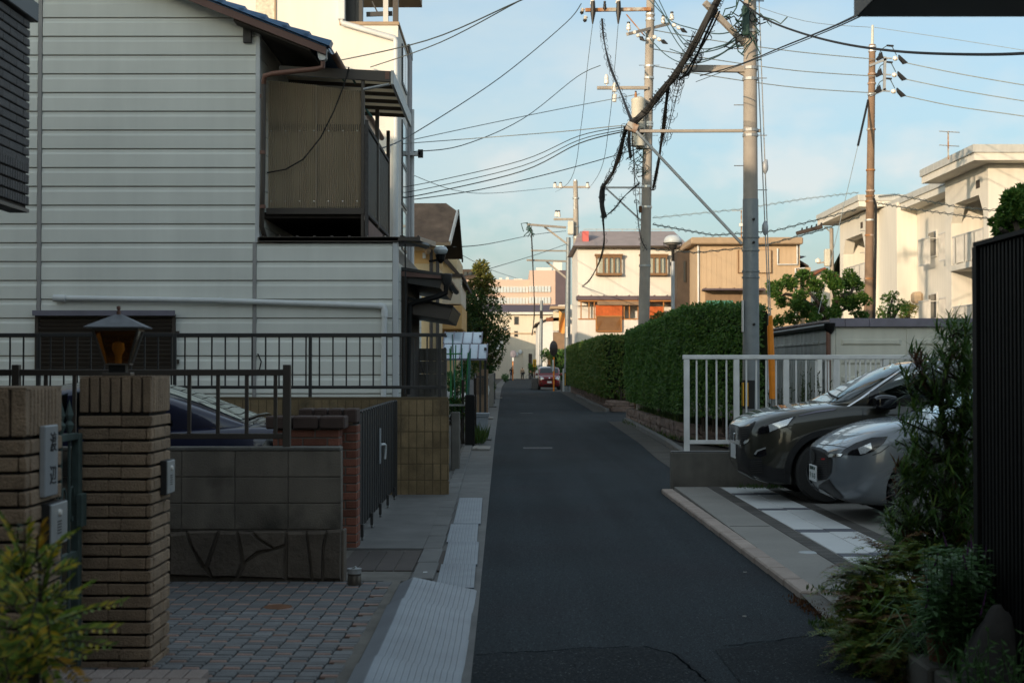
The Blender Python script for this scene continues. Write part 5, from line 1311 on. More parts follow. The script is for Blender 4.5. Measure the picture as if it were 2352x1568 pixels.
# ---- stone retaining walls under the hedges
def rough_stone(nm, sx, sy, sz):
 bm = bmesh.new(); bmesh.ops.create_cube(bm, size=1)
 bmesh.ops.subdivide_edges(bm, edges=bm.edges, cuts=2, use_grid_fill=True)
 for v in bm.verts:
  edge = sum(abs(abs(c) - .5) < .01 for c in v.co)
  v.co = Vector((v.co.x * sx, v.co.y * sy, v.co.z * sz)) * (1 if edge < 2 else .94)
  v.co += Vector((random.uniform(-1, 1) * sx * .05, random.uniform(-1, 1) * sy * .07, random.uniform(-1, 1) * sz * .05))
 me = bpy.data.meshes.new(nm); bm.to_mesh(me); bm.free(); me.materials.append(A['granite']); return me
stone_v = [rough_stone('stone', .28, .60, .23) for _ in range(5)]
def stone_wall(label, path, h, courses):
 t = thing('stone_wall', label, 'stone wall', (path[0][0], path[0][1], 0), 'split-granite planter walls')
 ch_ = h / courses
 for (xa, ya), (xb, yb_) in zip(path, path[1:]):
  a = Vector((xa, ya, 0)); b = Vector((xb, yb_, 0)); d = b - a; L = d.length; ang = math.atan2(d.y, d.x) - math.pi / 2
  nrm = Vector((d.y, -d.x, 0)).normalized()      # to the right of travel = behind the wall (away from the road)
  nst = max(1, int(L / .62))
  m = MB(); m.add([a + nrm * .12, b + nrm * .12, b + nrm * .4, a + nrm * .4, a + nrm * .12 + Vector((0, 0, h - .05)), b + nrm * .12 + Vector((0, 0, h - .05)), b + nrm * .4 + Vector((0, 0, h - .05)), a + nrm * .4 + Vector((0, 0, h - .05))], [(0,3,2,1),(4,5,6,7),(0,1,5,4),(1,2,6,5),(2,3,7,6),(3,0,4,7)])
  m.build('wall_core', A['soil'], t)
  for c in range(courses):
   for k in range(nst):
    tt = (k + .5 + (.0 if c % 2 == 0 else .25)) / nst
    if tt > .995: continue
    p = a + d * tt + nrm * (.13 + random.uniform(-.015, .015))
    piece('stone', random.choice(stone_v), (p.x, p.y, (c + .5) * ch_), t, rot=(random.uniform(-.04, .04), random.uniform(-.03, .03), ang + random.choice((0, math.pi))), scale=(1, L / nst / .62 * 1.0, ch_ / .235))
 return t
stone_wall('split-granite wall under the near hedge behind the railing', [(6.0, 27.6), (4.55, 28.1), (3.65, 31.3), (3.42, 42.6)], .40, 2)
stone_wall('long split-granite wall under the far hedge', [(5.4, 51.9), (3.62, 52.0), (3.95, 96)], .42, 2)
bed1 = MB().add([(3.85, 31.4, .33), (3.6, 42.5, .33), (6.5, 42.5, .33), (6.5, 27.7, .33), (4.7, 28.2, .33)], [(0, 1, 2, 3, 4)]).build('planting_bed', A['soil']); tag(bed1, kind='structure')
bed2 = MB().add([(3.8, 52.1, .35), (4.1, 96, .35), (7, 96, .35), (7, 52.1, .35)], [(0, 1, 2, 3)]).build('planting_bed', A['soil']); tag(bed2, kind='structure')
# ---- shed
sy = 29.2
sd = thing('storage_shed', 'long beige panel shed with grey fascia behind the railing', 'shed', (8, sy, 0))
s0 = X(1908, sy); s1 = 13.5; sb_ = 37.0
zt = Z(747, sy)
MB().box(s0 + .04, s1, sy + .03, sb_, 0, zt).build('wall_core', A['shed_grey'], sd)
pw_ = 168 * sy / FPX
x = s0 + .11;
MB().box(s0, s0 + .10, sy - .01, sy + .12, 0, zt).build('corner_post', A['shed_wall'], sd, bevel=.006)
while x < s1 - .3:
 p_ = MB().box(x, x + pw_ - .05, sy, sy + .029, 0, zt).build('wall_panel', A['shed_wall'], sd)
 MB().box(x + pw_ - .049, x + pw_ - .001, sy - .014, sy + .029, 0, zt).build('panel_strip', A['shed_wall'], sd)
 for z in (Z(785, sy), Z(829, sy), Z(870, sy), Z(915, sy), Z(958, sy)):
  MB().add([(x + .10, sy - .001, z - .075), (x + pw_ - .16, sy - .001, z - .075), (x + pw_ - .16, sy - .001, z + .055), (x + .10, sy - .001, z + .055), (x + .15, sy - .034, z - .03), (x + pw_ - .21, sy - .034, z - .03), (x + pw_ - .21, sy - .034, z + .035), (x + .15, sy - .034, z + .035)],
     [(4,5,6,7),(0,1,5,4),(1,2,6,5),(2,3,7,6),(3,0,4,7)]).build('pressed_rib', A['shed_wall'], p_)
 x += pw_
# side panels (receding)
y = sy + .13
while y < sb_ - .4:
 p_ = MB().box(s0 + .012, s0 + .039, y, y + .93, 0, zt).build('wall_panel', A['shed_grey'], sd)
 for z in (Z(785, sy), Z(829, sy), Z(870, sy), Z(915, sy)):
  for (a, b) in ((.06, .42), (.50, .86)):
   MB().box(s0 - .014, s0 + .011, y + a, y + b, z - .03, z + .03).build('pressed_rib', A['shed_grey'], p_, bevel=.008)
 y += .96
fa = [s0 - .03, s0 + .28, s0 + .78, s0 + 4.2, s1 + .2]
for a, b in zip(fa, fa[1:]): MB().box(a, b - .006, sy - .10, sy - .03, zt - .03, Z(731, sy)).build('fascia', A['shed_fascia'], sd, bevel=.005)
MB().box(s0 - .02, s1 + .2, sy - .029, sb_ + .3, zt + .001, zt + .06).build('roof', A['rust'], sd)
MB().cyl((s0 - .06, sy + .1, zt + .0), (s0 - .06, sb_, zt - .02), .055, n=8).build('eave_gutter', A['dark_metal'], sd)
for k in range(18):
 y = sy + .2 + k * .42
 MB().prism([(s0 - .10, zt + .07), (s0 + .5, zt + .12), (s0 + .5, zt + .16), (s0 - .10, zt + .11)], 'y', y, y + .34).build('roof_sheet', A['roof_grey'], sd)
MB().lathe([(.04, -.16), (.10, -.08), (.12, .06), (.09, .07)], (s0 - .03, sy - .06, zt - .02), 10).build('rain_head', A['black_metal'], sd, smooth=True)
MB().cyl((s0 - .06, sy - .06, 0), (s0 - .06, sy - .06, zt - .1), .048, n=9).build('downpipe', A['copper_pipe'], sd, smooth=True)
# low corrugated screen
cs_ = thing('corrugated_screen', 'low grey corrugated metal screen left of the shed downpipe', 'screen', (5.5, 28.6, 0))
m = MB(); x0_, x1_ = X(1768, 28.4), X(1876, 28.4); n = 44
for i in range(n):
 f = lambda k: (x0_ + (x1_ - x0_) * k / n, 28.4 + (.02 if k % 2 else -.02))
 a, b = f(i), f(i + 1); m.poly((a[0], a[1], .1), (b[0], b[1], .1), (b[0], b[1], Z(828, 28.4)), (a[0], a[1], Z(828, 28.4)))
m.build('sheet', A['shed_grey'], cs_)
MB().box(x1_, x1_ + .10, 28.36, 28.46, 0, Z(824, 28.4)).build('end_post', A['fence_grey'], cs_, bevel=.005)
MB().box(x0_ - .06, x0_, 28.36, 28.46, 0, Z(824, 28.4)).build('end_post', A['fence_grey'], cs_, bevel=.005)
# ---- black ribbed fence and porch roof at the right edge
bf = thing('black_fence', 'black vertical-ribbed fence panel at the right edge', 'fence', (2.35, 6, 0))
fx = X(2250, 6.9)
ztf = Z(561, 6.9)
MB().box(fx + .02, fx + .05, 4.2, 6.9, .05, ztf - .01).build('backing', A['black_metal'], bf)
MB().box(fx - .02, fx + .07, 4.2, 6.93, ztf - .009, ztf + .012).build('cap_rail', A['black_metal'], bf)
MB().box(fx - .015, fx + .065, 6.9, 6.96, .05, ztf - .01).build('end_post', A['black_metal'], bf)
rm = boxmesh('rib', A['black_metal'], .022, .028, ztf - .08, .003)
for k in range(52): piece('rib', rm, (fx + .008, 6.86 - k * .05, (ztf + .05) / 2), bf)
pr_ = thing('porch_roof', 'black flat porch roof edge across the top right corner', 'roof', (4, 7, 3.3))
zr = Z(36, 7.1)
MB().box(X(1972, 7.1), 8, 6.55, 7.1, zr, zr + .34).build('fascia_box', A['black_metal'], pr_, bevel=.003)
MB().add([(X(1970, 7.1) - .006, 6.53, zr - .004), (X(1970, 7.1) - .006, 7.12, zr - .004), (X(1970, 7.1) - .006, 7.12, zr + .35), (X(1970, 7.1) - .006, 6.53, zr + .35)], [(0, 1, 2, 3)]).build('end_cap', A['dark_metal'], pr_)
MB().box(X(1980, 7.1), 8, 6.50, 6.549, zr + .012, zr + .33).build('fascia_face', A['wood_dark'], pr_)
# house the porch belongs to, behind the viewpoint on the right
nb = thing('neighbour_house', 'dark house on the right beside the viewpoint, outside the frame', 'house', (6, -2, 0))
MB().box(3.6, 13, -14, 3.5, 0, 5.4).build('wall', A['dark_wall'], nb); MB().box(3.2, 13.3, -14.3, 3.8, 5.401, 5.6).build('roof', A['roof_grey'], nb)
MB().box(5.5, 5.62, 6.8, 6.92, 0, zr - .002).build('porch_post', A['black_metal'], pr_)
# ================================================================ POLES
def shaft(t, x, y, z0, z1, r0, r1, mat, lean=0.0, n=16):
 MB().tube([(x - lean * 0, y, z0), (x + lean, y, z1)], [r0, r1], n).build('shaft', mat, t, smooth=True)
def bands(t, x, y, zs, r, mat=None, h=.07):
 for z in zs: MB().lathe([(r + .001, -h/2), (r + .014, -h/2), (r + .014, h/2), (r + .001, h/2)], (x, y, z), 16).build('band', mat or A['band'], t)
def steps(t, x, y, zs, r):
 for i, z in enumerate(zs):
  s_ = 1 if i % 2 else -1
  MB().cyl((x + s_ * r, y - .02, z), (x + s_ * (r + .17), y - .02, z), .009, n=5).build('step_bolt', A['galv'], t)
def insulator(t, p, up=.16, r=.055, mat=None, cap=True):
 p = Vector(p)
 MB().lathe([(.012, -.06), (.02, 0), (r, .0), (r * 1.05, up * .35), (r * .75, up * .42), (r * .95, up * .6), (r * .6, up * .9), (.0, up)], p, 10).build('insulator', mat or A['porcelain'], t, smooth=True)
 if cap: MB().lathe([(r * .5, up * .9), (r * .75, up * .95), (r * .7, up * 1.15), (0, up * 1.2)], p, 8).build('insulator_cap', A['iron_black'], t)
def strain(t, a, b, r=.05):
 """string of disc insulators from a to b with a black sleeve at the end"""
 a = Vector(a); b = Vector(b); d = b - a
 for k in range(2):
  p = a + d * (.15 + .3 * k)
  MB().tube([p - d * .10, p - d * .03, p + d * .03, p + d * .10], [r * .4, r, r * .95, r * .4], 9).build('strain_insulator', A['porcelain'], t, smooth=True)
 MB().tube([a + d * .6, a + d * .72, b], [r * .5, r * 1.1, r * .25], 6).build('wire_sleeve', A['iron_black'], t)
# ---- pole 1: grey steel pole on the right
p1y = 25.8; p1x = X(1725, p1y)
p1 = thing('utility_pole', 'big smooth grey steel pole rising from the hedge, bracket arms to the left', 'utility pole', (p1x, p1y, .3), 'utility poles')
zj = Z(457, p1y)
MB().tube([(p1x, p1y, .2), (p1x, p1y, zj)], [.158, .142], 20).build('lower_shaft', A['pole_steel'], p1, smooth=True)
MB().tube([(p1x, p1y, zj), (p1x, p1y, 10.5)], [.134, .105], 20).build('upper_shaft', A['pole_concrete'], p1, smooth=True)  # tan above, blue-grey below: sun and shade put into the shaft colours
MB().lathe([(.19, -.02), (.19, .2), (.17, .22)], (p1x, p1y, .32), 16).build('base_collar', A['concrete'], p1, smooth=True)
bands(p1, p1x, p1y, [Z(y, p1y) for y in (545, 575, 623, 637)], .148, A['pole_steel'], .03)
bands(p1, p1x, p1y, [Z(y, p1y) for y in (155, 180, 298, 310, 70)], .128, A['galv'], .05)
steps(p1, p1x, p1y, [Z(y, p1y) for y in (110, 178, 240, 310, 380, 436)], .13)
for yq in (558, 745, 505): MB().lathe([(0, -.05), (.022, -.045), (.026, 0)], (p1x + .03, p1y - .145, Z(yq, p1y)), 8, 'y').build('hole_plug', A['iron_black'], p1)
MB().box(p1x - .163, p1x - .145, p1y - .10, p1y + .04, Z(762, p1y), Z(690, p1y)).build('number_plate', A['pvc'], p1)
def striped(t, x, y, z0, z1, r, n=10):
 MB().lathe([(r + .004, z0), (r + .004, z1)], (x, y, 0), 18).build('guard_sleeve', A['iron_black'], t, smooth=True)
 for k in range(3):
  a0 = math.pi * .93 + k * .55; pts_ = [(r + .008) * Vector((math.cos(a0 + q), math.sin(a0 + q), 0)) for q in (0, .14, .28)]
  m = MB()
  for u, v in zip(pts_, pts_[1:]): m.poly((x + u.x, y + u.y, z0 + .05), (x + v.x, y + v.y, z0 + .05), (x + v.x, y + v.y, z1 - .04), (x + u.x, y + u.y, z1 - .04))
  m.build('warning_stripe', A['signal_yellow'], t)
striped(p1, p1x - .01, p1y, Z(938, p1y), Z(873, p1y), .155)
# arms of pole 1
def arm(t, a, b, w=.09, h=.09, mat=None): MB().bar(a, b, w, h).build('bracket_arm', mat or A['pole_concrete'], t, bevel=.006)
arm(p1, W(1740, 157, p1y), W(1580, 155, p1y - .1), .10, .12)
MB().bar(W(1715, 170, p1y), W(1690, 156, p1y), .07, .07).build('arm_gusset', A['pole_concrete'], p1)
arm(p1, W(1748, 299, p1y), W(1470, 300, p1y + .2), .055, .055)
arm(p1, W(1705, 560, p1y - .02), W(1462, 300, p1y + .1), .05, .05, A['galv'])
arm(p1, W(1720, 105, p1y), W(1620, 2, p1y - .3), .08, .10)
MB().bar(W(1465, 296, p1y + .2), W(1440, 286, p1y + .2), .10, .16).build('cable_clamp', A['rust_arm'], p1, bevel=.01)
MB().bar(W(1585, 152, p1y - .1), W(1575, 168, p1y - .1), .10, .16).build('cable_clamp', A['galv'], p1, bevel=.01)
# tangle of cables at the pole top
random.seed(5)
for k in range(34):
 a = W(1690 + random.uniform(0, 60), random.uniform(-20, 85), p1y + random.uniform(-.25, .1))
 pts_ = [a]
 for q in range(5): pts_.append(pts_[-1] + Vector((random.uniform(-.16, .16), random.uniform(-.08, .08), random.uniform(-.18, .16))))
 MB().tube(pts_, .012, 5, False).build('cable_loop', A['cable_green'] if k % 3 else A['cable'], p1, smooth=True)
MB().box(p1x - .17, p1x - .05, p1y - .25, p1y - .15, Z(85, p1y), Z(15, p1y)).build('splice_case', A['cable_green'], p1, bevel=.02)
# ---- guy wires with orange guards
gw_ = thing('guy_wires', 'two guy wires with orange plastic guards behind the grey pole', 'guy wire', (4.6, 26.2, .3))
gyy = 26.2
for (xt_, yt_, xb_, yb_, g0, g1, iso) in ((1745, -40, 1777, 935, 722, 915, 378), (1738, 20, 1775, 935, 745, 915, 520)):
 MB().cyl(W(xt_, yt_, p1y), W(xb_, yb_, gyy), .011, n=5).build('wire', A['galv'], gw_)
 f = lambda y: Vector(W(xt_, yt_, p1y)).lerp(W(xb_, yb_, gyy), (y - yt_) / (yb_ - yt_))
 MB().tube([f(g0), f((g0 + g1) / 2) , f(g1)], [.040, .052, .055], 9).build('guard', A['orange_guard'], gw_, smooth=True)
 MB().tube([f(iso) + Vector((.03 if iso < 500 else -.0, 0, .13)), f(iso) + Vector((.0, 0, .06)), f(iso), f(iso) - Vector((0, 0, .06)), f(iso) - Vector((0, 0, .13))], [.02, .055, .06, .055, .02], 10).build('guy_insulator', A['lamp_metal'], gw_, smooth=True)
MB().lathe([(.03, .9), (.09, .78), (.10, .45), (.11, .3)], (X(1778, gyy), gyy, 0), 10).build('anchor_cover', A['orange_pale'], gw_, smooth=True)
# ---- pole 2: weathered concrete pole in the hedge
p2y = 41.0
p2 = thing('utility_pole', 'weathered brown-grey concrete pole with transformer standing in the hedge', 'utility pole', (X(1472, p2y), p2y, .3), 'utility poles')
p2b = Vector((X(1474, p2y), p2y, .2)); p2t = Vector(W(1497, -60, p2y))
MB().tube([p2b, p2t], [.175, .115], 18).build('shaft', A['pole_concrete'], p2, smooth=True)
def on2(y):
 z = Z(y, p2y); t_ = (z - p2b.z) / (p2t.z - p2b.z); return p2b.lerp(p2t, t_)
for yq in (30, 42, 88, 150, 177, 281, 287, 337, 428, 475, 610):
 p = on2(yq); bands(p2, p.x, p.y, [p.z], .125 + .05 * (yq / 800), A['band'] if yq < 500 else A['galv'], .06)
for i, yq in enumerate((148, 240, 310, 370, 404, 445)): p = on2(yq); steps(p2, p.x, p.y, [p.z], .13) if i % 2 else steps(p2, p.x, p.y, [p.z, p.z], .13)
arm(p2, W(1497, 18, p2y - .15), W(1345, 20, p2y - .15), .09, .10, A['rust_arm'])
arm(p2, W(1442, 76, p2y - .8), W(1537, 52, p2y + .5), .08, .09, A['pole_concrete'])
arm(p2, W(1490, 200, p2y - .16), W(1372, 200, p2y - .16), .09, .09, A['pole_concrete'])
MB().bar(W(1440, 30, p2y - .15), W(1482, 80, p2y - .15), .03, .03).build('arm_brace', A['rust_arm'], p2)
MB().bar(W(1390, 430, p2y), W(1478, 430, p2y), .05, .05).build('bracket_arm', A['galv'], p2)
MB().bar(W(1393, 432, p2y), W(1475, 508, p2y), .045, .045).build('arm_brace', A['galv'], p2)
for (x, y) in ((1362, 8), (1421, 5)):
 insulator(p2, W(x, y, p2y - .2), .2, .07); MB().tube([W(x + 1, 0, p2y - .3), W(x + 1, 26, p2y - .3), W(x, 52, p2y - .3)], [.06, .075, .02], 8).build('fuse_cutout', A['iron_black'], p2, smooth=True)
insulator(p2, W(1390, 18, p2y - .2), .2, .05, A['iron_black'])
for (x, y) in ((1340, 22), (1347, 40)): strain(p2, W(x, y - 6, p2y - .15), W(x - 4, y + 8, p2y - .2), .06)
for (x, y, dd) in ((1445, 66, -.7), (1525, 50, .3), (1545, 42, .5)): insulator(p2, W(x, y, p2y + dd), .2, .065)
strain(p2, W(1455, 68, p2y - .7), W(1482, 92, p2y - .9), .06); strain(p2, W(1500, 80, p2y), W(1535, 98, p2y - .6), .06); strain(p2, W(1545, 52, p2y + .5), W(1580, 72, p2y), .06)
for (x, y) in ((1394, 186), (1412, 205)): insulator(p2, W(x, y + 4, p2y - .2), .28, .07, None, False)
MB().tube([W(1413, 215, p2y - .2), W(1412, 232, p2y - .2)], [.07, .06], 9).build('fuse_cutout', A['porcelain'], p2, smooth=True)
tc_ = W(1467, 335, p2y - .28)
MB().lathe([(0, 0), (.19, 0), (.20, .03), (.20, 1.28), (.21, 1.30), (.21, 1.36), (.12, 1.42), (0, 1.43)], (tc_.x, tc_.y, tc_.z), 20).build('transformer', A['transformer'], p2, smooth=True)
insulator(p2, (tc_.x - .08, tc_.y - .1, tc_.z + 1.40), .15, .04, A['rust_arm'])
MB().bar(W(1462, 338, p2y - .1), W(1490, 338, p2y - .1), .3, .06).build('transformer_bracket', A['galv'], p2)
random.seed(6)
for k in range(16):
 a = W(1474 + random.uniform(-6, 10), 345 + random.uniform(-10, 45), p2y - .22)
 pts_ = [a]
 for q in range(4): pts_.append(pts_[-1] + Vector((random.uniform(-.18, .12), random.uniform(-.05, .05), random.uniform(-.2, .1))))
 MB().tube(pts_, .012, 5, False).build('cable_loop', A['cable_green'] if k % 2 else A['cable'], p2, smooth=True)
MB().box(X(1466, p2y), X(1473, p2y), p2y - .3, p2y - .2, Z(490, p2y), Z(475, p2y)).build('junction_box', A['rust'], p2, bevel=.01)
MB().tube([W(1470, 430, p2y - .2), W(1471, 475, p2y - .25)], .012, 5).build('hanging_chain', A['rust_arm'], p2)
# ---- pole 3: slim brown pole right of centre
p3y = 44.0
p3 = thing('utility_pole', 'slim brown pole with three black-capped insulator pairs near the apartments', 'utility pole', (X(1992, p3y), p3y, 0), 'utility poles')
p3b = Vector((X(1991, p3y), p3y, 0)); p3t = Vector(W(2007, 100, p3y))
MB().tube([p3b, p3t], [.16, .10], 16).build('shaft', A['pole_brown'], p3, smooth=True)
MB().tube([p3t, W(2008, 55, p3y)], [.045, .035], 8).build('top_pipe', A['transformer'], p3, smooth=True)
MB().tube([p3b + Vector((.14, -.10, .1)), W(2012, 560, p3y - .12), W(2013, 470, p3y - .12), W(2008, 455, p3y - .1)], .045, 7).build('riser_cable', A['cable'], p3, smooth=True)
def on3(y): z = Z(y, p3y); return p3b.lerp(p3t, (z - p3b.z) / (p3t.z - p3b.z))
for yq in (105, 115, 168, 190, 215, 296, 390, 438, 450, 462, 505, 540, 640): p = on3(yq); bands(p3, p.x, p.y, [p.z], .105 + .05 * (yq / 800), A['band'] if yq % 2 else A['rust_arm'], .05)
for i, yq in enumerate((480, 530, 580)): p = on3(yq); steps(p3, p.x, p.y, [p.z], .13)
for (a, b) in (((2000, 149), (2040, 133)), ((2000, 218), (2038, 203))): MB().bar(W(*a, p3y - .1), W(*b, p3y - .1), .06, .07).build('bracket_arm', A['galv'], p3)
MB().bar(W(2036, 128, p3y - .1), W(2034, 206, p3y - .1), .08, .06).build('insulator_post', A['galv'], p3)
for y in (131, 169, 207):
 xo = (y - 131) * -.06
 MB().bar(W(2023 + xo, y - 1, p3y - .1), W(2052 + xo, y + 1, p3y - .1), .04, .04).build('insulator_yoke', A['galv'], p3)
 MB().tube([W(2055 + xo, y, p3y - .1), W(2060 + xo, y + 1, p3y - .1), W(2065 + xo, y + 2, p3y - .1)], [.05, .08, .05], 9).build('insulator', A['porcelain'], p3, smooth=True)
 MB().prism([(X(2065 + xo, p3y), Z(y - 6, p3y)), (X(2086 + xo, p3y), Z(y + 13, p3y)), (X(2076 + xo, p3y), Z(y + 16, p3y)), (X(2066 + xo, p3y), Z(y + 4, p3y))], 'y', p3y - .17, p3y - .04).build('insulator_hood', A['iron_black'], p3, bevel=.01)
 MB().prism([(X(2026 + xo, p3y), Z(y - 13, p3y)), (X(2030 + xo, p3y), Z(y + 2, p3y)), (X(2018 + xo, p3y), Z(y + 8, p3y)), (X(2013 + xo, p3y), Z(y + 4, p3y))], 'y', p3y - .17, p3y - .04).build('insulator_hood', A['iron_black'], p3, bevel=.01)
 MB().tube([W(2021 + xo, y - 6, p3y - .1), W(2028 + xo, y - 20, p3y - .1), W(2040 + xo, y - 28, p3y - .1), W(2053 + xo, y - 26, p3y - .1), W(2063 + xo, y - 6, p3y - .1)], .014, 5).build('jumper_wire', A['wire'], p3, smooth=True)
 MB().bar(W(2040 + xo, y - 29, p3y - .1), W(2056 + xo, y - 28, p3y - .1), .05, .05).build('jumper_sleeve', A['iron_black'], p3)
MB().tube([W(1997, 228, p3y), W(1973, 333, p3y - 1.5)], .035, 6).build('guy_sleeve', A['cable'], p3)
MB().tube([W(1973, 333, p3y - 1.5), W(1880, 720, p3y - 6)], .010, 5).build('guy_wire', A['wire_light'], p3)
# ---- slim pole behind the pruned tree
p4y = 75.0
p4 = thing('utility_pole', 'thin pale pole with small transformer beyond the pruned tree', 'utility pole', (X(1914, p4y), p4y, 0), 'utility poles')
MB().tube([(X(1914, p4y), p4y, 0), W(1911, 523, p4y)], [.14, .10], 10).build('shaft', A['pole_concrete'], p4, smooth=True)
MB().box(X(1894, p4y), X(1907, p4y), p4y - .25, p4y + .1, Z(612, p4y), Z(572, p4y)).build('transformer', A['transformer'], p4, bevel=.04)
MB().bar(W(1878, 604, p4y), W(1912, 600, p4y), .08, .08).build('bracket_arm', A['pole_concrete'], p4)
MB().lathe([(.02, -.1), (.14, -.05), (.15, .1), (0, .2)], W(1880, 600, p4y), 8).build('insulator', A['porcelain'], p4, smooth=True)
MB().bar(W(1895, 520, p4y), W(1912, 535, p4y), .06, .06).build('bracket_arm', A['galv'], p4)
sc_ = thing('splice_tray', 'long brown cable splice tray hanging on the overhead lines', 'cable box', W(1860, 528, 43))
MB().bar(W(1830, 536, 43), W(1890, 520, 43), .12, .12).build('tray', A['dark_wall'], sc_, bevel=.02)
for k in range(5): MB().bar(W(1842 + k * 11, 531 - 3 * k, 43), W(1844 + k * 11, 523 - 3 * k, 43), .04, .04).build('hanger', A['iron_black'], sc_)
# ---- poles down the street
p5y = 92.0
p5 = thing('utility_pole', 'grey-brown far pole left of the cream house, taller of the pair', 'utility pole', (X(1323, p5y), p5y, 0), 'utility poles')
MB().tube([(X(1325, p5y), p5y, 0), W(1323, 480, p5y), W(1322, 415, p5y)], [.26, .17, .14], 12).build('shaft', A['pole_concrete'], p5, smooth=True)
MB().tube([(X(1322, p5y), p5y, Z(480, p5y)), W(1322, 412, p5y)], [.16, .13], 10).build('steel_top', A['band'], p5, smooth=True)
MB().bar(W(1278, 429, p5y), W(1356, 429, p5y), .12, .12).build('crossarm', A['pole_concrete'], p5)
for x in (1275, 1288, 1350): insulator(p5, W(x, 430, p5y), .3, .12)
MB().bar(W(1272, 503, p5y), W(1322, 503, p5y), .14, .14).build('crossarm', A['pole_concrete'], p5)
for x in (1278, 1284): insulator(p5, W(x, 497, p5y), .35, .12)
MB().box(X(1304, p5y), X(1318, p5y), p5y - .5, p5y - .1, Z(540, p5y), Z(508, p5y)).build('transformer', A['transformer'], p5, bevel=.06)
for yq in (455, 520, 545, 590, 640): bands(p5, X(1323, p5y), p5y, [Z(yq, p5y)], .2, A['galv'], .1)
p6y = 98.0
p6 = thing('utility_pole', 'slim grey far pole with striped guard at the far hedge end', 'utility pole', (X(1303, p6y), p6y, 0), 'utility poles')
MB().tube([(X(1302, p6y), p6y, 0), W(1306, 545, p6y)], [.22, .15], 12).build('shaft', A['pole_steel'], p6, smooth=True)
MB().bar(W(1212, 515, p6y - 1), W(1300, 522, p6y), .14, .14).build('bracket_arm', A['pole_concrete'], p6)
MB().bar(W(1250, 520, p6y), W(1303, 560, p6y), .12, .12).build('arm_brace', A['pole_concrete'], p6)
MB().bar(W(1210, 597, p6y - 1), W(1303, 600, p6y), .12, .12).build('bracket_arm', A['pole_concrete'], p6)
MB().bar(W(1255, 600, p6y), W(1303, 640, p6y), .12, .12).build('arm_brace', A['pole_concrete'], p6)
MB().bar(W(1220, 575, p6y - 1), W(1306, 576, p6y), .10, .10).build('bracket_arm', A['pole_concrete'], p6)
striped(p6, X(1302, p6y), p6y, Z(886, p6y), Z(855, p6y), .24)
MB().box(X(1299, p6y), X(1304, p6y), p6y - .3, p6y - .22, Z(775, p6y), Z(750, p6y)).build('number_plate', A['pvc'], p6)
for k in range(10):
 a = W(1208 + random.uniform(0, 12), 515 + random.uniform(-5, 15), p6y - 1); MB().tube([a, a + Vector((random.uniform(-.5, .4), 0, random.uniform(-.5, .1))), a + Vector((random.uniform(-.4, .5), 0, -.6))], .03, 4).build('cable_loop', A['cable_green'], p6)
p7y = 150.0
p7 = thing('utility_pole', 'thin blue-grey pole far down by the white gable house', 'utility pole', (X(1243, p7y), p7y, 0), 'utility poles')
MB().tube([(X(1241, p7y), p7y, 0), W(1244, 690, p7y)], [.22, .16], 10).build('shaft', A['pole_steel'], p7, smooth=True)
MB().bar(W(1240, 722, p7y), W(1247, 722, p7y), .8, .8).build('splice_case', A['iron_black'], p7)
# ---- street lamp
ly = 38.5
lp = thing('street_lamp', 'grey street lamp with domed head rising behind the hedge', 'street lamp', (X(1546, ly), ly, .3))
lx_ = X(1546, ly)
MB().tube([(lx_, ly, .3), (lx_, ly, Z(600, ly))], [.055, .05], 12).build('pole', A['lamp_metal'], lp, smooth=True)
MB().cyl((lx_, ly, Z(600, ly)), (lx_, ly, Z(572, ly)), .042, n=12).build('collar', A['black_metal'], lp, smooth=True)
MB().tube([(lx_ - .25, ly, Z(556, ly)), (lx_ - .24, ly, Z(564, ly)), (lx_ - .1, ly, Z(573, ly)), (lx_ + .1, ly, Z(573, ly)), (lx_ + .24, ly, Z(564, ly)), (lx_ + .25, ly, Z(556, ly))], .012, 6).build('cradle', A['iron_black'], lp)
MB().lathe([(0, .19), (.12, .175), (.20, .13), (.245, .05), (.25, 0), (.235, -.03)], (lx_, ly, Z(555, ly)), 20).build('dome', A['lamp_dome'], lp, smooth=True)
MB().lathe([(.235, -.03), (.23, -.06), (.12, -.08), (.1, -.17), (.06, -.22)], (lx_, ly, Z(555, ly)), 16).build('reflector', A['dark_metal'], lp, smooth=True)
MB().lathe([(.228, -.055), (.18, -.085), (0, -.09)], (lx_, ly, Z(555, ly)), 16).build('diffuser', A['porcelain'], lp, smooth=True)
# ---- round traffic mirror
my = 98.5
mr_ = thing('traffic_mirror', 'round convex mirror on an orange post before the red car', 'traffic mirror', (X(1272, my), my, 0))
MB().cyl((X(1272, my), my, 0), (X(1272, my), my, Z(820, my)), .055, n=10).build('post', A['orange_guard'], mr_, smooth=True)
mc = W(1271, 800, my)
m = MB().lathe([(0, -.16), (.25, -.13), (.5, 0), (.54, 0), (.54, .04), (.4, .1), (0, .12)], (0, 0, 0), 24, 'y')
rot = Matrix.Rotation(R(-62), 3, 'Z')
m.v = [tuple(rot @ Vector(p) + mc) for p in m.v]; m.build('mirror_back', A['orange_guard'], mr_, smooth=True).data.materials[0] = A['iron_black']
m = MB().lathe([(0, .125), (.25, .11), (.49, .045), (.5, .03)], (0, 0, 0), 24, 'y'); m.v = [tuple(rot @ Vector(p) + mc) for p in m.v]; m.build('mirror_face', A['mirror'], mr_, smooth=True)
MB().box(X(1268.5, my), X(1272, my), my - .1, my - .06, Z(852, my), Z(826, my)).build('notice_plate', A['pvc'], mr_)
m2 = thing('traffic_mirror', 'distant round mirror above the walking people', 'traffic mirror', (X(1179, 185), 185, 0))
MB().cyl((X(1178, 185), 185, 0), (X(1178, 185), 185, Z(818, 185)), .06, n=8).build('post', A['orange_guard'], m2)
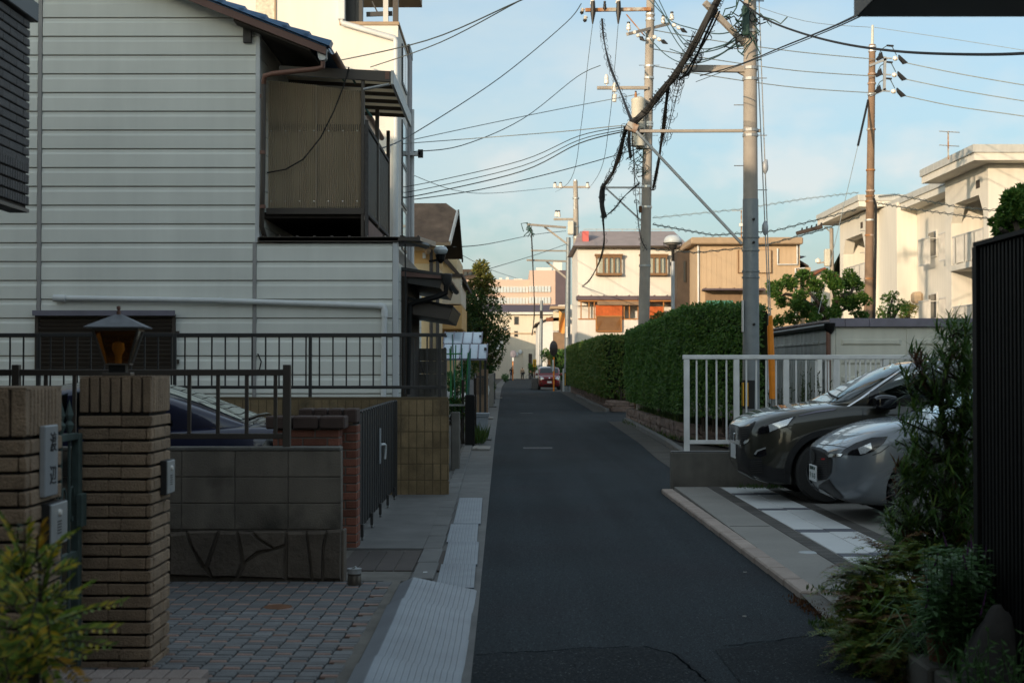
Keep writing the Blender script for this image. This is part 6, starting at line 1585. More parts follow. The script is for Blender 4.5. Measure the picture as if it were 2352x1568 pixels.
m = MB().lathe([(0, -.15), (.35, -.1), (.42, 0), (.3, .1), (0, .14)], (0, 0, 0), 18, 'y'); c_ = W(1179, 813, 185); m.v = [(p[0] + c_.x, p[1] + c_.y, p[2] * 1.2 + c_.z) for p in m.v]; m.build('mirror_face', A['shed_fascia'], m2, smooth=True)
MB().box(X(1176.5, 185), X(1180, 185), 184.8, 184.9, Z(829, 185), Z(821, 185)).build('notice_plate', A['pvc'], m2)
# ================================================================ OVERHEAD WIRES
def wire(label, pts, r=.012, mat='wire', sag=0.0, name='overhead_wire', n=10, group='overhead wires'):
 P3 = [W(*p) for p in pts]
 if len(P3) == 2: P3 = catenary(P3[0], P3[1], sag, 14)
 else:
  out = []
  for i in range(len(P3) - 1):       # catmull-rom
   p0 = P3[max(i-1, 0)]; p1_ = P3[i]; p2_ = P3[i+1]; p3_ = P3[min(i+2, len(P3)-1)]
   for k in range(6):
    t = k / 6
    out.append(.5 * ((2*p1_) + (p2_ - p0) * t + (2*p0 - 5*p1_ + 4*p2_ - p3_) * t*t + (3*p1_ - p0 - 3*p2_ + p3_) * t**3))
  out.append(P3[-1]); P3 = out
 o = MB().tube(P3, r * .78, 6, False).build(name, A[mat], smooth=True)
 return tag(o, label, 'wire', group)
wire('upper of two dark wires reaching the white house from the top', [(762, 140, 30.9), (980, 90, 26), (1190, 0, 22), (1330, -60, 20)], .016, 'wire')
wire('lower of two dark wires reaching the white house from the top', [(850, 152, 30.9), (1010, 95, 26), (1200, -5, 22), (1330, -70, 20)], .014, 'wire')
wire('single dark wire slanting from the siding balcony up to the insulator arm', [(870, 342, 24), (955, 302, 30), (1150, 175, 36), (1300, 50, 40), (1336, 5, 40.8)], .017, 'wire')
wire('wire with a red clip rising to the cross pole from the white house bracket', [(950, 347, 34.1), (1060, 333, 36), (1200, 272, 39), (1325, 175, 41), (1380, 148, 41)], .015, 'wire')
wire('upper thin pale wire crossing the sky towards the pole transformer', [(900, 330, 34), (1100, 287, 37), (1290, 248, 39), (1470, 214, 40.8)], .013, 'wire_light')
wire('faint level wire running to the orange clamp', [(910, 330, 32), (1150, 312, 33), (1300, 300, 30), (1420, 288, 26.5), (1440, 290, 26)], .012, 'wire_light')
for i, (y0, y1, lab) in enumerate(((437, 296, 'uppermost of three twisted service wires from clamp to white house'), (450, 302, 'middle of three twisted service wires from clamp to white house'), (462, 306, 'lowest of three twisted service wires from clamp to white house'))):
 wire(lab, [(880, y0, 33), (1000, y0 - 22, 32), (1200, y0 - 70, 30), (1330, (y1 + y0 - 105) / 2 - 3, 28), (1436, y1 - 6, 26)], .015 if i == 2 else .011, 'wire')
wire('green wire passing before the brown shingle roof', [(890, 465, 36), (1100, 435, 38), (1300, 388, 39.5), (1475, 338, 40.8)], .016, 'wire')
wire('faint wire sagging behind the green one', [(945, 400, 60), (1040, 435, 65), (1130, 443, 75), (1270, 430, 92)], .020, 'wire_light')
wire('low wire from the shingle roof to the far bracket', [(1040, 567, 47), (1120, 560, 60), (1230, 538, 85), (1300, 530, 92)], .022, 'wire')
wire('lowest wire from the ochre house to the far pole', [(1040, 640, 52), (1120, 618, 65), (1230, 585, 85), (1302, 560, 98)], .022, 'wire')
wire('faint far wire falling to the tree top', [(1050, 580, 60), (1130, 620, 90), (1190, 640, 120)], .02, 'wire_light')
wire('thin vertical drop wire left of the twisted cable', [(1362, 52, 40.5), (1350, 150, 40.5), (1335, 290, 42), (1312, 410, 50), (1276, 440, 90)], .011, 'wire')
wire('thin vertical drop wire right of the twisted cable', [(1421, 52, 40.5), (1412, 160, 40.5), (1400, 280, 42), (1380, 390, 50), (1350, 435, 90)], .011, 'wire')
# right-hand lines
for i, (ya, yb_, lab) in enumerate(((92, 129, 'top of three parallel lines left of the brown pole'), (136, 168, 'middle of three parallel lines left of the brown pole'), (175, 207, 'bottom of three parallel lines left of the brown pole'))):
 wire(lab, [(1490, ya - 28, 41), (1640, ya - 2, 42), (1830, ya + 24, 43), (2015, yb_ + 5, 43.8)], .018, 'wire_light')
for i, (ya, yb_, lab) in enumerate(((142, 192, 'top of three parallel lines right of the brown pole'), (180, 229, 'middle of three parallel lines right of the brown pole'), (219, 264, 'bottom of three parallel lines right of the brown pole'))):
 wire(lab, [(2084, ya, 43.9), (2200, ya + 24, 42), (2360, yb_ + 2, 40), (2600, yb_ + 40, 37)], .018, 'wire_light')
wire('faint top line meeting the brown pole tip', [(1680, -10, 42), (1850, 45, 43), (2003, 60, 44)], .010, 'wire_light')
wire('faint top line leaving the brown pole tip to the right', [(2012, 60, 44), (2180, 85, 42), (2400, 120, 40)], .010, 'wire_light')
wire('thick dark cable sagging across the upper right sky', [(1700, -5, 25.6), (1760, 40, 24.5), (1840, 72, 23), (1940, 98, 21), (2060, 115, 19), (2200, 122, 17), (2360, 120, 15), (2600, 95, 12)], .022, 'cable')
wire('dark service wire climbing right from the bracket to the porch roof', [(1610, 172, 25.6), (1700, 146, 23), (1800, 105, 19), (1900, 65, 15), (1970, 33, 10), (2010, 10, 7.3)], .013, 'cable')
wire('thinner twin of the service wire climbing to the porch roof', [(1600, 186, 25.6), (1690, 152, 23), (1800, 110, 19), (1900, 70, 15), (1972, 38, 10), (2010, 16, 7.3)], .008, 'wire')
# spiral-wrapped telephone lines, far
def spiral(label, pts, r, turns, rad, mat='wire_light'):
 P3 = [W(*p) for p in pts]; out = []
 for a, b in zip(P3, P3[1:]): out += [a.lerp(b, k / 12) for k in range(12)]
 o = thing('spiral_cable', label, 'cable', P3[0], 'spiral-wrapped cables')
 MB().tube(out, r, 5, False).build('core', A[mat], o, smooth=True)
 N = turns * 8; sp = []
 for i in range(N + 1):
  t = i / N * (len(out) - 1); k = min(int(t), len(out) - 2); p = out[k].lerp(out[k+1], t - k); a = i / 8 * 2 * math.pi
  sp.append(p + Vector((0, math.cos(a) * rad, math.sin(a) * rad)))
 MB().tube(sp, r * .55, 4, False).build('spiral_wrap', A[mat], o)
spiral('pale spiral-wrapped line left of the brown pole', [(1500, 500, 41), (1700, 480, 42), (1850, 456, 43), (1985, 440, 44)], .010, 26, .045)
spiral('spiral-wrapped line over the tan house', [(1500, 515, 41), (1640, 540, 42), (1780, 530, 43), (1985, 476, 44)], .016, 26, .05, 'wire')
spiral('spiral-wrapped line just above the tan house eave', [(1495, 572, 41), (1600, 580, 42), (1750, 565, 43), (1880, 530, 43.5), (1985, 495, 44)], .016, 20, .04, 'wire')
spiral('upper spiral-wrapped line before the apartments', [(2020, 452, 44), (2060, 447, 43), (2200, 475, 40), (2380, 492, 36)], .014, 26, .05, 'wire')
spiral('lower spiral-wrapped line before the apartments', [(2012, 465, 44), (2100, 480, 42), (2250, 500, 39), (2400, 508, 36)], .014, 24, .05, 'wire')
# big black cable bundle
def bundle(label, pts, r0, strands, jit, fuzz, mat='cable', seed=1, name='cable_bundle'):
 random.seed(seed)
 P3 = [W(*p[:3]) for p in pts]; out = []
 for i in range(len(P3) - 1):
  p0 = P3[max(i-1, 0)]; p1_ = P3[i]; p2_ = P3[i+1]; p3_ = P3[min(i+2, len(P3)-1)]
  for k in range(8):
   t = k / 8
   out.append(.5 * ((2*p1_) + (p2_ - p0) * t + (2*p0 - 5*p1_ + 4*p2_ - p3_) * t*t + (3*p1_ - p0 - 3*p2_ + p3_) * t**3))
 out.append(P3[-1])
 o = thing(name, label, 'cable', P3[0], 'black telephone cable bundles')
 for s_ in range(strands):
  ph = random.uniform(0, 6.28); q = random.uniform(.3, 1) * jit
  path = [p + Vector((math.cos(ph + i * .22) * q, math.sin(ph + i * .17) * q * .5, math.sin(ph + i * .22) * q)) for i, p in enumerate(out)]
  MB().tube(path, r0 * random.uniform(.6, 1.1), 6, False).build('strand', A[mat], o, smooth=True)
 # plastic spiral ties: little loops standing off the bundle
 for k in range(fuzz):
  i = random.randrange(1, len(out) - 1); c = out[i]; d = (out[i+1] - out[i-1]).normalized(); s1_ = d.orthogonal().normalized(); s2_ = d.cross(s1_)
  rr = jit + random.uniform(.02, .06); a0 = random.uniform(0, 6.28)
  MB().tube([c + (s1_ * math.cos(a0 + q * .7) + s2_ * math.sin(a0 + q * .7)) * rr + d * q * .02 for q in range(9)], .005, 4, False).build('spiral_tie', A['cable'], o)
 return o
bundle('thick black cable bundle sweeping down from the top to the clamp', [(1665, -30, 24.6), (1610, 75, 24.9), (1565, 150, 25.3), (1520, 210, 25.7), (1480, 260, 26), (1446, 287, 26)], .030, 9, .05, 40, seed=3)
bundle('second black cable bundle beside the thick one, ending at the upper bracket', [(1650, 20, 24.8), (1612, 110, 25.2), (1585, 160, 25.6), (1560, 178, 25.7)], .016, 5, .05, 26, seed=4)
bundle('looping black cable falling right of the weathered pole', [(1535, 190, 25.7), (1528, 260, 27), (1522, 320, 32), (1512, 380, 38), (1500, 432, 40.7)], .022, 4, .03, 26, seed=5)
bundle('loose spiral-tied wires falling beside the looping cable', [(1600, 70, 25), (1580, 120, 25.3), (1560, 190, 26), (1545, 260, 28), (1528, 330, 32)], .007, 3, .05, 30, seed=6)
bundle('black cable falling from the clamp to the hanging splice bag', [(1440, 292, 26), (1432, 330, 27), (1415, 375, 31), (1398, 410, 36), (1385, 432, 40.7)], .026, 6, .045, 28, seed=7)
bundle('short black cable loop under the clamp', [(1446, 292, 26), (1447, 330, 26), (1449, 362, 26)], .018, 4, .03, 8, seed=8)
bundle('spiral-tied black cable from the cross arm down to the clamp', [(1384, 40, 40.5), (1388, 90, 39), (1402, 150, 36), (1425, 205, 33), (1452, 275, 28), (1475, 305, 26.5)], .022, 3, .035, 40, seed=9)
bundle('hanging black splice bag left of the weathered pole', [(1387, 425, 40.7), (1385, 445, 40.7), (1383, 470, 40.7), (1387, 500, 40.7)], .05, 5, .06, 6, seed=10, name='splice_bag')
bundle('thin black cable sagging from the splice bag to the far pole', [(1386, 500, 40.7), (1388, 560, 45), (1372, 610, 60), (1350, 648, 78), (1326, 665, 91)], .022, 3, .03, 8, seed=11)
bundle('frayed black cable climbing from the splice bag to the weathered pole', [(1390, 498, 40.7), (1412, 478, 40.7), (1432, 452, 40.7), (1470, 420, 40.7)], .014, 2, .03, 10, seed=12)
bundle('dark cable hanging before the end building', [(1220, 520, 97), (1224, 600, 97), (1227, 690, 97), (1226, 735, 97), (1222, 770, 97)], .04, 2, .03, 6, seed=13)
bundle('chain-like cable dropping along the weathered pole', [(1450, 300, 27), (1458, 380, 34), (1462, 450, 40), (1470, 540, 40.6), (1485, 575, 40.7)], .010, 2, .03, 20, seed=14)
# green service wires from pole 2 arm to pole 1 tangle
for i, (a, m_, b, lab) in enumerate(((( 1487, -10), (1590, 66), (1715, 60), 'first green jumper from the arm to the pole tangle'), ((1500, -10), (1600, 110), (1712, 75), 'second green jumper from the arm to the pole tangle'), ((1512, -10), (1590, 118), (1708, 80), 'third green jumper from the arm to the pole tangle'), ((1525, 40), (1600, 138), (1706, 85), 'fourth green jumper from the arm to the pole tangle'), ((1480, 70), (1580, 148), (1704, 90), 'lowest green jumper from the arm to the pole tangle'), ((1540, 110), (1640, 112), (1716, 50), 'flattest green jumper reaching the pole tangle'))):
 wire(lab, [(a[0], a[1], 40.5), ((a[0] + m_[0]) / 2, (a[1] + m_[1]) / 2 + 14, 36), (m_[0], m_[1] - 4, 32), ((b[0] + m_[0]) / 2, (b[1] + m_[1]) / 2 + 12, 28), (b[0], b[1], 25.8)], .016, 'cable_green', group='green jumpers between the two near poles')
# ================================================================ VEHICLES
def loft(stations, nx=0):
 """stations: (x, zb, w, zm, zs, wt, zt): closed body skin, x along the car, nose at the first station"""
 vs = []; fs = []
 for (x, zb, w, zm, zs, wt, zt) in stations:
  half = [(0, zb), (w * .55, zb), (w * .90, zb + .02), (w * .985, zb + (zm - zb) * .3), (w, zm), (w * .985, zs - (zs - zm) * .25), (w * .955, zs), (wt, zs + (zt - zs) * .62), (wt * .72, zs + (zt - zs) * .92), (wt * .35, zt), (0, zt)]
  ring = [(x, y, z) for (y, z) in half] + [(x, -y, z) for (y, z) in reversed(half[1:-1])]
  vs += ring
 n = 20
 for i in range(len(stations) - 1):
  for j in range(n): fs.append((i*n + j, i*n + (j+1) % n, (i+1)*n + (j+1) % n, (i+1)*n + j))
 fs.append(tuple(range(n))); fs.append(tuple((len(stations)-1)*n + j for j in range(n - 1, -1, -1)))
 return vs, fs
def refine(vs, fs, levels=2, sharp_ends=True):
 me = bpy.data.meshes.new('tmp'); me.from_pydata(vs, [], fs); me.update()
 o = bpy.data.objects.new('tmp', me); col.objects.link(o)
 md = o.modifiers.new('s', 'SUBSURF'); md.levels = levels; md.render_levels = levels
 dg = bpy.context.evaluated_depsgraph_get(); out = bpy.data.meshes.new_from_object(o.evaluated_get(dg))
 bpy.data.objects.remove(o); bpy.data.meshes.remove(me)
 bm = bmesh.new(); bm.from_mesh(out); bmesh.ops.recalc_face_normals(bm, faces=bm.faces); bm.to_mesh(out); bm.free()
 return out
def cut_arches(me, arches, w):
 """remove body inside wheel cylinders (axis y) with a boolean"""
 o = bpy.data.objects.new('tmp', me); col.objects.link(o)
 cs = []
 for (x, z, r) in arches:
  for sg in (1, -1):
   m = MB(); m.lathe([(0, -.25), (r, -.25), (r, .25), (0, .25)], (x, sg * (w - .08), z), 40, 'y')
   mm = m.mesh('cut', None); bm = bmesh.new(); bm.from_mesh(mm); bmesh.ops.remove_doubles(bm, verts=bm.verts, dist=1e-5); bmesh.ops.recalc_face_normals(bm, faces=bm.faces); bm.to_mesh(mm); bm.free()
   c = bpy.data.objects.new('cut', mm); col.objects.link(c); cs.append(c)
   md = o.modifiers.new('b', 'BOOLEAN'); md.operation = 'DIFFERENCE'; md.object = c; md.solver = 'EXACT'
 bpy.context.view_layer.update()
 dg = bpy.context.evaluated_depsgraph_get(); out = bpy.data.meshes.new_from_object(o.evaluated_get(dg))
 bpy.data.objects.remove(o)
 for c in cs: bpy.data.objects.remove(c)
 return out
def add_local(name, me, mat, parent, smooth=True, angle=35):
 me.name = name; me.materials.clear(); me.materials.append(mat)
 if smooth:
  me.polygons.foreach_set('use_smooth', [True] * len(me.polygons))
  me.set_sharp_from_angle(angle=R(angle))
 o = bpy.data.objects.new(name, me); col.objects.link(o); o.parent = parent; WLOC[o.name] = Vector((0, 0, 0)); return o
class Car:
 def __init__(s, label, name, loc, rotz, group=None):
  s.root = thing(name, label, 'car', loc, group)
  WLOC[s.root.name] = Vector((0, 0, 0))
  s.root.rotation_euler = (0, 0, rotz)
  s.M = Matrix.Translation(loc) @ Matrix.Rotation(rotz, 4, 'Z'); s.Mi = s.M.inverted(); s.trees = []
 def skin(s, me):
  s.trees.append(BVHTree.FromPolygons([v.co.copy() for v in me.vertices], [list(p.vertices) for p in me.polygons]))
 def hit(s, o, d):
  best = None
  for t in s.trees:
   h = t.ray_cast(o, d)
   if h[0] is not None and (best is None or h[3] < best[3]): best = h
  return best
 def patch(s, name, poly, mat, off=.006, parent=None, view=True, side=None, sub=3, thick=0):
  """panel lying on the body: outline given either as photo sight lines or as (x,z) of the side view"""
  bm = bmesh.new(); vv = [bm.verts.new((p[0], p[1], 0)) for p in poly]; bm.faces.new(vv)
  bmesh.ops.triangulate(bm, faces=bm.faces)
  for _ in range(sub): bmesh.ops.subdivide_edges(bm, edges=[e for e in bm.edges], cuts=1, use_grid_fill=False); bmesh.ops.triangulate(bm, faces=bm.faces)
  eye = s.Mi @ Vector((0, 0, EYE)); last = None
  for v in bm.verts:
   if side is None:
    tgt = s.Mi @ W(v.co.x, v.co.y, 20.0); d = (tgt - eye).normalized(); h = s.hit(eye, d)
   else:
    o = Vector((v.co.x, side * 3, v.co.y)); d = Vector((0, -side, 0)); h = s.hit(o, d)
   if h is None:
    cand = [t.find_nearest(last or (eye + d * ((s.M.translation - Vector((0, 0, EYE))).length))) for t in s.trees]
    q = min(cand, key=lambda c: c[3]); v.co = q[0] + q[1] * off
   else:
    nrm = h[1] if h[1].dot(d) < 0 else -h[1]
    v.co = h[0] + nrm * off; last = h[0]
  me = bpy.data.meshes.new(name); bm.to_mesh(me); bm.free()
  o = add_local(name, me, mat, parent or s.root)
  return o
 def part(s, name, mb, mat, parent=None, smooth=True, bevel=0):
  o = mb.build(name, mat, None, smooth, bevel); o.parent = parent or s.root; WLOC[o.name] = Vector((0, 0, 0)); return o
 def wheel(s, x, y, r, sg, rimr=.68, w=.22, spokes=5):
  t = s.part('wheel', MB().lathe([(r * rimr, w * .5), (r * .93, w * .5), (r, w * .36), (r, -w * .36), (r * .93, -w * .5), (r * rimr, -w * .5)], (x, y, r), 36, 'y'), A['rubber'])
  o = sg * w * .42
  s.part('rim', MB().lathe([(r * rimr, sg * w * .5), (r * rimr * .97, o), (r * rimr * .9, o - sg * .03), (r * rimr * .88, -o)], (x, y, r), 32, 'y'), A['rim'], t)
  s.part('brake_disc', MB().lathe([(0, 0), (r * .5, 0), (r * .5, -sg * .02)], (x, y + o - sg * .07, r), 20, 'y'), A['dark_metal'], t)
  for k in range(spokes):
   a = 2 * math.pi * k / spokes + .5
   p0 = Vector((x, y + o - sg * .01, r)) + Vector((math.cos(a), 0, math.sin(a))) * r * .08; p1 = Vector((x, y + o - sg * .012, r)) + Vector((math.cos(a), 0, math.sin(a))) * r * rimr * .94
   s.part('spoke', MB().bar(p0, p1, .035, .065, (0, 1, 0)), A['rim'], t, False)
  s.part('hub_cap', MB().lathe([(0, sg * .012), (.04, sg * .010), (.05, 0), (.05, -sg * .03)], (x, y + o, r), 14, 'y'), A['rim'], t)
def px(pts): return pts
def zoomA(pts):  # coordinates read off an enlarged crop of the photo -> frame coordinates
 return [((2700 + x / 2.352) / 1.7415, (1580 + y / 2.352) / 1.7415) for (x, y) in pts]
# ---------------- dark olive SUV
PZ = .052
suv = Car('dark olive SUV parked nose to the road beside the railing', 'parked_car', (2.69, 17.2, PZ), math.pi, 'cars parked on the apron')
b = lambda z: z - PZ
st = [(0.0, .42, .50, .60, .80, .46, .865), (-.04, .33, .66, .60, .83, .62, .90), (-.12, .26, .78, .60, .87, .70, .955), (-.26, .20, .86, .62, .92, .76, 1.02), (-.42, .18, .895, .64, .965, .80, 1.06),
  (-.82, .17, .915, .66, 1.03, .82, 1.13), (-1.12, .17, .92, .66, 1.07, .83, 1.155), (-1.3, .17, .92, .66, 1.09, .84, 1.15), (-2.0, .17, .92, .66, 1.10, .84, 1.14), (-3.6, .18, .92, .66, 1.12, .84, 1.14), (-4.2, .22, .91, .68, 1.12, .82, 1.14), (-4.5, .30, .86, .70, 1.10, .78, 1.12), (-4.62, .42, .78, .72, 1.0, .70, 1.04)]
me = refine(*loft(st), 2)
suv.skin(me)
me = cut_arches(me, [(-.92, .36, .415), (-3.76, .36, .415)], .92)
body = add_local('body', me, A['paint_olive'], suv.root)
gh = [(-1.02, 1.10, .70, 1.12, 1.135, .60, 1.15), (-1.10, 1.09, .79, 1.12, 1.15, .66, 1.18), (-1.45, 1.08, .82, 1.15, 1.30, .64, 1.38), (-1.85, 1.08, .83, 1.18, 1.47, .62, 1.575), (-2.15, 1.08, .83, 1.2, 1.54, .62, 1.64), (-2.6, 1.08, .83, 1.2, 1.565, .62, 1.665), (-3.6, 1.08, .83, 1.2, 1.55, .62, 1.65), (-4.1, 1.08, .81, 1.2, 1.50, .60, 1.60), (-4.4, 1.08, .78, 1.18, 1.35, .58, 1.42), (-4.5, 1.08, .74, 1.12, 1.16, .54, 1.2)]
mg = refine(*loft(gh), 2); suv.skin(mg); cab = add_local('cabin', mg, A['paint_olive'], suv.root)
ZB = lambda pts: [((2800 + x / 1.96) / 1.7415, (1350 + y / 1.96) / 1.7415) for (x, y) in pts]
suv.patch('windscreen', ZB([(985, 500), (1060, 508), (1165, 492), (1580, 242), (1500, 203)]), A['car_glass'], .008, cab)
suv.patch('pillar_trim', ZB([(1148, 545), (1168, 545), (1585, 262), (1585, 245)]), A['chrome'], .012, cab, sub=2)
suv.patch('side_window', ZB([(1400, 408), (1600, 292), (1760, 240), (1900, 240), (1900, 470), (1540, 470)]), A['car_glass'], .010, cab)
suv.patch('window_seal', ZB([(1330, 430), (1390, 398), (1400, 412), (1400, 470), (1310, 530)]), A['plastic_gloss'], .011, cab, sub=2)
suv.patch('head_lamp', zoomA([(750, 355), (800, 300), (900, 258), (1010, 222), (1135, 198), (1060, 290), (1010, 310), (880, 350), (800, 365)]), A['plastic_gloss'], .006)
suv.patch('lamp_lens', zoomA([(880, 280), (980, 250), (1110, 210), (1050, 282), (990, 305), (890, 345)]), A['head_lamp'], .010, sub=2)
suv.patch('grille', zoomA([(605, 300), (690, 290), (760, 240), (720, 320), (690, 400), (620, 450), (600, 400)]), A['plastic_black'], .006)
for k in range(6):
 y0 = 312 + k * 22
 suv.patch('grille_bar', zoomA([(612, y0), (700 - k * 6, y0 - 6), (700 - k * 6, y0 + 1), (612, y0 + 8)]), A['chrome'] if k == 5 else A['dark_metal'], .012, sub=1)
suv.patch('chrome_fang', zoomA([(615, 470), (660, 430), (715, 403), (690, 440), (640, 470)]), A['chrome'], .012, sub=2)
suv.patch('fog_recess', zoomA([(735, 570), (760, 520), (850, 488), (858, 560), (800, 580)]), A['plastic_gloss'], .006, sub=2)
suv.patch('fog_trim', zoomA([(745, 550), (770, 515), (852, 487), (854, 500), (780, 528), (760, 558)]), A['galv'], .010, sub=2)
suv.patch('lower_grille', zoomA([(700, 600), (815, 590), (828, 735), (720, 740), (690, 690)]), A['plastic_black'], .008)
for k in range(6): suv.patch('grille_slat', zoomA([(712, 618 + k * 20), (820, 612 + k * 20), (820, 619 + k * 20), (712, 626 + k * 20)]), A['dark_metal'], .014, sub=1)
suv.patch('bumper_cladding', zoomA([(575, 480), (640, 500), (690, 590), (690, 700), (860, 760), (920, 680), (1030, 690), (1075, 690), (1075, 880), (900, 845), (750, 800), (590, 700)]), A['plastic_black'], .004)
suv.patch('skid_plate', zoomA([(578, 690), (640, 715), (720, 760), (770, 800), (680, 795), (600, 745)]), A['galv'], .012, sub=2)
suv.patch('bonnet_crease_light', zoomA([(1165, 190), (1330, 150), (1520, 125), (1500, 140), (1330, 165), (1165, 198)]), A['chrome'], .006, sub=2).data.materials[0] = A['shed_fascia']  # paler strip: light along the bonnet edge put into colour
suv.patch('bumper_seam', zoomA([(1050, 298), (1056, 296), (1130, 350), (1180, 390), (1178, 394), (1126, 356)]), A['iron_black'], .003, sub=2)
suv.patch('door_seam', zoomA([(1806, 0), (1811, 0), (1770, 130), (1764, 245), (1758, 245), (1764, 130)]), A['iron_black'], .004, sub=2)
# arch cladding ring
for xa in (-.92, -3.76):
 m = MB(); N = 26
 ring = []
 for k in range(N + 1):
  a = R(-8) + k * R(196) / N
  ring.append(((xa + .415 * math.cos(a), .36 + .415 * math.sin(a)), (xa + .49 * math.cos(a), .36 + .485 * math.sin(a))))
 def yy(x, z):
  h = suv.hit(Vector((x, 3, z)), Vector((0, -1, 0))); return h[0].y if h else .9
 for (i0, o0), (i1, o1) in zip(ring, ring[1:]):
  ys_ = [max(yy(*o0), .84), max(yy(*o1), .84)]
  m.poly((i0[0], ys_[0] + .012, i0[1]), (i1[0], ys_[1] + .012, i1[1]), (o1[0], ys_[1] + .012, o1[1]), (o0[0], ys_[0] + .012, o0[1]))
  m.poly((i0[0], ys_[0] + .012, i0[1]), (i1[0], ys_[1] + .012, i1[1]), (i1[0], .62, i1[1]), (i0[0], .62, i0[1]))
  m.poly((o0[0], ys_[0] + .012, o0[1]), (o1[0], ys_[1] + .012, o1[1]), (o1[0], ys_[1] - .02, o1[1]), (o0[0], ys_[0] - .02, o0[1]))
 suv.part('wheel_arch', m, A['plastic_black'])
for xa in (-.92, -3.76):
 for sg in (1, -1): suv.wheel(xa, sg * .80, .36, sg)
suv.part('underbody', MB().box(-4.3, -.3, -.62, .62, .2, .5), A['iron_black'], smooth=False)
mi = MB(); mi.tube([(-1.52, .86, 1.10), (-1.55, .95, 1.13), (-1.56, 1.0, 1.15)], [.05, .05, .06], 8); suv.part('mirror_stalk', mi, A['plastic_black'])
mb_ = refine(*loft([(-1.43, 1.09, .10, 1.16, 1.19, .07, 1.21), (-1.47, 1.06, .12, 1.15, 1.22, .10, 1.25), (-1.60, 1.07, .11, 1.16, 1.22, .09, 1.245), (-1.66, 1.09, .09, 1.16, 1.21, .07, 1.23)]), 2)
for v in mb_.vertices: v.co.y += 1.02
add_local('door_mirror', mb_, A['plastic_gloss'], suv.root)
suv.part('number_plate', MB().box(.012, .022, -.165, .165, .47, .635), A['plate'], smooth=False)
suv.part('badge', MB().obox((.0, 0, .72), (.02, .07, .09)), A['chrome'], smooth=False, bevel=.006)
suv.part('wiper', MB().tube([(-1.12, .55, 1.20), (-1.15, .1, 1.225), (-1.2, -.3, 1.25)], .012, 5), A['iron_black'])
# ---------------- grey hatchback
hb = Car('grey hatchback with front plate, parked nearest behind the pine', 'parked_car', (3.20, 14.85, PZ), math.pi, 'cars parked on the apron')
st = [(0.0, .36, .48, .52, .66, .44, .72), (-.04, .27, .64, .52, .69, .60, .755), (-.12, .21, .76, .53, .74, .68, .80), (-.26, .18, .84, .55, .80, .74, .875), (-.46, .16, .875, .57, .86, .78, .965), (-.70, .15, .89, .60, .92, .79, 1.02), (-.92, .15, .895, .62, .95, .80, 1.04), (-1.15, .15, .895, .62, .97, .80, 1.05),
  (-2.2, .16, .895, .62, .98, .80, 1.03), (-3.4, .17, .895, .64, .99, .80, 1.03), (-3.95, .22, .86, .66, .99, .76, 1.03), (-4.2, .32, .80, .68, .95, .70, 1.0), (-4.3, .42, .70, .7, .90, .6, .94)]
me = refine(*loft(st), 2); hb.skin(me); me = cut_arches(me, [(-.86, .33, .385), (-3.45, .33, .385)], .895)
add_local('body', me, A['paint_grey'], hb.root)
gh = [(-1.0, 1.0, .66, 1.01, 1.03, .55, 1.04), (-1.1, .99, .74, 1.02, 1.05, .62, 1.07), (-1.6, .98, .77, 1.05, 1.25, .60, 1.33), (-1.95, .98, .78, 1.08, 1.36, .58, 1.45), (-2.4, .98, .78, 1.1, 1.41, .58, 1.50), (-3.2, .98, .77, 1.1, 1.38, .56, 1.47), (-3.8, .98, .74, 1.06, 1.25, .54, 1.32), (-4.1, .98, .70, 1.0, 1.05, .5, 1.08)]
mg = refine(*loft(gh), 2); hb.skin(mg); hc = add_local('cabin', mg, A['paint_grey'], hb.root)
def glass_strip(car, cabin, xs, z0s, z1s, sg, name='side_window'):
 car.patch(name, [(x, z) for x, z in zip(xs, z0s)] + [(x, z) for x, z in reversed(list(zip(xs, z1s)))], A['car_glass'], .008, cabin, side=sg, sub=2)
glass_strip(hb, hc, [-1.35, -2.3], [1.09, 1.09], [1.16, 1.37], 1); glass_strip(hb, hc, [-2.42, -3.3], [1.09, 1.10], [1.37, 1.33], 1)
def windscreen(car, cabin, x0, x1, hw0, hw1, name='windscreen', mat=None):
 """glass on the sloping front or rear of the cabin, dropped from above"""
 bm = bmesh.new(); N = 10
 grid = [[None] * (N + 1) for _ in range(N + 1)]
 for i in range(N + 1):
  for j in range(N + 1):
   x = x0 + (x1 - x0) * i / N; hw = hw0 + (hw1 - hw0) * i / N; y = -hw + 2 * hw * j / N
   h = car.trees[-1].ray_cast(Vector((x, y, 4)), Vector((0, 0, -1)))
   grid[i][j] = bm.verts.new((h[0] + h[1] * .008) if h[0] is not None else Vector((x, y, 1.1)))
 for i in range(N):
  for j in range(N): bm.faces.new((grid[i][j], grid[i+1][j], grid[i+1][j+1], grid[i][j+1]))
 me = bpy.data.meshes.new(name); bm.to_mesh(me); bm.free(); return add_local(name, me, mat or A['car_glass'], cabin)
windscreen(hb, hc, -1.12, -1.92, .60, .52)
hb.patch('head_lamp', zoomA([(1545, 560), (1590, 510), (1700, 450), (1850, 400), (2000, 388), (1960, 450), (1860, 530), (1740, 566)]), A['plastic_gloss'], .006)
hb.patch('lamp_lens', zoomA([(1720, 500), (1840, 450), (1850, 505), (1790, 545), (1740, 555)]), A['head_lamp'], .011, sub=2)
hb.patch('grille', zoomA([(1290, 500), (1440, 545), (1480, 600), (1470, 720), (1420, 790), (1350, 800), (1300, 690), (1285, 580)]), A['plastic_black'], .006)
hb.patch('grille_wing', zoomA([(1310, 508), (1440, 548), (1580, 552), (1560, 575), (1450, 582), (1430, 560)]), A['chrome'], .012, sub=2)
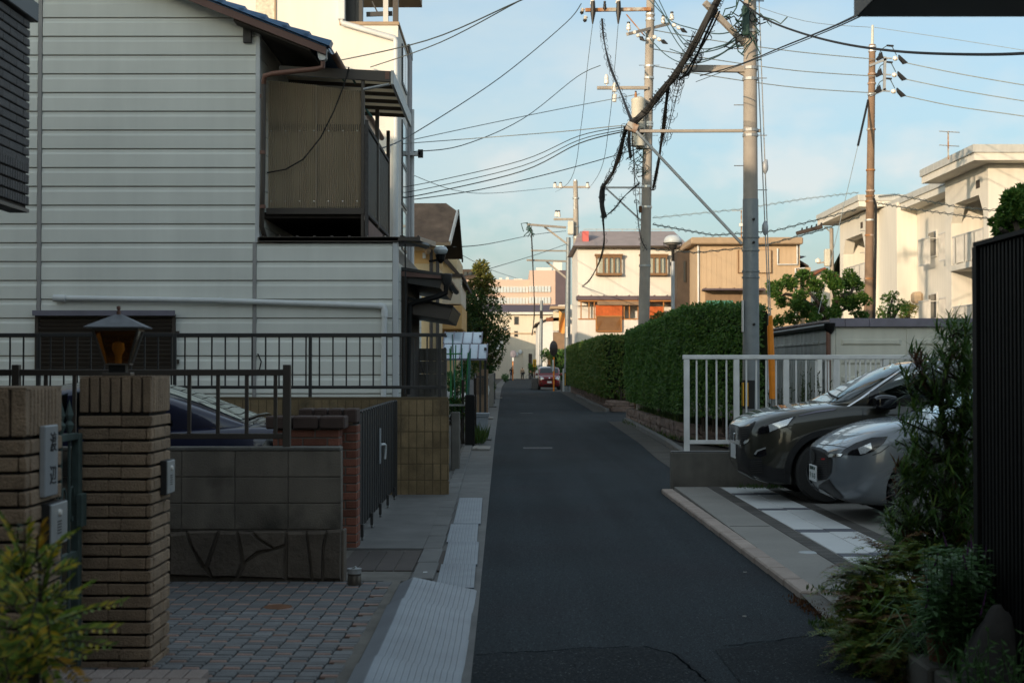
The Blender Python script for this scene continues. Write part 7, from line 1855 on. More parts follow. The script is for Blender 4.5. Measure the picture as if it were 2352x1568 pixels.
hb.patch('badge', zoomA([(1290, 540), (1305, 515), (1325, 540), (1328, 600), (1312, 640), (1295, 610)]), A['dark_metal'], .018, sub=1)
hb.patch('red_emblem', zoomA([(1385, 592), (1418, 590), (1418, 604), (1385, 606)]), A['red_paint'], .014, sub=1)
for k in range(9): hb.patch('grille_bar', zoomA([(1330, 575 + k * 22), (1440, 585 + k * 20), (1440, 589 + k * 20), (1330, 580 + k * 22)]), A['dark_metal'], .011, sub=1)
hb.patch('bumper_intake', zoomA([(1350, 840), (1450, 785), (1500, 860), (1590, 960), (1520, 965), (1400, 880), (1350, 880)]), A['plastic_black'], .006)
hb.patch('bumper_blade', zoomA([(1275, 935), (1320, 850), (1400, 885), (1520, 965), (1440, 975), (1330, 960)]), A['paint_grey'], .016, sub=2).data.materials[0] = A['galv']
hb.patch('bumper_seam', zoomA([(1850, 560), (1930, 530), (2010, 470), (2015, 474), (1935, 536), (1855, 566)]), A['iron_black'], .003, sub=2)
hb.patch('bonnet_seam', zoomA([(1350, 458), (1500, 470), (1610, 488), (1610, 493), (1500, 476), (1350, 464)]), A['iron_black'], .003, sub=2)
pl = hb.part('number_plate', MB().box(.055, .068, -.165, .165, .375, .54), A['plate'], smooth=False, bevel=.003)
for (s_, sz, yy_, zz_) in (('尾張小牧 302', .042, 0, .508), ('す 11-15', .075, 0, .430)):
 t_ = text_mesh(s_, sz, A['plate_ink'], pl, (0, 0, 0), (0, 0, 0)); t_.location = (.069, yy_, zz_); t_.rotation_euler = (R(90), 0, R(90))
for xa in (-.86, -3.45):
 for sg in (1, -1): hb.wheel(xa, sg * .78, .33, sg, spokes=10)
hb.part('underbody', MB().box(-4.0, -.3, -.6, .6, .18, .5), A['iron_black'], smooth=False)
mb_ = refine(*loft([(-1.40, 1.00, .09, 1.05, 1.08, .06, 1.10), (-1.44, .97, .11, 1.04, 1.10, .08, 1.13), (-1.58, .98, .10, 1.05, 1.10, .07, 1.12)]), 2)
for v in mb_.vertices: v.co.y += .98
add_local('door_mirror', mb_, A['paint_grey'], hb.root)
hb.part('mirror_stalk', MB().tube([(-1.5, .84, .99), (-1.5, .93, 1.02)], .03, 6), A['plastic_black'])
# ---------------- dark navy sedan behind the block wall, tail to the road
sed = Car('dark navy sedan behind the brown fence, tail towards the road', 'parked_car', (-6.5, 14.2, .0), math.pi, None)
st = [(0.0, .36, .5, .52, .66, .44, .70), (-.05, .28, .66, .52, .70, .60, .74), (-.25, .2, .83, .55, .78, .74, .82), (-.7, .17, .88, .6, .88, .78, .93), (-1.2, .17, .89, .62, .94, .80, .99), (-2.4, .17, .895, .63, .96, .80, 1.0), (-3.4, .17, .895, .63, .985, .80, 1.04), (-3.9, .18, .885, .64, 1.0, .79, 1.075), (-4.25, .22, .86, .66, 1.0, .76, 1.08), (-4.42, .30, .80, .68, .97, .70, 1.05), (-4.5, .42, .68, .7, .9, .6, .96)]
me = refine(*loft(st), 2); sed.skin(me); me = cut_arches(me, [(-.85, .32, .37), (-3.6, .32, .37)], .895); add_local('body', me, A['paint_navy'], sed.root)
gh = [(-1.15, .95, .7, .97, 1.0, .6, 1.01), (-1.3, .95, .76, .98, 1.05, .62, 1.08), (-1.9, .95, .78, 1.0, 1.33, .58, 1.42), (-2.4, .95, .78, 1.02, 1.40, .58, 1.49), (-2.9, .95, .78, 1.02, 1.40, .57, 1.48), (-3.4, .95, .77, 1.02, 1.26, .58, 1.32), (-3.85, .95, .74, 1.01, 1.10, .60, 1.13), (-4.0, .95, .70, 1.0, 1.05, .58, 1.07)]
mg = refine(*loft(gh), 2); sed.skin(mg); sc2 = add_local('cabin', mg, A['paint_navy'], sed.root)
windscreen(sed, sc2, -3.05, -3.9, .52, .56, 'rear_window'); windscreen(sed, sc2, -1.85, -1.3, .5, .58)
glass_strip(sed, sc2, [-1.55, -2.3], [1.04, 1.04], [1.12, 1.36], 1); glass_strip(sed, sc2, [-2.38, -2.9, -3.3], [1.04, 1.04, 1.05], [1.37, 1.36, 1.10], 1)
sed.patch('tail_lamp', [(-4.1, .78), (-4.44, .80), (-4.42, .93), (-4.2, .94)], A['plastic_gloss'], .006, side=1, sub=2)
sed.patch('fuel_lid', [(-3.72 + .1 * math.cos(k * .523), .86 + .085 * math.sin(k * .523)) for k in range(12)], A['paint_navy'], .006, side=1, sub=1)
sed.part('door_handle', MB().tube([(-2.92, .905, .90), (-3.0, .93, .905), (-3.1, .93, .905), (-3.17, .905, .90)], .016, 7), A['chrome'])
for xa in (-.85, -3.6):
 for sg in (1, -1): sed.wheel(xa, sg * .78, .32, sg)
sed.part('bumper_reflector', MB().box(-4.46, -4.40, -.5, .5, .62, .74), A['plate'], smooth=False)
sed.part('boot_spoiler', MB().tube([(-3.98, .62, 1.11), (-4.0, .3, 1.13), (-4.0, -.3, 1.13), (-3.98, -.62, 1.11)], .02, 6), A['plastic_gloss'])
# ---------------- red minivan down the street
rv = Car('small red minivan facing us in the bay beyond the hedge', 'parked_car', (X(1262, 104), 104, 0), -math.pi / 2)
st = [(0.0, .35, .52, .55, .80, .5, .86), (-.05, .26, .68, .56, .86, .64, .93), (-.18, .2, .78, .6, .95, .72, 1.03), (-.6, .18, .83, .65, 1.04, .76, 1.12), (-1.2, .18, .835, .66, 1.08, .76, 1.14), (-3.2, .18, .835, .66, 1.08, .76, 1.14), (-3.6, .25, .82, .68, 1.08, .74, 1.14), (-3.7, .4, .75, .7, 1.0, .7, 1.05)]
me = refine(*loft(st), 2); rv.skin(me); me = cut_arches(me, [(-.72, .29, .34), (-3.15, .29, .34)], .835); add_local('body', me, A['paint_red'], rv.root)
gh = [(-.62, 1.06, .70, 1.1, 1.13, .6, 1.14), (-.72, 1.06, .77, 1.1, 1.18, .66, 1.2), (-1.15, 1.06, .79, 1.15, 1.50, .66, 1.60), (-1.5, 1.06, .79, 1.2, 1.62, .68, 1.71), (-3.3, 1.06, .79, 1.2, 1.64, .68, 1.73), (-3.6, 1.06, .76, 1.2, 1.55, .66, 1.65), (-3.68, 1.06, .72, 1.1, 1.2, .62, 1.25)]
mg = refine(*loft(gh), 2); rv.skin(mg); rc = add_local('cabin', mg, A['paint_red'], rv.root)
windscreen(rv, rc, -.74, -1.32, .68, .64, mat=A['glass_dark'])
ZR = lambda pts: [((2100 + x / 7.84) / 1.7415, (1380 + y / 7.84) / 1.7415) for (x, y) in pts]
for sg in (1, -1):
 rv.patch('side_window', [(-1.2, 1.18), (-3.4, 1.18), (-3.3, 1.52), (-1.45, 1.52), (-1.25, 1.4)], A['car_glass'], .008, rc, side=sg, sub=2)
def front_patch(car, name, pts, mat, off=.008):
 bm = bmesh.new(); vv = [bm.verts.new((p[0], p[1], 0)) for p in pts]; bm.faces.new(vv); bmesh.ops.triangulate(bm, faces=bm.faces)
 for _ in range(2): bmesh.ops.subdivide_edges(bm, edges=list(bm.edges), cuts=1); bmesh.ops.triangulate(bm, faces=bm.faces)
 for v in bm.verts:
  h = car.hit(Vector((2, v.co.x, v.co.y)), Vector((-1, 0, 0))); v.co = (h[0] + Vector((off, 0, 0))) if h else Vector((-.1, v.co.x, v.co.y))
 me = bpy.data.meshes.new(name); bm.to_mesh(me); bm.free(); return add_local(name, me, mat, car.root)
for sg in (1, -1):
 front_patch(rv, 'head_lamp', [(sg * .42, .78), (sg * .70, .72), (sg * .72, .88), (sg * .60, .97), (sg * .44, .90)], A['head_lamp'])
 front_patch(rv, 'fog_lamp', [(sg * .52, .42), (sg * .62, .42), (sg * .62, .52), (sg * .52, .52)], A['plastic_black'])
 for xa in (-.72, -3.15): rv.wheel(xa, sg * .74, .29, sg)
 mb2 = MB().tube([(-.95, sg * .80, 1.12), (-.96, sg * .92, 1.15), (-.97, sg * .98, 1.17)], [.04, .10, .07], 8); rv.part('door_mirror', mb2, A['paint_red'])
front_patch(rv, 'grille', [(-.38, .72), (.38, .72), (.46, .80), (-.46, .80)], A['plastic_black'])
front_patch(rv, 'lower_grille', [(-.4, .30), (.4, .30), (.44, .42), (-.44, .42)], A['plastic_black'])
front_patch(rv, 'badge', [(-.05, .85), (.05, .85), (.05, .92), (-.05, .92)], A['chrome'], .014)
rv.part('number_plate', MB().box(.03, .042, -.165, .165, .49, .65), A['plate'], smooth=False)
rv.part('underbody', MB().box(-3.5, -.2, -.6, .6, .2, .5), A['iron_black'], smooth=False)
# car under the left carport, just its nose shows
lc = Car('pale car nose under the curved carport roof', 'parked_car', (X(1092, 41), 41.5, 0), 0)
st = [(0.0, .36, .5, .52, .66, .44, .72), (-.05, .28, .66, .52, .70, .60, .76), (-.25, .2, .8, .55, .8, .72, .86), (-.8, .17, .82, .6, .92, .76, .99), (-2.0, .17, .82, .62, .96, .78, 1.0), (-3.6, .18, .82, .64, .98, .77, 1.0), (-3.8, .3, .75, .66, .9, .7, .95)]
me = refine(*loft(st), 2); lc.skin(me); me = cut_arches(me, [(-.7, .3, .35), (-3.0, .3, .35)], .82); add_local('body', me, A['far_white'], lc.root)
gh = [(-.8, .95, .66, .97, .99, .6, 1.0), (-1.4, .95, .74, 1.0, 1.32, .58, 1.42), (-2.0, .95, .75, 1.0, 1.44, .58, 1.52), (-3.3, .95, .74, 1.0, 1.42, .58, 1.5), (-3.7, .95, .7, 1.0, 1.1, .55, 1.15)]
mg = refine(*loft(gh), 2); lc.skin(mg); lcc = add_local('cabin', mg, A['glass_dark'], lc.root)
for xa in (-.7, -3.0):
 for sg in (1, -1): lc.wheel(xa, sg * .72, .3, sg)
# ================================================================ VEGETATION
def leaf(m, c, d, n, L, w, fold=.25):
 """one leaf: base c, direction d, normal n, length L, width w, as a folded diamond"""
 s_ = d.cross(n)
 if s_.length < 1e-5: s_ = d.orthogonal()
 s_.normalize(); n = s_.cross(d).normalized()
 o = len(m.v)
 a = c; t = c + d * L; mid = c + d * (L * .45)
 m.v += [tuple(a), tuple(mid + s_ * (w * .5) + n * (w * fold)), tuple(t), tuple(mid - s_ * (w * .5) + n * (w * fold))]
 m.f += [(o, o + 1, o + 2), (o, o + 2, o + 3)]
def rv3():
 while True:
  v = Vector((random.uniform(-1, 1), random.uniform(-1, 1), random.uniform(-1, 1)))
  if .05 < v.length < 1: return v.normalized()
def hedge(label, corners, zb, dens, L, mat, thick_to, faces, trunks, seed, top=True):
 """corners: front line [(x, y, h)], thick_to: matching back line"""
 random.seed(seed)
 t = thing('hedge', label, 'hedge', (corners[0][0], corners[0][1], zb), 'clipped hedges')
 m = MB()
 def wob(x, y, z): return .035 * math.sin(x * 2.3 + z * 3.1) * math.cos(y * 1.9 + z * 1.3) + .02 * math.sin(y * 5.3 + z * 4.1)
 for i in range(len(corners) - 1):
  (xa, ya, ha), (xb, yb_, hb_) = corners[i], corners[i + 1]
  d = Vector((xb - xa, yb_ - ya, 0)); Ln = d.length; d.normalize(); nrm = Vector((d.y, -d.x, 0)) * faces
  area = Ln * ((ha + hb_) / 2 - zb)
  for k in range(int(area * dens)):
   u = random.random(); h = ha + (hb_ - ha) * u; z = zb + random.random() ** .9 * (h - zb)
   p = Vector((xa, ya, z)) + d * (u * Ln);
   rag = max(0, (zb + .30 - z)) * .4
   p += nrm * (wob(p.x, p.y, z) - random.random() ** 2 * .07 - rag * random.random())
   dd = (nrm * .3 + rv3() * .9 + Vector((0, 0, -.45))).normalized()
   leaf(m, p, dd, (nrm + Vector((0, 0, .35)) + rv3() * .55).normalized(), L * random.uniform(.6, 1.25), L * random.uniform(.4, .62))
  if top:
   bk = thick_to[i], thick_to[i + 1]
   A_ = Ln * .9
   for k in range(int(A_ * dens * .5)):
    u, v = random.random(), random.random() ** 1.5
    a_ = Vector((xa, ya, ha)).lerp(Vector((bk[0][0], bk[0][1], ha)), v); b_ = Vector((xb, yb_, hb_)).lerp(Vector((bk[1][0], bk[1][1], hb_)), v)
    p = a_.lerp(b_, u) + Vector((0, 0, random.uniform(-.06, .05) + .03 * math.sin(u * 31)))
    leaf(m, p, (rv3() + Vector((0, 0, .8))).normalized(), rv3(), L * random.uniform(.6, 1.2), L * .5)
 tag(m.build('foliage', mat, t, fix=False), kind='stuff')
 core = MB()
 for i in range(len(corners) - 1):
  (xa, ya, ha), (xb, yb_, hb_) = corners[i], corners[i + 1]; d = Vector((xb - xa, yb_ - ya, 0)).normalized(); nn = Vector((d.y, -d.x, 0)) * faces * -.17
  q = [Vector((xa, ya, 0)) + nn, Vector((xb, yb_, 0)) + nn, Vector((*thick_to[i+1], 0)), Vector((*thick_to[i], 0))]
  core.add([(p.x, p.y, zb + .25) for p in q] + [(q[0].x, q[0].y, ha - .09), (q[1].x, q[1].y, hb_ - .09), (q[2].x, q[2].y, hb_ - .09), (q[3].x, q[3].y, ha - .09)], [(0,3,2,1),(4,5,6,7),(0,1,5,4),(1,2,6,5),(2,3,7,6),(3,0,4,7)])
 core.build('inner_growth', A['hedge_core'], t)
 for (x, y) in trunks:
  b_ = Vector((x, y, .3)); MB().tube([b_, b_ + Vector((random.uniform(-.05, .05), random.uniform(-.1, .1), .35)), b_ + Vector((random.uniform(-.1, .1), random.uniform(-.15, .15), .9))], [.035, .03, .02], 6).build('stem', A['trunk'], t)
 return t
tr_ = [(3.98 + .1 * math.sin(k), 29.6 + k * .45) for k in range(28)] + [(3.95 + k * .16, 29.3 - k * .25) for k in range(8)]
hedge('tall clipped hedge beside the grey steel pole', [(3.42, 43.0, 2.64), (3.50, 36, 2.72), (3.62, 29.6, 2.86), (4.1, 28.3, 2.84), (4.78, 27.3, 2.78)], .62, 1450, .078, A['hedge'], [(5.4, 43.0), (5.4, 36), (5.4, 31), (5.45, 30), (5.0, 29)], 1, tr_, 21)
hedge('end face of the tall hedge towards the side lane', [(5.4, 43.15, 2.66), (3.5, 43.1, 2.64)], .85, 300, .10, A['hedge'], [(5.4, 42.6), (3.6, 42.6)], 1, [], 22, False)
tr_ = [(4.0 + .12 * math.sin(k * 2), 52.6 + k * .6) for k in range(22)]
hedge('lower clipped hedge along the far stone wall', [(3.72, 96, 2.95), (3.55, 75, 2.85), (3.45, 60, 2.78), (3.40, 52.6, 2.74), (5.4, 52.3, 2.74)], .55, 420, .13, A['hedge2'], [(5.2, 96), (5.2, 75), (5.2, 60), (5.2, 53.5), (5.4, 53.5)], 1, tr_, 23)
hedge('small dark square-cut hedge before the far poles', [(3.05, 110, Z(805, 109)), (3.05, 108.8, Z(805, 109)), (4.4, 108.6, Z(805, 109))], .2, 150, .18, A['hedge'], [(4.4, 110.5), (4.4, 110), (4.4, 110)], 1, [], 24)
def grass(label, pts, n, h, mat, seed, name='grass'):
 random.seed(seed); m = MB()
 for k in range(n):
  i = random.randrange(len(pts) - 1); a = Vector(pts[i]); b_ = Vector(pts[i + 1]); p = a.lerp(b_, random.random()) + Vector((random.uniform(-.12, .12), random.uniform(-.15, .15), 0))
  leaf(m, p, (Vector((random.uniform(-.5, .5), random.uniform(-.5, .5), 1))).normalized(), rv3(), h * random.uniform(.4, 1.2), .012 + h * .05)
 tag(m.build(name, mat, fix=False), label, 'grass', kind='stuff')
grass('short green grass under the near hedge', [(3.75, 42, .33), (3.85, 32, .33), (4.7, 28.6, .33)], 2200, .22, A['grass'], 31)
grass('short green grass under the far hedge', [(4.0, 53, .35), (4.25, 90, .35)], 1800, .25, A['grass'], 32)
grass('weeds in the gutter at the hedge wall foot', [(3.3, 41.5, .02), (3.45, 32, .02), (4.3, 28.4, .02)], 420, .14, A['grass'], 33)
grass('grass tuft under the dark SUV nose', [(2.95, 18.35, .05), (3.5, 18.4, .05)], 160, .07, A['grass'], 34)
grass('grass tuft in the kerb joint by the road', [(2.14, 9.85, .05), (2.25, 9.9, .05)], 60, .05, A['grass'], 35)
grass('brown fallen needles along the kerb end', [(1.98, 9.8, .012), (2.02, 9.3, .012), (2.10, 8.7, .012)], 500, .03, A['needle_brown'], 36, 'fallen_needles')
grass('dry grass beside the grey bin', [(-.72, 29.6, .01), (-.66, 31, .01)], 160, .4, A['grass'], 37)
grass('grass down the left roadside', [(-1.05, 34, .01), (-1.2, 60, .01), (-1.5, 110, .01)], 900, .3, A['grass'], 38)
# weeds before the shed
wd = thing('tall_weeds', 'tall thin weeds growing behind the railing by the shed', 'weeds', (6, 28, 0))
random.seed(40)
for k in range(34):
 x = X(random.uniform(1780, 1960), 27.8); y = random.uniform(27.2, 28.3); h = Z(random.uniform(850, 905), 27.8)
 m = MB(); p0 = Vector((x, y, .0)); p1 = p0 + Vector((random.uniform(-.08, .08), 0, h)); m.tube([p0, p0.lerp(p1, .5) + Vector((random.uniform(-.04, .04), 0, 0)), p1], [.012, .01, .006], 4)
 for q in range(10): leaf(m, p0.lerp(p1, random.uniform(.55, 1)), (rv3() + Vector((0, 0, 1))).normalized(), rv3(), random.uniform(.06, .13), .03)
 m.build('stem', A['weed_stem'], wd)
# ---- trees
def branchy(t, pts, r0, r1, mat): MB().tube(pts, [r0 + (r1 - r0) * i / (len(pts) - 1) for i in range(len(pts))], 8).build('branch', mat, t, smooth=True)
def puff(m, c, rx, ry, rz, n, L):
 for k in range(n):
  v = rv3(); rr = .55 + .45 * random.random() ** .6
  p = c + Vector((v.x * rx, v.y * ry, v.z * rz)) * rr
  leaf(m, p, (v * .8 + rv3() * .8 + Vector((0, 0, .25))).normalized(), rv3(), L * random.uniform(.6, 1.2), L * random.uniform(.38, .55))
def pruned_tree(label, Y, blobs, limbs, L, mat, seed, dens=250):
 random.seed(seed)
 b0 = W(*limbs[0][0], Y); t = thing('pruned_tree', label, 'tree', (b0.x, Y, 0), 'garden trees')
 MB().tube([(b0.x, Y, 0), b0 - Vector((0, 0, .8)), b0], [.17, .15, .12], 9).build('trunk', A['trunk'], t, smooth=True)
 for lim in limbs:
  pts = [W(x, y, Y + random.uniform(-.25, .25)) for (x, y) in lim]; branchy(t, pts, .085, .03, A['trunk'])
 m = MB()
 for (x, y, r) in blobs:
  c = W(x, y, Y + random.uniform(-.6, .6)); rr = r * Y / FPX
  for q in range(5):
   cc = c + rv3() * rr * .55; puff(m, cc, rr * .55, rr * .6, rr * .42, int(dens * max(.25, (r / 30) ** 2)), L)
 tag(m.build('crown', mat, t, fix=False), kind='stuff')
 return t
pruned_tree('gnarled pruned garden tree with rounded leaf pads above the shed', 39,
   [(1785, 667, 20), (1812, 652, 22), (1800, 695, 16), (1835, 690, 24), (1850, 640, 22), (1868, 660, 24), (1850, 710, 24), (1822, 728, 18), (1885, 700, 22), (1905, 640, 20), (1925, 655, 22), (1950, 640, 24), (1968, 650, 22), (1940, 690, 24), (1962, 700, 24), (1985, 690, 18), (1915, 720, 20), (1978, 725, 14), (1790, 738, 14), (1775, 655, 12), (1870, 735, 16)],
   [[(1905, 745), (1895, 715), (1875, 690), (1860, 672)], [(1905, 745), (1915, 710), (1918, 680), (1910, 655)], [(1905, 745), (1885, 728), (1860, 725), (1830, 730)], [(1895, 715), (1860, 700), (1830, 680), (1805, 675), (1790, 685)], [(1915, 705), (1940, 680), (1955, 672), (1962, 660)], [(1905, 740), (1930, 715), (1950, 705)]], .10, A['tree_leaf'], 51)
pruned_tree('small sparse tree right of the brown pole base', 46, [(2040, 690, 16), (2052, 680, 14), (2068, 700, 15), (2045, 715, 18), (2080, 712, 12), (2030, 720, 18)], [[(2045, 745), (2042, 715), (2050, 690)], [(2045, 740), (2060, 715), (2070, 702)]], .10, A['tree_leaf'], 52, 130)
pruned_tree('yellow-green bush beside the apartment wall', 50, [(2088, 705, 14), (2096, 715, 14), (2078, 720, 14)], [[(2088, 745), (2088, 715)]], .10, A['tree_yellow'], 53, 150)
pruned_tree('green tree rising behind the black fence', 20.5, [(2325, 470, 34), (2352, 455, 30), (2300, 520, 26), (2330, 530, 34), (2370, 500, 40), (2345, 560, 40)], [[(2360, 640), (2350, 560), (2330, 500)], [(2360, 600), (2320, 540), (2300, 525)]], .085, A['tree_leaf'], 54, 260)
pruned_tree('yellowish bush peeping above the hedge by the lamp', 60, [(1500, 735, 12), (1520, 728, 14), (1548, 730, 12), (1560, 738, 10)], [[(1520, 770), (1522, 738)]], .14, A['tree_yellow'], 55, 150)
# tall street tree on the left
random.seed(61)
sty = 60.0
stt = thing('street_tree', 'tall conical street tree with sunlit top coloured yellow on the left', 'tree', (X(1108, sty), sty, 0))
tb_ = Vector((X(1108, sty), sty, 0)); tt_ = Vector(W(1102, 605, sty))
MB().tube([tb_, tb_.lerp(tt_, .5), tt_], [.16, .10, .03], 8).build('trunk', A['trunk'], stt, smooth=True)
m = MB(); my_ = MB()
for k in range(110):
 u = random.random() ** .8; y = 606 + u * 235
 half = 8 + 46 * min(1, u / .5) if u < .75 else 54 - 30 * (u - .75) / .25
 a = random.uniform(0, 6.28); rr = math.sqrt(random.random())
 c = Vector(W(1106 + math.cos(a) * half * rr, y, sty)) + Vector((0, math.sin(a) * half * rr * sty / FPX, 0))
 rad = random.uniform(.22, .42) * (.7 if u < .2 else 1)
 puff(my_ if (u < .26 or random.random() < .10) else m, c, rad * 1.1, rad, rad * .8, 120, .13)  # yellow leaves paint sunlight on the top, a few scattered lower
 if k % 3 == 0: branchy(stt, [tb_.lerp(tt_, max(.15, (1 - u) * .95)), c], .03, .012, A['trunk'])
tag(m.build('crown', A['tree_dark'], stt, fix=False), kind='stuff'); tag(my_.build('sunlit_crown_top', A['tree_yellow'], stt, fix=False), kind='stuff')
# shrubs of the left gardens
def shrub(label, x, y, Y, r, mat, seed, n=500, L=.09, name='shrub', flower=None):
 random.seed(seed); c = Vector(W(x, y, Y)); t = thing(name, label, 'shrub', (c.x, Y, 0))
 rr = r * Y / FPX; m = MB()
 for q in range(7): puff(m, c + rv3() * rr * .5, rr * .6, rr * .6, rr * .6, n // 7, L)
 tag(m.build('foliage', mat, t, fix=False), kind='stuff')
 for k in range(4): MB().tube([(c.x + .05 * k, Y, 0), c + rv3() * rr * .4], [.02, .01], 5).build('stem', A['trunk'], t)
 if flower:
  f = MB()
  for q in range(26): puff(f, c + rv3() * rr * .8, .05, .05, .05, 5, .06)
  tag(f.build('blossom', flower, t, fix=False), kind='stuff')
 return t
shrub('garden shrub behind the green stakes', 1045, 880, 31, 26, A['herb'], 71)
shrub('low leafy bush inside the stake garden', 1050, 935, 30, 24, A['tree_dark'], 72)
shrub('shrub under the curved carport roof', 1075, 850, 36, 24, A['tree_dark'], 73)
shrub('bush above the brick gatepost', 1092, 838, 45, 18, A['tree_yellow'], 74, 400, .1)
shrub('pink-flowered bush by the far gatepost', 1108, 832, 50, 14, A['herb'], 75, 300, .09, 'flower_bush', A['pink_flower'])
shrub('climbing greenery on the far gateposts', 1122, 850, 60, 14, A['herb'], 76, 400, .12)
shrub('dark shrub at the foot of the far posts', 1128, 885, 64, 12, A['tree_dark'], 77, 300, .12)
shrub('ivy mound beside the yellow sign', 1222, 845, 150, 10, A['hedge'], 78, 300, .25)
shrub('dark bush behind the red minivan', 1255, 815, 118, 14, A['hedge'], 79, 400, .2)
shrub('bush at the left foot of the far mirror', 1160, 868, 160, 8, A['herb'], 80, 200, .25)
# ---- foreground plants, right
def blade(m, pts, w):
 """curved strap leaf through pts"""
 n = len(pts); o = len(m.v)
 for i, p in enumerate(pts):
  d = (pts[min(i+1, n-1)] - pts[max(i-1, 0)]).normalized(); s_ = d.cross(Vector((0, 0, 1)));
  s_ = s_.normalized() if s_.length > .05 else Vector((1, 0, 0))
  ww = w * (1 - (i / (n - 1)) ** 2 * .95) * (.6 + .4 * min(1, i))
  m.v += [tuple(p + s_ * ww * .5), tuple(p - s_ * ww * .5)]
 for i in range(n - 1): m.f.append((o + 2*i, o + 2*i + 1, o + 2*i + 3, o + 2*i + 2))
def whorl(m, c, d, n, L, w):
 d = d.normalized(); a = d.orthogonal().normalized(); b_ = d.cross(a)
 for k in range(n):
  th = random.uniform(0, 6.28); up = random.uniform(-.1, 1.0); base = c - d * random.uniform(0, L * .7)
  dr = ((a * math.cos(th) + b_ * math.sin(th)) * random.uniform(.6, 1) + d * up).normalized(); l = L * random.uniform(.65, 1.15)
  blade(m, [base, base + dr * l * .5, base + dr * l + Vector((0, 0, -l * .12))], w)
random.seed(81)
pn = thing('pine_shrub', 'dark needle-leaved evergreen shrub beside the black fence', 'shrub', (2.55, 8.7, 0))
Yp = 8.7
main = [Vector((X(2170, Yp), Yp, 0)), Vector(W(2165, 1250, Yp)), Vector(W(2180, 1050, Yp)), Vector(W(2160, 930, Yp)), Vector(W(2192, 760, Yp))]
MB().tube(main, [.03, .028, .024, .018, .008], 7).build('trunk', A['trunk'], pn, smooth=True)
m2_ = [Vector((X(2200, Yp), Yp + .1, 0)), Vector(W(2215, 1150, Yp)), Vector(W(2205, 1000, Yp)), Vector(W(2225, 880, Yp))]
MB().tube(m2_, [.022, .02, .016, .01], 7).build('trunk', A['trunk'], pn, smooth=True)
nd = MB(); nb_ = MB()
RANGES = [(725, 800, 2155, 2240, 14), (800, 860, 2080, 2245, 20), (860, 960, 2085, 2250, 38), (960, 1060, 2075, 2250, 46), (1060, 1180, 2055, 2250, 74), (1180, 1310, 2030, 2245, 84)]
tips = [(2190, 735), (2150, 760), (2100, 820), (2070, 850), (2160, 800), (2225, 790), (2055, 1010), (2062, 960), (2040, 1180)]
for (y0, y1, x0, x1, n) in RANGES:
 for k in range(int(n * 1.4)): tips.append((x1 - (x1 - x0) * random.random() ** 1.25, random.uniform(y0, y1)))
for (x, y) in tips:
 c = Vector(W(x, y, Yp + random.uniform(-.28, .35)))
 ax = min(main + m2_, key=lambda p: (p - c).length + max(0, p.z - c.z) * 3)
 MB().tube([ax, ax.lerp(c, .6) + Vector((0, 0, -.03)), c], [.008, .006, .004], 4).build('twig', A['trunk'], pn) if random.random() < .55 else None
 whorl(nb_ if random.random() < .05 else nd, c, (c - ax) * .5 + Vector((0, 0, .25)) + rv3() * .12, 24, .125, .0145)
tag(nd.build('needles', A['needle'], pn, fix=False), kind='stuff'); tag(nb_.build('dry_needles', A['needle_brown'], pn, fix=False), kind='stuff')
# fern mass
def frond(m, base, d, L, droop, w):
 d = d.normalized(); n = 11; side = d.cross(Vector((0, 0, 1))).normalized()
 pts = [base + d * (L * i / n) + Vector((0, 0, L * .55 * (i / n) - droop * L * (i / n) ** 2)) for i in range(n + 1)]
 blade(m, pts, .006)
 for i in range(2, n + 1):
  q = w * math.sin(math.pi * min(.95, (i / n) * .85 + .12))
  for sg in (1, -1):
   dr = (side * sg + d * .35 + Vector((0, 0, -.12))).normalized()
   for f_ in (0, .5):
    p = pts[i].lerp(pts[i-1], f_); leaf(m, p, (dr + rv3() * .15).normalized(), Vector((0, 0, 1)) + rv3() * .3, q * random.uniform(.8, 1.1), q * .30, .05)
random.seed(82)
fn = thing('fern_clump', 'rusty green fern clump spilling onto the asphalt, lower right', 'fern', (2.05, 7.9, 0))
fm = MB(); fb = MB()
for (x, y, Yf) in [(2010, 1330, 8.1), (2040, 1290, 8.3), (2080, 1300, 8.2), (1990, 1400, 7.9), (2020, 1450, 7.7), (2060, 1400, 7.8), (2100, 1360, 8.0), (2050, 1480, 7.6), (2100, 1450, 7.6), (1985, 1350, 8.1), (2000, 1490, 7.55), (2070, 1530, 7.4), (2110, 1510, 7.4)]:
 c = Vector(W(x, y, Yf))
 for k in range(40):
  a = random.uniform(0, 6.28); d = Vector((math.cos(a) - .25, math.sin(a) * .8 - .35, random.uniform(-.25, .45)))
  frond(fb if random.random() < .22 else fm, c + rv3() * .06, d, random.uniform(.2, .36), random.uniform(.5, 1.0), random.uniform(.045, .07))
tag(fm.build('fronds', A['fern'], fn, fix=False), kind='stuff'); tag(fb.build('rusty_fronds', A['fern_brown'], fn, fix=False), kind='stuff')
sl_ = MB()
for k in range(2600):
 p = Vector((random.uniform(1.80, 2.4), random.uniform(7.3, 8.4), random.uniform(.0, .42)))
 if (p.x - 2.1) ** 2 / .09 + (p.y - 7.9) ** 2 / .32 + p.z * p.z / .2 > 1: continue
 leaf(sl_, p, (rv3() + Vector((-.3, -.4, .2))).normalized(), rv3(), random.uniform(.04, .09), .03)
tag(sl_.build('under_leaves', A['fern'], fn, fix=False), kind='stuff')
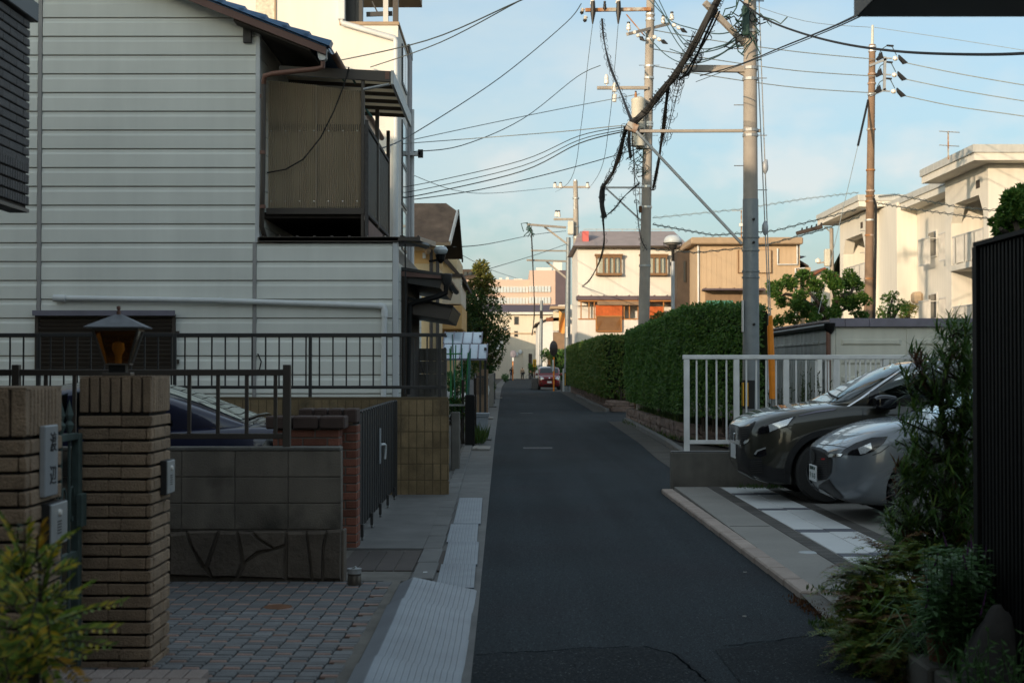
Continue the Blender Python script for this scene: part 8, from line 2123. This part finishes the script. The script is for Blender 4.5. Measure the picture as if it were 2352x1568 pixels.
# leafy herb
random.seed(83)
hb_ = thing('leafy_herb', 'bushy mid-green herb with pointed leaves in front of the black fence', 'herb', (2.35, 7.2, 0))
hm_ = MB(); hs = MB(); hf = MB()
for k in range(190):
 x = random.uniform(2120, 2365); y = random.uniform(1250, 1420); Yh = random.uniform(6.6, 7.2)
 top_ = Vector(W(x, y, Yh)); base = Vector((top_.x * .9 + .24, Yh + .1, 0.05));
 pts = [base, base.lerp(top_, .6) + Vector((0, 0, .05)), top_]; hs.tube([pts[1], pts[1].lerp(pts[2], .5), pts[2]], [.003, .0025, .002], 4, False)
 for q in range(9):
  u = 1 - q * .06; p = base.lerp(top_, u) + Vector((0, 0, .05 * (1 - abs(2 * u - 1))))
  a = q * 1.57 + random.uniform(-.3, .3)
  for s2 in (0, math.pi):
   dr = Vector((math.cos(a + s2), math.sin(a + s2), random.uniform(-.35, .25))).normalized(); leaf(hm_, p, dr, Vector((0, 0, 1)), random.uniform(.055, .095) * (.6 + .4 * min(1, q / 3)), .03, .2)
 if random.random() < .14: hf.tube([top_, top_ + Vector((random.uniform(-.02, .02), 0, .07))], [.006, .002], 5)
tag(hm_.build('leaves', A['herb'], hb_, fix=False), kind='stuff'); tag(hs.build('stems', A['herb'], hb_, fix=False), kind='stuff'); tag(hf.build('flower_spikes', A['cloth_purple'], hb_, fix=False), kind='stuff')
# strap leaves and sprigs near the rock
random.seed(84)
gl_ = thing('strap_grass', 'arching strap-leaved grass clump around the terracotta pot', 'grass clump', (2.2, 7.2, 0)); gm = MB()
for k in range(260):
 b_ = Vector((random.uniform(2.05, 2.45), random.uniform(6.7, 7.4), random.uniform(.1, .3))); a = random.uniform(0, 6.28); l = random.uniform(.15, .32)
 dr = Vector((math.cos(a) - .3, math.sin(a) - .4, 0)).normalized()
 blade(gm, [b_, b_ + dr * l * .3 + Vector((0, 0, l * .45)), b_ + dr * l * .7 + Vector((0, 0, l * .5)), b_ + dr * l * 1.1 + Vector((0, 0, l * .2))], .011)
tag(gm.build('blades', A['herb'], gl_, fix=False), kind='stuff')
sp_ = thing('willow_sprigs', 'thin sprigs with narrow leaves before the rock, lower right corner', 'plant', (2.2, 6.0, 0)); sm_ = MB()
for k in range(22):
 x = random.uniform(2210, 2360); b_ = Vector((X(x, 6.0), 6.0, 0)); tp = Vector(W(x + random.uniform(-50, 40), random.uniform(1430, 1550), 5.9))
 sm_.tube([b_, b_.lerp(tp, .5), tp], [.004, .003, .002], 4, False)
 for q in range(14):
  p = b_.lerp(tp, random.uniform(.45, 1)); leaf(sm_, p, (rv3() + Vector((0, 0, .4))).normalized(), rv3(), random.uniform(.03, .055), .011)
tag(sm_.build('sprigs', A['herb'], sp_, fix=False), kind='stuff')
rw = thing('roadside_weed', 'small bright green weed at the asphalt edge left of the ferns', 'weed', (1.83, 8.75, 0)); m = MB()
for k in range(110):
 b_ = Vector((random.uniform(1.84, 2.02), random.uniform(8.5, 8.95), .005)); dr = (rv3() + Vector((0, 0, .7))).normalized(); leaf(m, b_, dr, rv3(), random.uniform(.03, .08), .018)
tag(m.build('leaves', A['grass'], rw, fix=False), kind='stuff')
# rock, planter kerb, pot
bm = bmesh.new(); bmesh.ops.create_icosphere(bm, subdivisions=4, radius=1)
from mathutils import noise as mnoise
for v in bm.verts:
 n_ = mnoise.noise(v.co * 1.4) * .16 + mnoise.noise(v.co * 4) * .05 + mnoise.noise(v.co * 10) * .015
 v.co *= 1 + n_; v.co = Vector((v.co.x * .155, v.co.y * .13, v.co.z * .36 - abs(v.co.x) * .05))
me = bpy.data.meshes.new('rock'); bm.to_mesh(me); bm.free(); me.materials.append(A['rock']); me.polygons.foreach_set('use_smooth', [True] * len(me.polygons))
rk = bpy.data.objects.new('rock', me); col.objects.link(rk); rk.location = (X(2278, 6.5), 6.5, .16); rk.rotation_euler = (0, .08, .3); tag(rk, 'upright dark garden rock in the lower right corner', 'rock')
pk = thing('planter_kerb', 'low concrete kerb blocks under the ferns, bottom right', 'kerb', (2.1, 7.2, 0))
for k in range(4): MB().box(1.99 + k * .02, 2.13 + k * .02, 7.32 - k * .42, 7.72 - k * .42, -.02, .15).build('kerb_block', A['concrete_dark'], pk, bevel=.012)
MB().box(2.13, 3.2, 5.0, 8.9, -.02, .10).build('planting_soil', A['soil'], pk)
pt = thing('flower_pot', 'terracotta flower pot half hidden by strap leaves', 'pot', (X(2170, 7.1), 7.1, .1))
MB().lathe([(0, .10), (.075, .10), (.10, .27), (.11, .27), (.112, .31), (.098, .31), (.092, .27), (0, .26)], (X(2170, 7.1), 7.1, 0), 20).build('pot_body', A['terracotta'], pt, smooth=True)
pt2 = thing('flower_pot', 'small dark flower pot behind the kerb block', 'pot', (X(2118, 7.3), 7.3, .1))
MB().lathe([(0, .10), (.05, .10), (.065, .22), (.07, .24), (.055, .23), (0, .22)], (X(2118, 7.3), 7.3, 0), 16).build('pot_body', A['plastic_black'], pt2, smooth=True)
# ---- yellowing shrub, lower left
random.seed(85)
ys_ = thing('yellow_shrub', 'yellow-green shrub with feathery leaves in the lower left corner', 'shrub', (-1.5, 4.1, 0)); ym = MB(); yb2 = MB(); yst = MB()
def pinnate(m, base, tip, n, L):
 d = (tip - base); side = d.normalized().cross(Vector((0, -.5, 1)).normalized()).normalized(); yst.tube([base, base.lerp(tip, .5) + Vector((0, 0, .008)), tip], [.003, .0022, .001], 4, False)
 for i in range(n):
  u = .18 + .82 * i / (n - 1); p = base.lerp(tip, u) + Vector((0, 0, .008 * (1 - abs(2*u - 1))))
  l = L * (1 - .5 * abs(u - .45))
  for sg in (1, -1): leaf(m, p, (side * sg * .8 + d.normalized() * .75 + rv3() * .12).normalized(), Vector((0, -.6, 1)) + rv3() * .25, l * random.uniform(.8, 1.15), l * .34, .12)
FR = [((60, 1290), (10, 1185)), ((60, 1290), (60, 1200)), ((85, 1280), (95, 1205)), ((80, 1290), (170, 1225)), ((75, 1300), (135, 1250)), ((70, 1330), (10, 1270)), ((90, 1380), (15, 1310)), ((95, 1390), (110, 1290)), ((100, 1400), (160, 1330)), ((100, 1420), (210, 1340)), ((90, 1440), (20, 1380)), ((120, 1430), (280, 1382)), ((110, 1440), (180, 1400)), ((115, 1460), (265, 1440)), ((110, 1470), (255, 1480)), ((100, 1480), (200, 1500)), ((80, 1450), (30, 1500)), ((70, 1470), (70, 1530)), ((60, 1440), (0, 1420)), ((50, 1480), (-10, 1540)), ((100, 1500), (130, 1560)), ((80, 1400), (40, 1340)), ((110, 1410), (120, 1470)), ((90, 1370), (70, 1440)), ((30, 1400), (-20, 1350)), ((40, 1520), (10, 1590)), ((120, 1500), (190, 1560)), ((90, 1330), (125, 1270)), ((50, 1350), (60, 1270))]
for (a, b_) in FR:
 Yq = random.uniform(3.75, 4.2); pinnate(yb2 if random.random() < .25 else ym, Vector(W(*a, Yq + .05)), Vector(W(*b_, Yq - .05)), 9, .046)
for k in range(70):
 a = (random.uniform(0, 120), random.uniform(1300, 1560)); ang = random.uniform(-.5, 3.6); b_ = (a[0] + 70 * math.cos(ang), a[1] - 60 * math.sin(ang)); Yq = random.uniform(3.9, 4.5)
 pinnate(ym, Vector(W(*a, Yq)), Vector(W(*b_, Yq + .03)), 8, .042)
for (a, b_) in (((90, 1600), (95, 1290)), ((90, 1600), (60, 1330)), ((100, 1620), (115, 1430)), ((80, 1600), (60, 1440))): MB().tube([Vector((X(a[0], 4.1), 4.1, 0)), Vector(W(*a, 4.1)), Vector(W(*b_, 4.0))], [.012, .008, .004], 5).build('stem', A['trunk'], ys_)
A['yellow_mix'] = leafmat('yellow_mix', (.20, .31, .04), (.66, .44, .03), hue=.6)
tag(ym.build('leaves', A['yellow_mix'], ys_, fix=False), kind='stuff'); tag(yb2.build('orange_leaves', A['yellow_leaf'], ys_, fix=False), kind='stuff'); tag(yst.build('leaf_stalks', A['trunk'], ys_, fix=False), kind='stuff')
# ================================================================ STREET CLUTTER
# stake garden on the left
sg_ = thing('plant_support', 'bright green bamboo-style stakes and frame in the garden plot', 'plant stakes', (-1.2, 30, 0))
for (xa, ya, xb, yb_, mt) in ((1034, 935, 1036, 795, 'green_pole'), (1043, 940, 1047, 792, 'green_pole'), (1056, 955, 1061, 800, 'green_pole'), (1038, 930, 1033, 800, 'green_pole'), (1064, 945, 1060, 790, 'teal_pole'), (1047, 950, 1039, 768, 'teal_pole'), (1072, 935, 1078, 806, 'teal_pole'), (1076, 930, 1081, 800, 'teal_pole'), (1070, 940, 1075, 810, 'green_pole')):
 MB().cyl(W(xa, ya, 30), W(xb, yb_, 30.2), .014, n=6).build('stake', A[mt], sg_)
for (xa, xb, y) in ((1020, 1062, 813), (1022, 1050, 922)): MB().cyl(W(xa, y, 30.1), W(xb, y - 1, 30.1), .014, n=6).build('cross_stake', A['green_pole'], sg_)
# curved carport roofs
def carport(label, Y, xa, xb, yt, yb_, n):
 t = thing('carport_roof', label, 'carport', (X(xa, Y), Y, 0), 'curved carport roofs')
 R_ = 10; prof = []
 zt_, zb_ = Z(yt, Y), Z(yb_, Y)
 for k in range(R_ + 1):
  a = k / R_ * math.pi / 2 * .9; prof.append((Y + .0 + 1.2 * math.sin(a) , zb_ + (zt_ - zb_) * math.sin(a) ** .9 if k else zb_))
 x0, x1 = X(xa, Y), X(xb, Y)
 for i in range(n):
  a0 = x0 + (x1 - x0) * i / n; a1 = x0 + (x1 - x0) * (i + 1) / n; m = MB()
  for p, q in zip(prof, prof[1:]): m.poly((a0, p[0], p[1]), (a1, p[0], p[1]), (a1, q[0], q[1]), (a0, q[0], q[1]))
  m.build('panel', A['carport_sheet'], t, smooth=True)
 for i in range(n + 1):
  a0 = x0 + (x1 - x0) * i / n; MB().tube([(a0, p[0] - .01, p[1] + .01) for p in prof], .018, 5).build('rib', A['shed_fascia'], t)
 MB().box(x0, x1, Y - .03, Y + .02, zb_ - .05, zb_).build('edge_beam', A['shed_fascia'], t)
 for x in (x0 + .05, x1 - .05): MB().box(x - .03, x + .03, Y + .6, Y + .66, 0, zt_ - .1).build('post', A['dark_metal'], t)
A['carport_sheet'] = M('carport_sheet', (.42, .50, .56), .12, var=.06, vs=3, spec=.7)
carport('curved pale-blue carport roof, lower and nearer of two', 36, 1015, 1118, 788, 823, 5)
carport('curved pale-blue carport roof, higher and farther of two', 40, 1018, 1106, 760, 788, 4)
# stone post, black panel, bin, gatepost
sp1 = MB().box(X(1036, 22.2), X(1056, 22.2), 22.2, 22.42, -.02, Z(946, 22.2)).build('stone_post', A['concrete_dark'], bevel=.015); tag(sp1, 'rough grey stone post with rust stain past the yellow wall', 'gatepost')
bp = thing('black_post', 'black box-like gate post left of the grey bin', 'gatepost', (X(1079, 29), 29, 0))
MB().box(X(1068, 29), X(1090, 29), 29, 29.25, .0, Z(906, 29)).build('box', A['black_metal'], bp, bevel=.02)
MB().box(X(1088, 30), X(1094, 30), 30, 30.1, 0, Z(868, 30)).build('upright', A['wood_dark'], bp)
MB().box(X(1060, 30), X(1066, 30), 30, 30.1, 0, Z(872, 30)).build('upright', A['wood_dark'], bp)
MB().box(X(1020, 29.4), X(1068, 29.4), 29.4, 29.44, Z(932, 29.4), Z(928, 29.4)).build('rail', A['galv'], bp)
for k in range(6): MB().box(X(1022 + k * 8, 29.4), X(1023 + k * 8, 29.4), 29.41, 29.43, .1, Z(930, 29.4)).build('rail_bar', A['dark_metal'], bp)
bi = thing('waste_bin', 'grey plastic waste bin with lid at the left roadside', 'bin', (X(1106, 33.6), 33.6, 0))
bx_, by_ = X(1106, 33.6), 33.6
MB().add([(bx_ - .13, by_ - .12, .0), (bx_ + .13, by_ - .12, 0), (bx_ + .13, by_ + .12, 0), (bx_ - .13, by_ + .12, 0), (bx_ - .165, by_ - .15, .5), (bx_ + .165, by_ - .15, .5), (bx_ + .165, by_ + .15, .5), (bx_ - .165, by_ + .15, .5)], [(0,3,2,1),(4,5,6,7),(0,1,5,4),(1,2,6,5),(2,3,7,6),(3,0,4,7)]).build('tub', A['bin_grey'], bi, bevel=.015)
MB().box(bx_ - .19, bx_ + .19, by_ - .18, by_ + .18, .501, .545).build('lid', A['bin_grey'], bi, bevel=.012)
MB().box(bx_ - .185, bx_ + .185, by_ - .172, by_ + .172, .46, .499).build('rim', A['bin_grey'], bi, bevel=.006)
gpY = 44.0
gp_ = thing('brick_gatepost', 'brown tiled gatepost with dark bar gate past the bin', 'gatepost', (X(1108, gpY), gpY, 0))
MB().box(X(1095, gpY), X(1121, gpY), gpY, gpY + .3, 0, Z(848, gpY)).build('post', A['brown_wall'], gp_, bevel=.01)
for k in range(14): MB().box(X(1096, gpY) + k * .025, X(1096, gpY) + k * .025 + .018, gpY - .012, gpY - .001, Z(848, gpY) - .2, Z(848, gpY) - .01).build('tile', A['brown_wall'], gp_)
for k in range(6): MB().box(X(1096 + k * 3, gpY), X(1097 + k * 3, gpY), gpY - .06, gpY - .04, Z(905, gpY), Z(866, gpY)).build('gate_bar', A['dark_metal'], gp_)
MB().box(X(1095, gpY), X(1113, gpY), gpY - .065, gpY - .035, Z(866, gpY), Z(863, gpY)).build('gate_rail', A['dark_metal'], gp_)
def gatepost(label, x, y0, y1, Y, w, mat): return tag(MB().box(X(x, Y) - w / 2, X(x, Y) + w / 2, Y, Y + w, -.01, Z(y0, Y)).build('gate_post', A[mat], bevel=.02), label, 'gatepost')
gatepost('narrow pale gatepost beside the climbing greenery', 1118, 868, 0, 52, .16, 'concrete')
gatepost('grey concrete gatepost with a white meter box', 1128, 858, 0, 58, .22, 'concrete_pale')
gatepost('second grey post beyond the meter-box post', 1133, 856, 0, 72, .22, 'concrete')
mb3 = thing('meter_box', 'small white meter box and pipes at the far gatepost', 'meter', (X(1121, 50), 50, 0))
MB().box(X(1115, 50), X(1121, 50), 50, 50.2, Z(882, 50), Z(874, 50)).build('box', A['pvc'], mb3, bevel=.01); MB().tube([W(1120, 884, 50), W(1123, 895, 50), W(1120, 908, 50), (X(1120, 50), 50, 0)], .03, 6).build('pipe', A['pvc'], mb3)
dsh = thing('satellite_dish', 'white satellite dish on the tan left-side house', 'satellite dish', W(1143, 792, 99.5))
m = MB().lathe([(0, .0), (.25, -.04), (.4, -.12)], (0, 0, 0), 18, 'y'); c_ = W(1143, 790, 99.6); m.v = [(p[0] + c_.x, p[1] + c_.y, p[2] + c_.z) for p in m.v]; m.build('dish', A['pvc'], dsh, smooth=True); MB().cyl(c_, c_ + Vector((-.8, .2, -.3)), .03, n=6).build('mount', A['galv'], dsh)
ys2 = thing('yellow_sign', 'yellow upright warning sign left of the red minivan', 'sign', (X(1228, 112), 112, 0))
MB().box(X(1224, 112), X(1232, 112), 112, 112.05, Z(842, 112), Z(825, 112)).build('board', A['signal_yellow'], ys2); MB().cyl((X(1228, 112), 112.08, 0), (X(1228, 112), 112.08, Z(830, 112)), .05, n=6).build('post', A['rust'], ys2)
for k, (dx, z_) in enumerate(((0, 829), (0, 833), (0, 837))): MB().box(X(1227, 112), X(1229.4, 112), 111.97, 111.995, Z(z_ + 2.4, 112), Z(z_, 112)).build('character', A['ink'], ys2)
bw = tag(MB().box(X(1221, 108), X(1234, 108), 106, 110, 0, Z(868, 108)).build('bay_wall', A['concrete'], bevel=.03), 'low concrete wall at the left of the minivan bay', 'wall')
bw2 = tag(MB().box(X(1288, 98), X(1297, 98), 98, 98.3, 0, Z(874, 98)).build('bay_post', A['concrete'], bevel=.03), 'concrete stub post right of the minivan', 'post')
pb_ = tag(MB().tube([(X(1294, 97.6), 97.6, 0), W(1294, 870, 97.6), W(1294, 846, 97.6)], [.06, .06, .05], 8).build('marker_post', A['teal_pole'], smooth=True), 'pale green marker post beside the minivan', 'post'); pb_.data.materials[0] = A['corner_trim']
wn = thing('notice_board', 'white rusty notice board under the gap in the hedges', 'sign', (X(1455, 44.5), 44.5, .3))
MB().box(X(1445, 44.5), X(1467, 44.5), 44.5, 44.53, Z(903, 44.5), Z(878, 44.5)).build('board', A['pvc'], wn); MB().cyl((X(1459, 44.5), 44.55, .0), (X(1459, 44.5), 44.55, Z(890, 44.5)), .03, n=6).build('post', A['rust'], wn)
MB().box(X(1445, 44.5), X(1467, 44.5), 44.49, 44.499, Z(903.5, 44.5), Z(901.5, 44.5)).build('rust_edge', A['rust'], wn)
for k in range(4): MB().box(X(1449 + k * 4, 44.5), X(1450.6 + k * 4, 44.5), 44.49, 44.499, Z(896, 44.5), Z(882, 44.5)).build('printed_line', A['ink'], wn)
for (x, y, lab) in ((1710, 1314, 'tiny white paper scrap by the kerb'), (1708, 1415, 'thin white streak of litter on the near asphalt')):
 Y = EYE * FPX / (y - 845); tag(MB().box(X(x - 4, Y), X(x + 4, Y), Y - .012, Y + .012, .006, .010).build('paper_scrap', A['concrete_pale']), lab, 'litter')
ashp = tag(MB().box(X(1098, 10.95) - .42, X(1098, 10.95) - .39, 10.93, 10.97, .034, .037).build('paper_scrap', A['pvc']), 'tiny pale scrap on the edging stones', 'litter')
# ================================================================ PEOPLE
def person(label, x, Y, h, heading, top, legs, hairm, stride=.25, bag=None, lean=0):
 """one skinned figure: joints as connected edges, radii per joint"""
 t = thing('person', label, 'person', (X(x, Y), Y, 0), 'people at the end of the street', heading)
 s_ = h / 1.7
 J = {'pel': (0, 0, .92), 'spi': (0, .02, 1.15), 'che': (0, .0, 1.36), 'nec': (0, 0, 1.48), 'sl': (-.19, 0, 1.41), 'el': (-.25, .04, 1.15), 'wl': (-.24, .12, .92), 'hl': (-.235, .15, .84), 'sr': (.19, 0, 1.41), 'er': (.25, -.05, 1.14), 'wr': (.25, .03, .92), 'hr': (.245, .05, .84),
   'kl': (-.10, stride * .55, .50), 'al': (-.10, stride * .5, .09), 'tl': (-.10, stride * .5 + .17, .04), 'kr': (.10, -stride * .1, .50), 'ar': (.10, -stride * .6, .10), 'tr': (.10, -stride * .6 + .17, .05), 'hpl': (-.09, 0, .90), 'hpr': (.09, 0, .90), 'hea': (0, .03, 1.60)}
 def fig(name, joints, edges, rad, mat, root):
  me = bpy.data.meshes.new(name); idx = {j: i for i, j in enumerate(joints)}
  me.from_pydata([Vector(J[j]) * s_ for j in joints], [(idx[a], idx[b_]) for a, b_ in edges], []); me.update()
  o = bpy.data.objects.new('tmp', me); col.objects.link(o)
  md = o.modifiers.new('skin', 'SKIN');
  sv = me.skin_vertices[0].data
  for j in joints: sv[idx[j]].radius = (rad[j] * s_, rad[j] * s_); sv[idx[j]].use_root = (j == root)
  sub = o.modifiers.new('sub', 'SUBSURF'); sub.levels = 2; sub.render_levels = 2
  bpy.context.view_layer.update(); dg = bpy.context.evaluated_depsgraph_get(); out = bpy.data.meshes.new_from_object(o.evaluated_get(dg)); bpy.data.objects.remove(o)
  return add_local(name, out, mat, t)
 rad = {'pel': .14, 'spi': .125, 'che': .145, 'nec': .05, 'sl': .06, 'el': .045, 'wl': .035, 'hl': .035, 'sr': .06, 'er': .045, 'wr': .035, 'hr': .035, 'kl': .06, 'al': .045, 'tl': .035, 'kr': .06, 'ar': .045, 'tr': .035, 'hpl': .09, 'hpr': .09, 'hea': .06}
 fig('body', list(J), [('pel', 'spi'), ('spi', 'che'), ('che', 'nec'), ('nec', 'hea'), ('che', 'sl'), ('sl', 'el'), ('el', 'wl'), ('wl', 'hl'), ('che', 'sr'), ('sr', 'er'), ('er', 'wr'), ('wr', 'hr'), ('pel', 'hpl'), ('hpl', 'kl'), ('kl', 'al'), ('al', 'tl'), ('pel', 'hpr'), ('hpr', 'kr'), ('kr', 'ar'), ('ar', 'tr')], rad, A['skin'], 'pel')
 rt_ = {k: v + .02 for k, v in rad.items()}
 tj = ['pel', 'spi', 'che', 'sl', 'el', 'sr', 'er']
 fig('jacket', tj, [('pel', 'spi'), ('spi', 'che'), ('che', 'sl'), ('sl', 'el'), ('che', 'sr'), ('sr', 'er')], {k: rt_[k] + (.01 if k in ('el', 'er') else 0) for k in tj}, top, 'pel')
 lj = ['pel', 'hpl', 'kl', 'al', 'hpr', 'kr', 'ar']
 fig('trousers', lj, [('pel', 'hpl'), ('hpl', 'kl'), ('kl', 'al'), ('pel', 'hpr'), ('hpr', 'kr'), ('kr', 'ar')], {k: rt_[k] for k in lj}, legs, 'pel')
 def local(name, mb, mat):
  mb.v = [(p[0] * s_, p[1] * s_, p[2] * s_) for p in mb.v]; return add_local(name, mb.mesh(name, mat, True), mat, t)
 hd_ = MB().lathe([(0, -.115), (.045, -.105), (.066, -.05), (.075, .01), (.072, .06), (.05, .10), (0, .115)], (0, .03, 1.60), 12); hd_.tube([(0, .10, 1.61), (0, .125, 1.585), (0, .105, 1.575)], [.008, .014, .008], 5)
 for e in (-1, 1): hd_.lathe([(0, -.02), (.012, 0), (0, .02)], (e * .076, .03, 1.60), 6)
 local('head', hd_, A['skin'])
 f_ = MB()
 for e in (-1, 1): f_.lathe([(0, -.008), (.01, 0), (0, .008)], (e * .03, .098, 1.615), 6)
 f_.obox((0, .098, 1.545), (.045, .01, .008)); local('face', f_, A['hair'])
 local('hair', MB().lathe([(.082, -.03), (.086, .03), (.08, .075), (.05, .115), (0, .128)], (0, .018, 1.60), 12).lathe([(.05, -.14), (.07, -.06), (.075, .02)], (0, -.012, 1.60), 10), hairm)
 for sg, k in ((-1, 'hl'), (1, 'hr')):
  hp = Vector(J[k]); hm2 = MB()
  for q in range(4): hm2.tube([hp + Vector(((q - 1.5) * .017, .01, -.03)), hp + Vector(((q - 1.5) * .018, .03, -.075)), hp + Vector(((q - 1.5) * .017, .035, -.10 + abs(q - 1.5) * .008))], [.010, .009, .006], 5)
  hm2.tube([hp + Vector((-sg * .03, .02, .0)), hp + Vector((-sg * .05, .05, -.03))], [.011, .007], 5); local('hand', hm2, A['skin'])
 for k in ('tl', 'tr'):
  a = Vector(J[k]); local('shoe', MB().tube([a + Vector((0, -.22, .0)), a + Vector((0, -.12, .01)), a + Vector((0, .03, -.005))], [.045, .05, .035], 8), A['iron_black'])
 if bag: local('shoulder_bag', MB().obox((.24, -.02, .95), (.12, .28, .26)).tube([(.2, -.02, 1.05), (.05, -.13, 1.35), (-.12, 0, 1.46), (-.02, .15, 1.3), (.2, .05, 1.05)], .015, 5), bag)
 return t
person('person in dark jacket and blue trousers walking away, left of three', 1175, 190, 1.72, 0, A['cloth_dark'], A['cloth_blue'], A['hair'], .3, A['cloth_dark'])
person('person in beige top and dark trousers, middle of three', 1200, 193, 1.68, .3, A['cloth_beige'], A['cloth_dark'], A['hair'], .25, A['cloth_dark'])
person('person in purple top beside the bicycle, right of three', 1222, 196, 1.66, -.4, A['cloth_purple'], A['cloth_dark'], A['hair'], .2)
bc = thing('bicycle', 'silver bicycle with basket held beside the person in purple', 'bicycle', (X(1222, 195), 195, 0))
bX, bY = X(1222, 195.4), 195.2
for dx in (-.52, .54):
 w_ = MB(); ring = [(bX + dx + .31 * math.cos(a * math.pi / 12), bY, .34 + .31 * math.sin(a * math.pi / 12)) for a in range(25)]; w_.tube(ring, .022, 6, False); o = w_.build('wheel', A['rubber'], bc)
 for k in range(8): MB().cyl((bX + dx, bY, .34), (bX + dx + .3 * math.cos(k * .785), bY, .34 + .3 * math.sin(k * .785)), .004, n=3).build('spoke', A['galv'], o)
for a, b_ in (((-.52, .34), (-.1, .32)), ((-.1, .32), (-.2, .82)), ((-.1, .32), (.42, .72)), ((-.52, .34), (-.2, .78)), ((.54, .34), (.40, .95))): MB().cyl((bX + a[0], bY, a[1]), (bX + b_[0], bY, b_[1]), .02, n=6).build('frame_tube', A['galv'], bc)
MB().obox((bX - .22, bY, .86), (.24, .14, .06)).build('saddle', A['rubber'], bc, bevel=.02); MB().tube([(bX + .25, bY - .25, 1.0), (bX + .4, bY - .1, .98), (bX + .4, bY + .1, .98), (bX + .25, bY + .25, 1.0)], .014, 6).build('handlebar', A['galv'], bc)
MB().box(bX + .46, bX + .76, bY - .16, bY + .16, .72, .94).build('basket', A['galv'], bc)
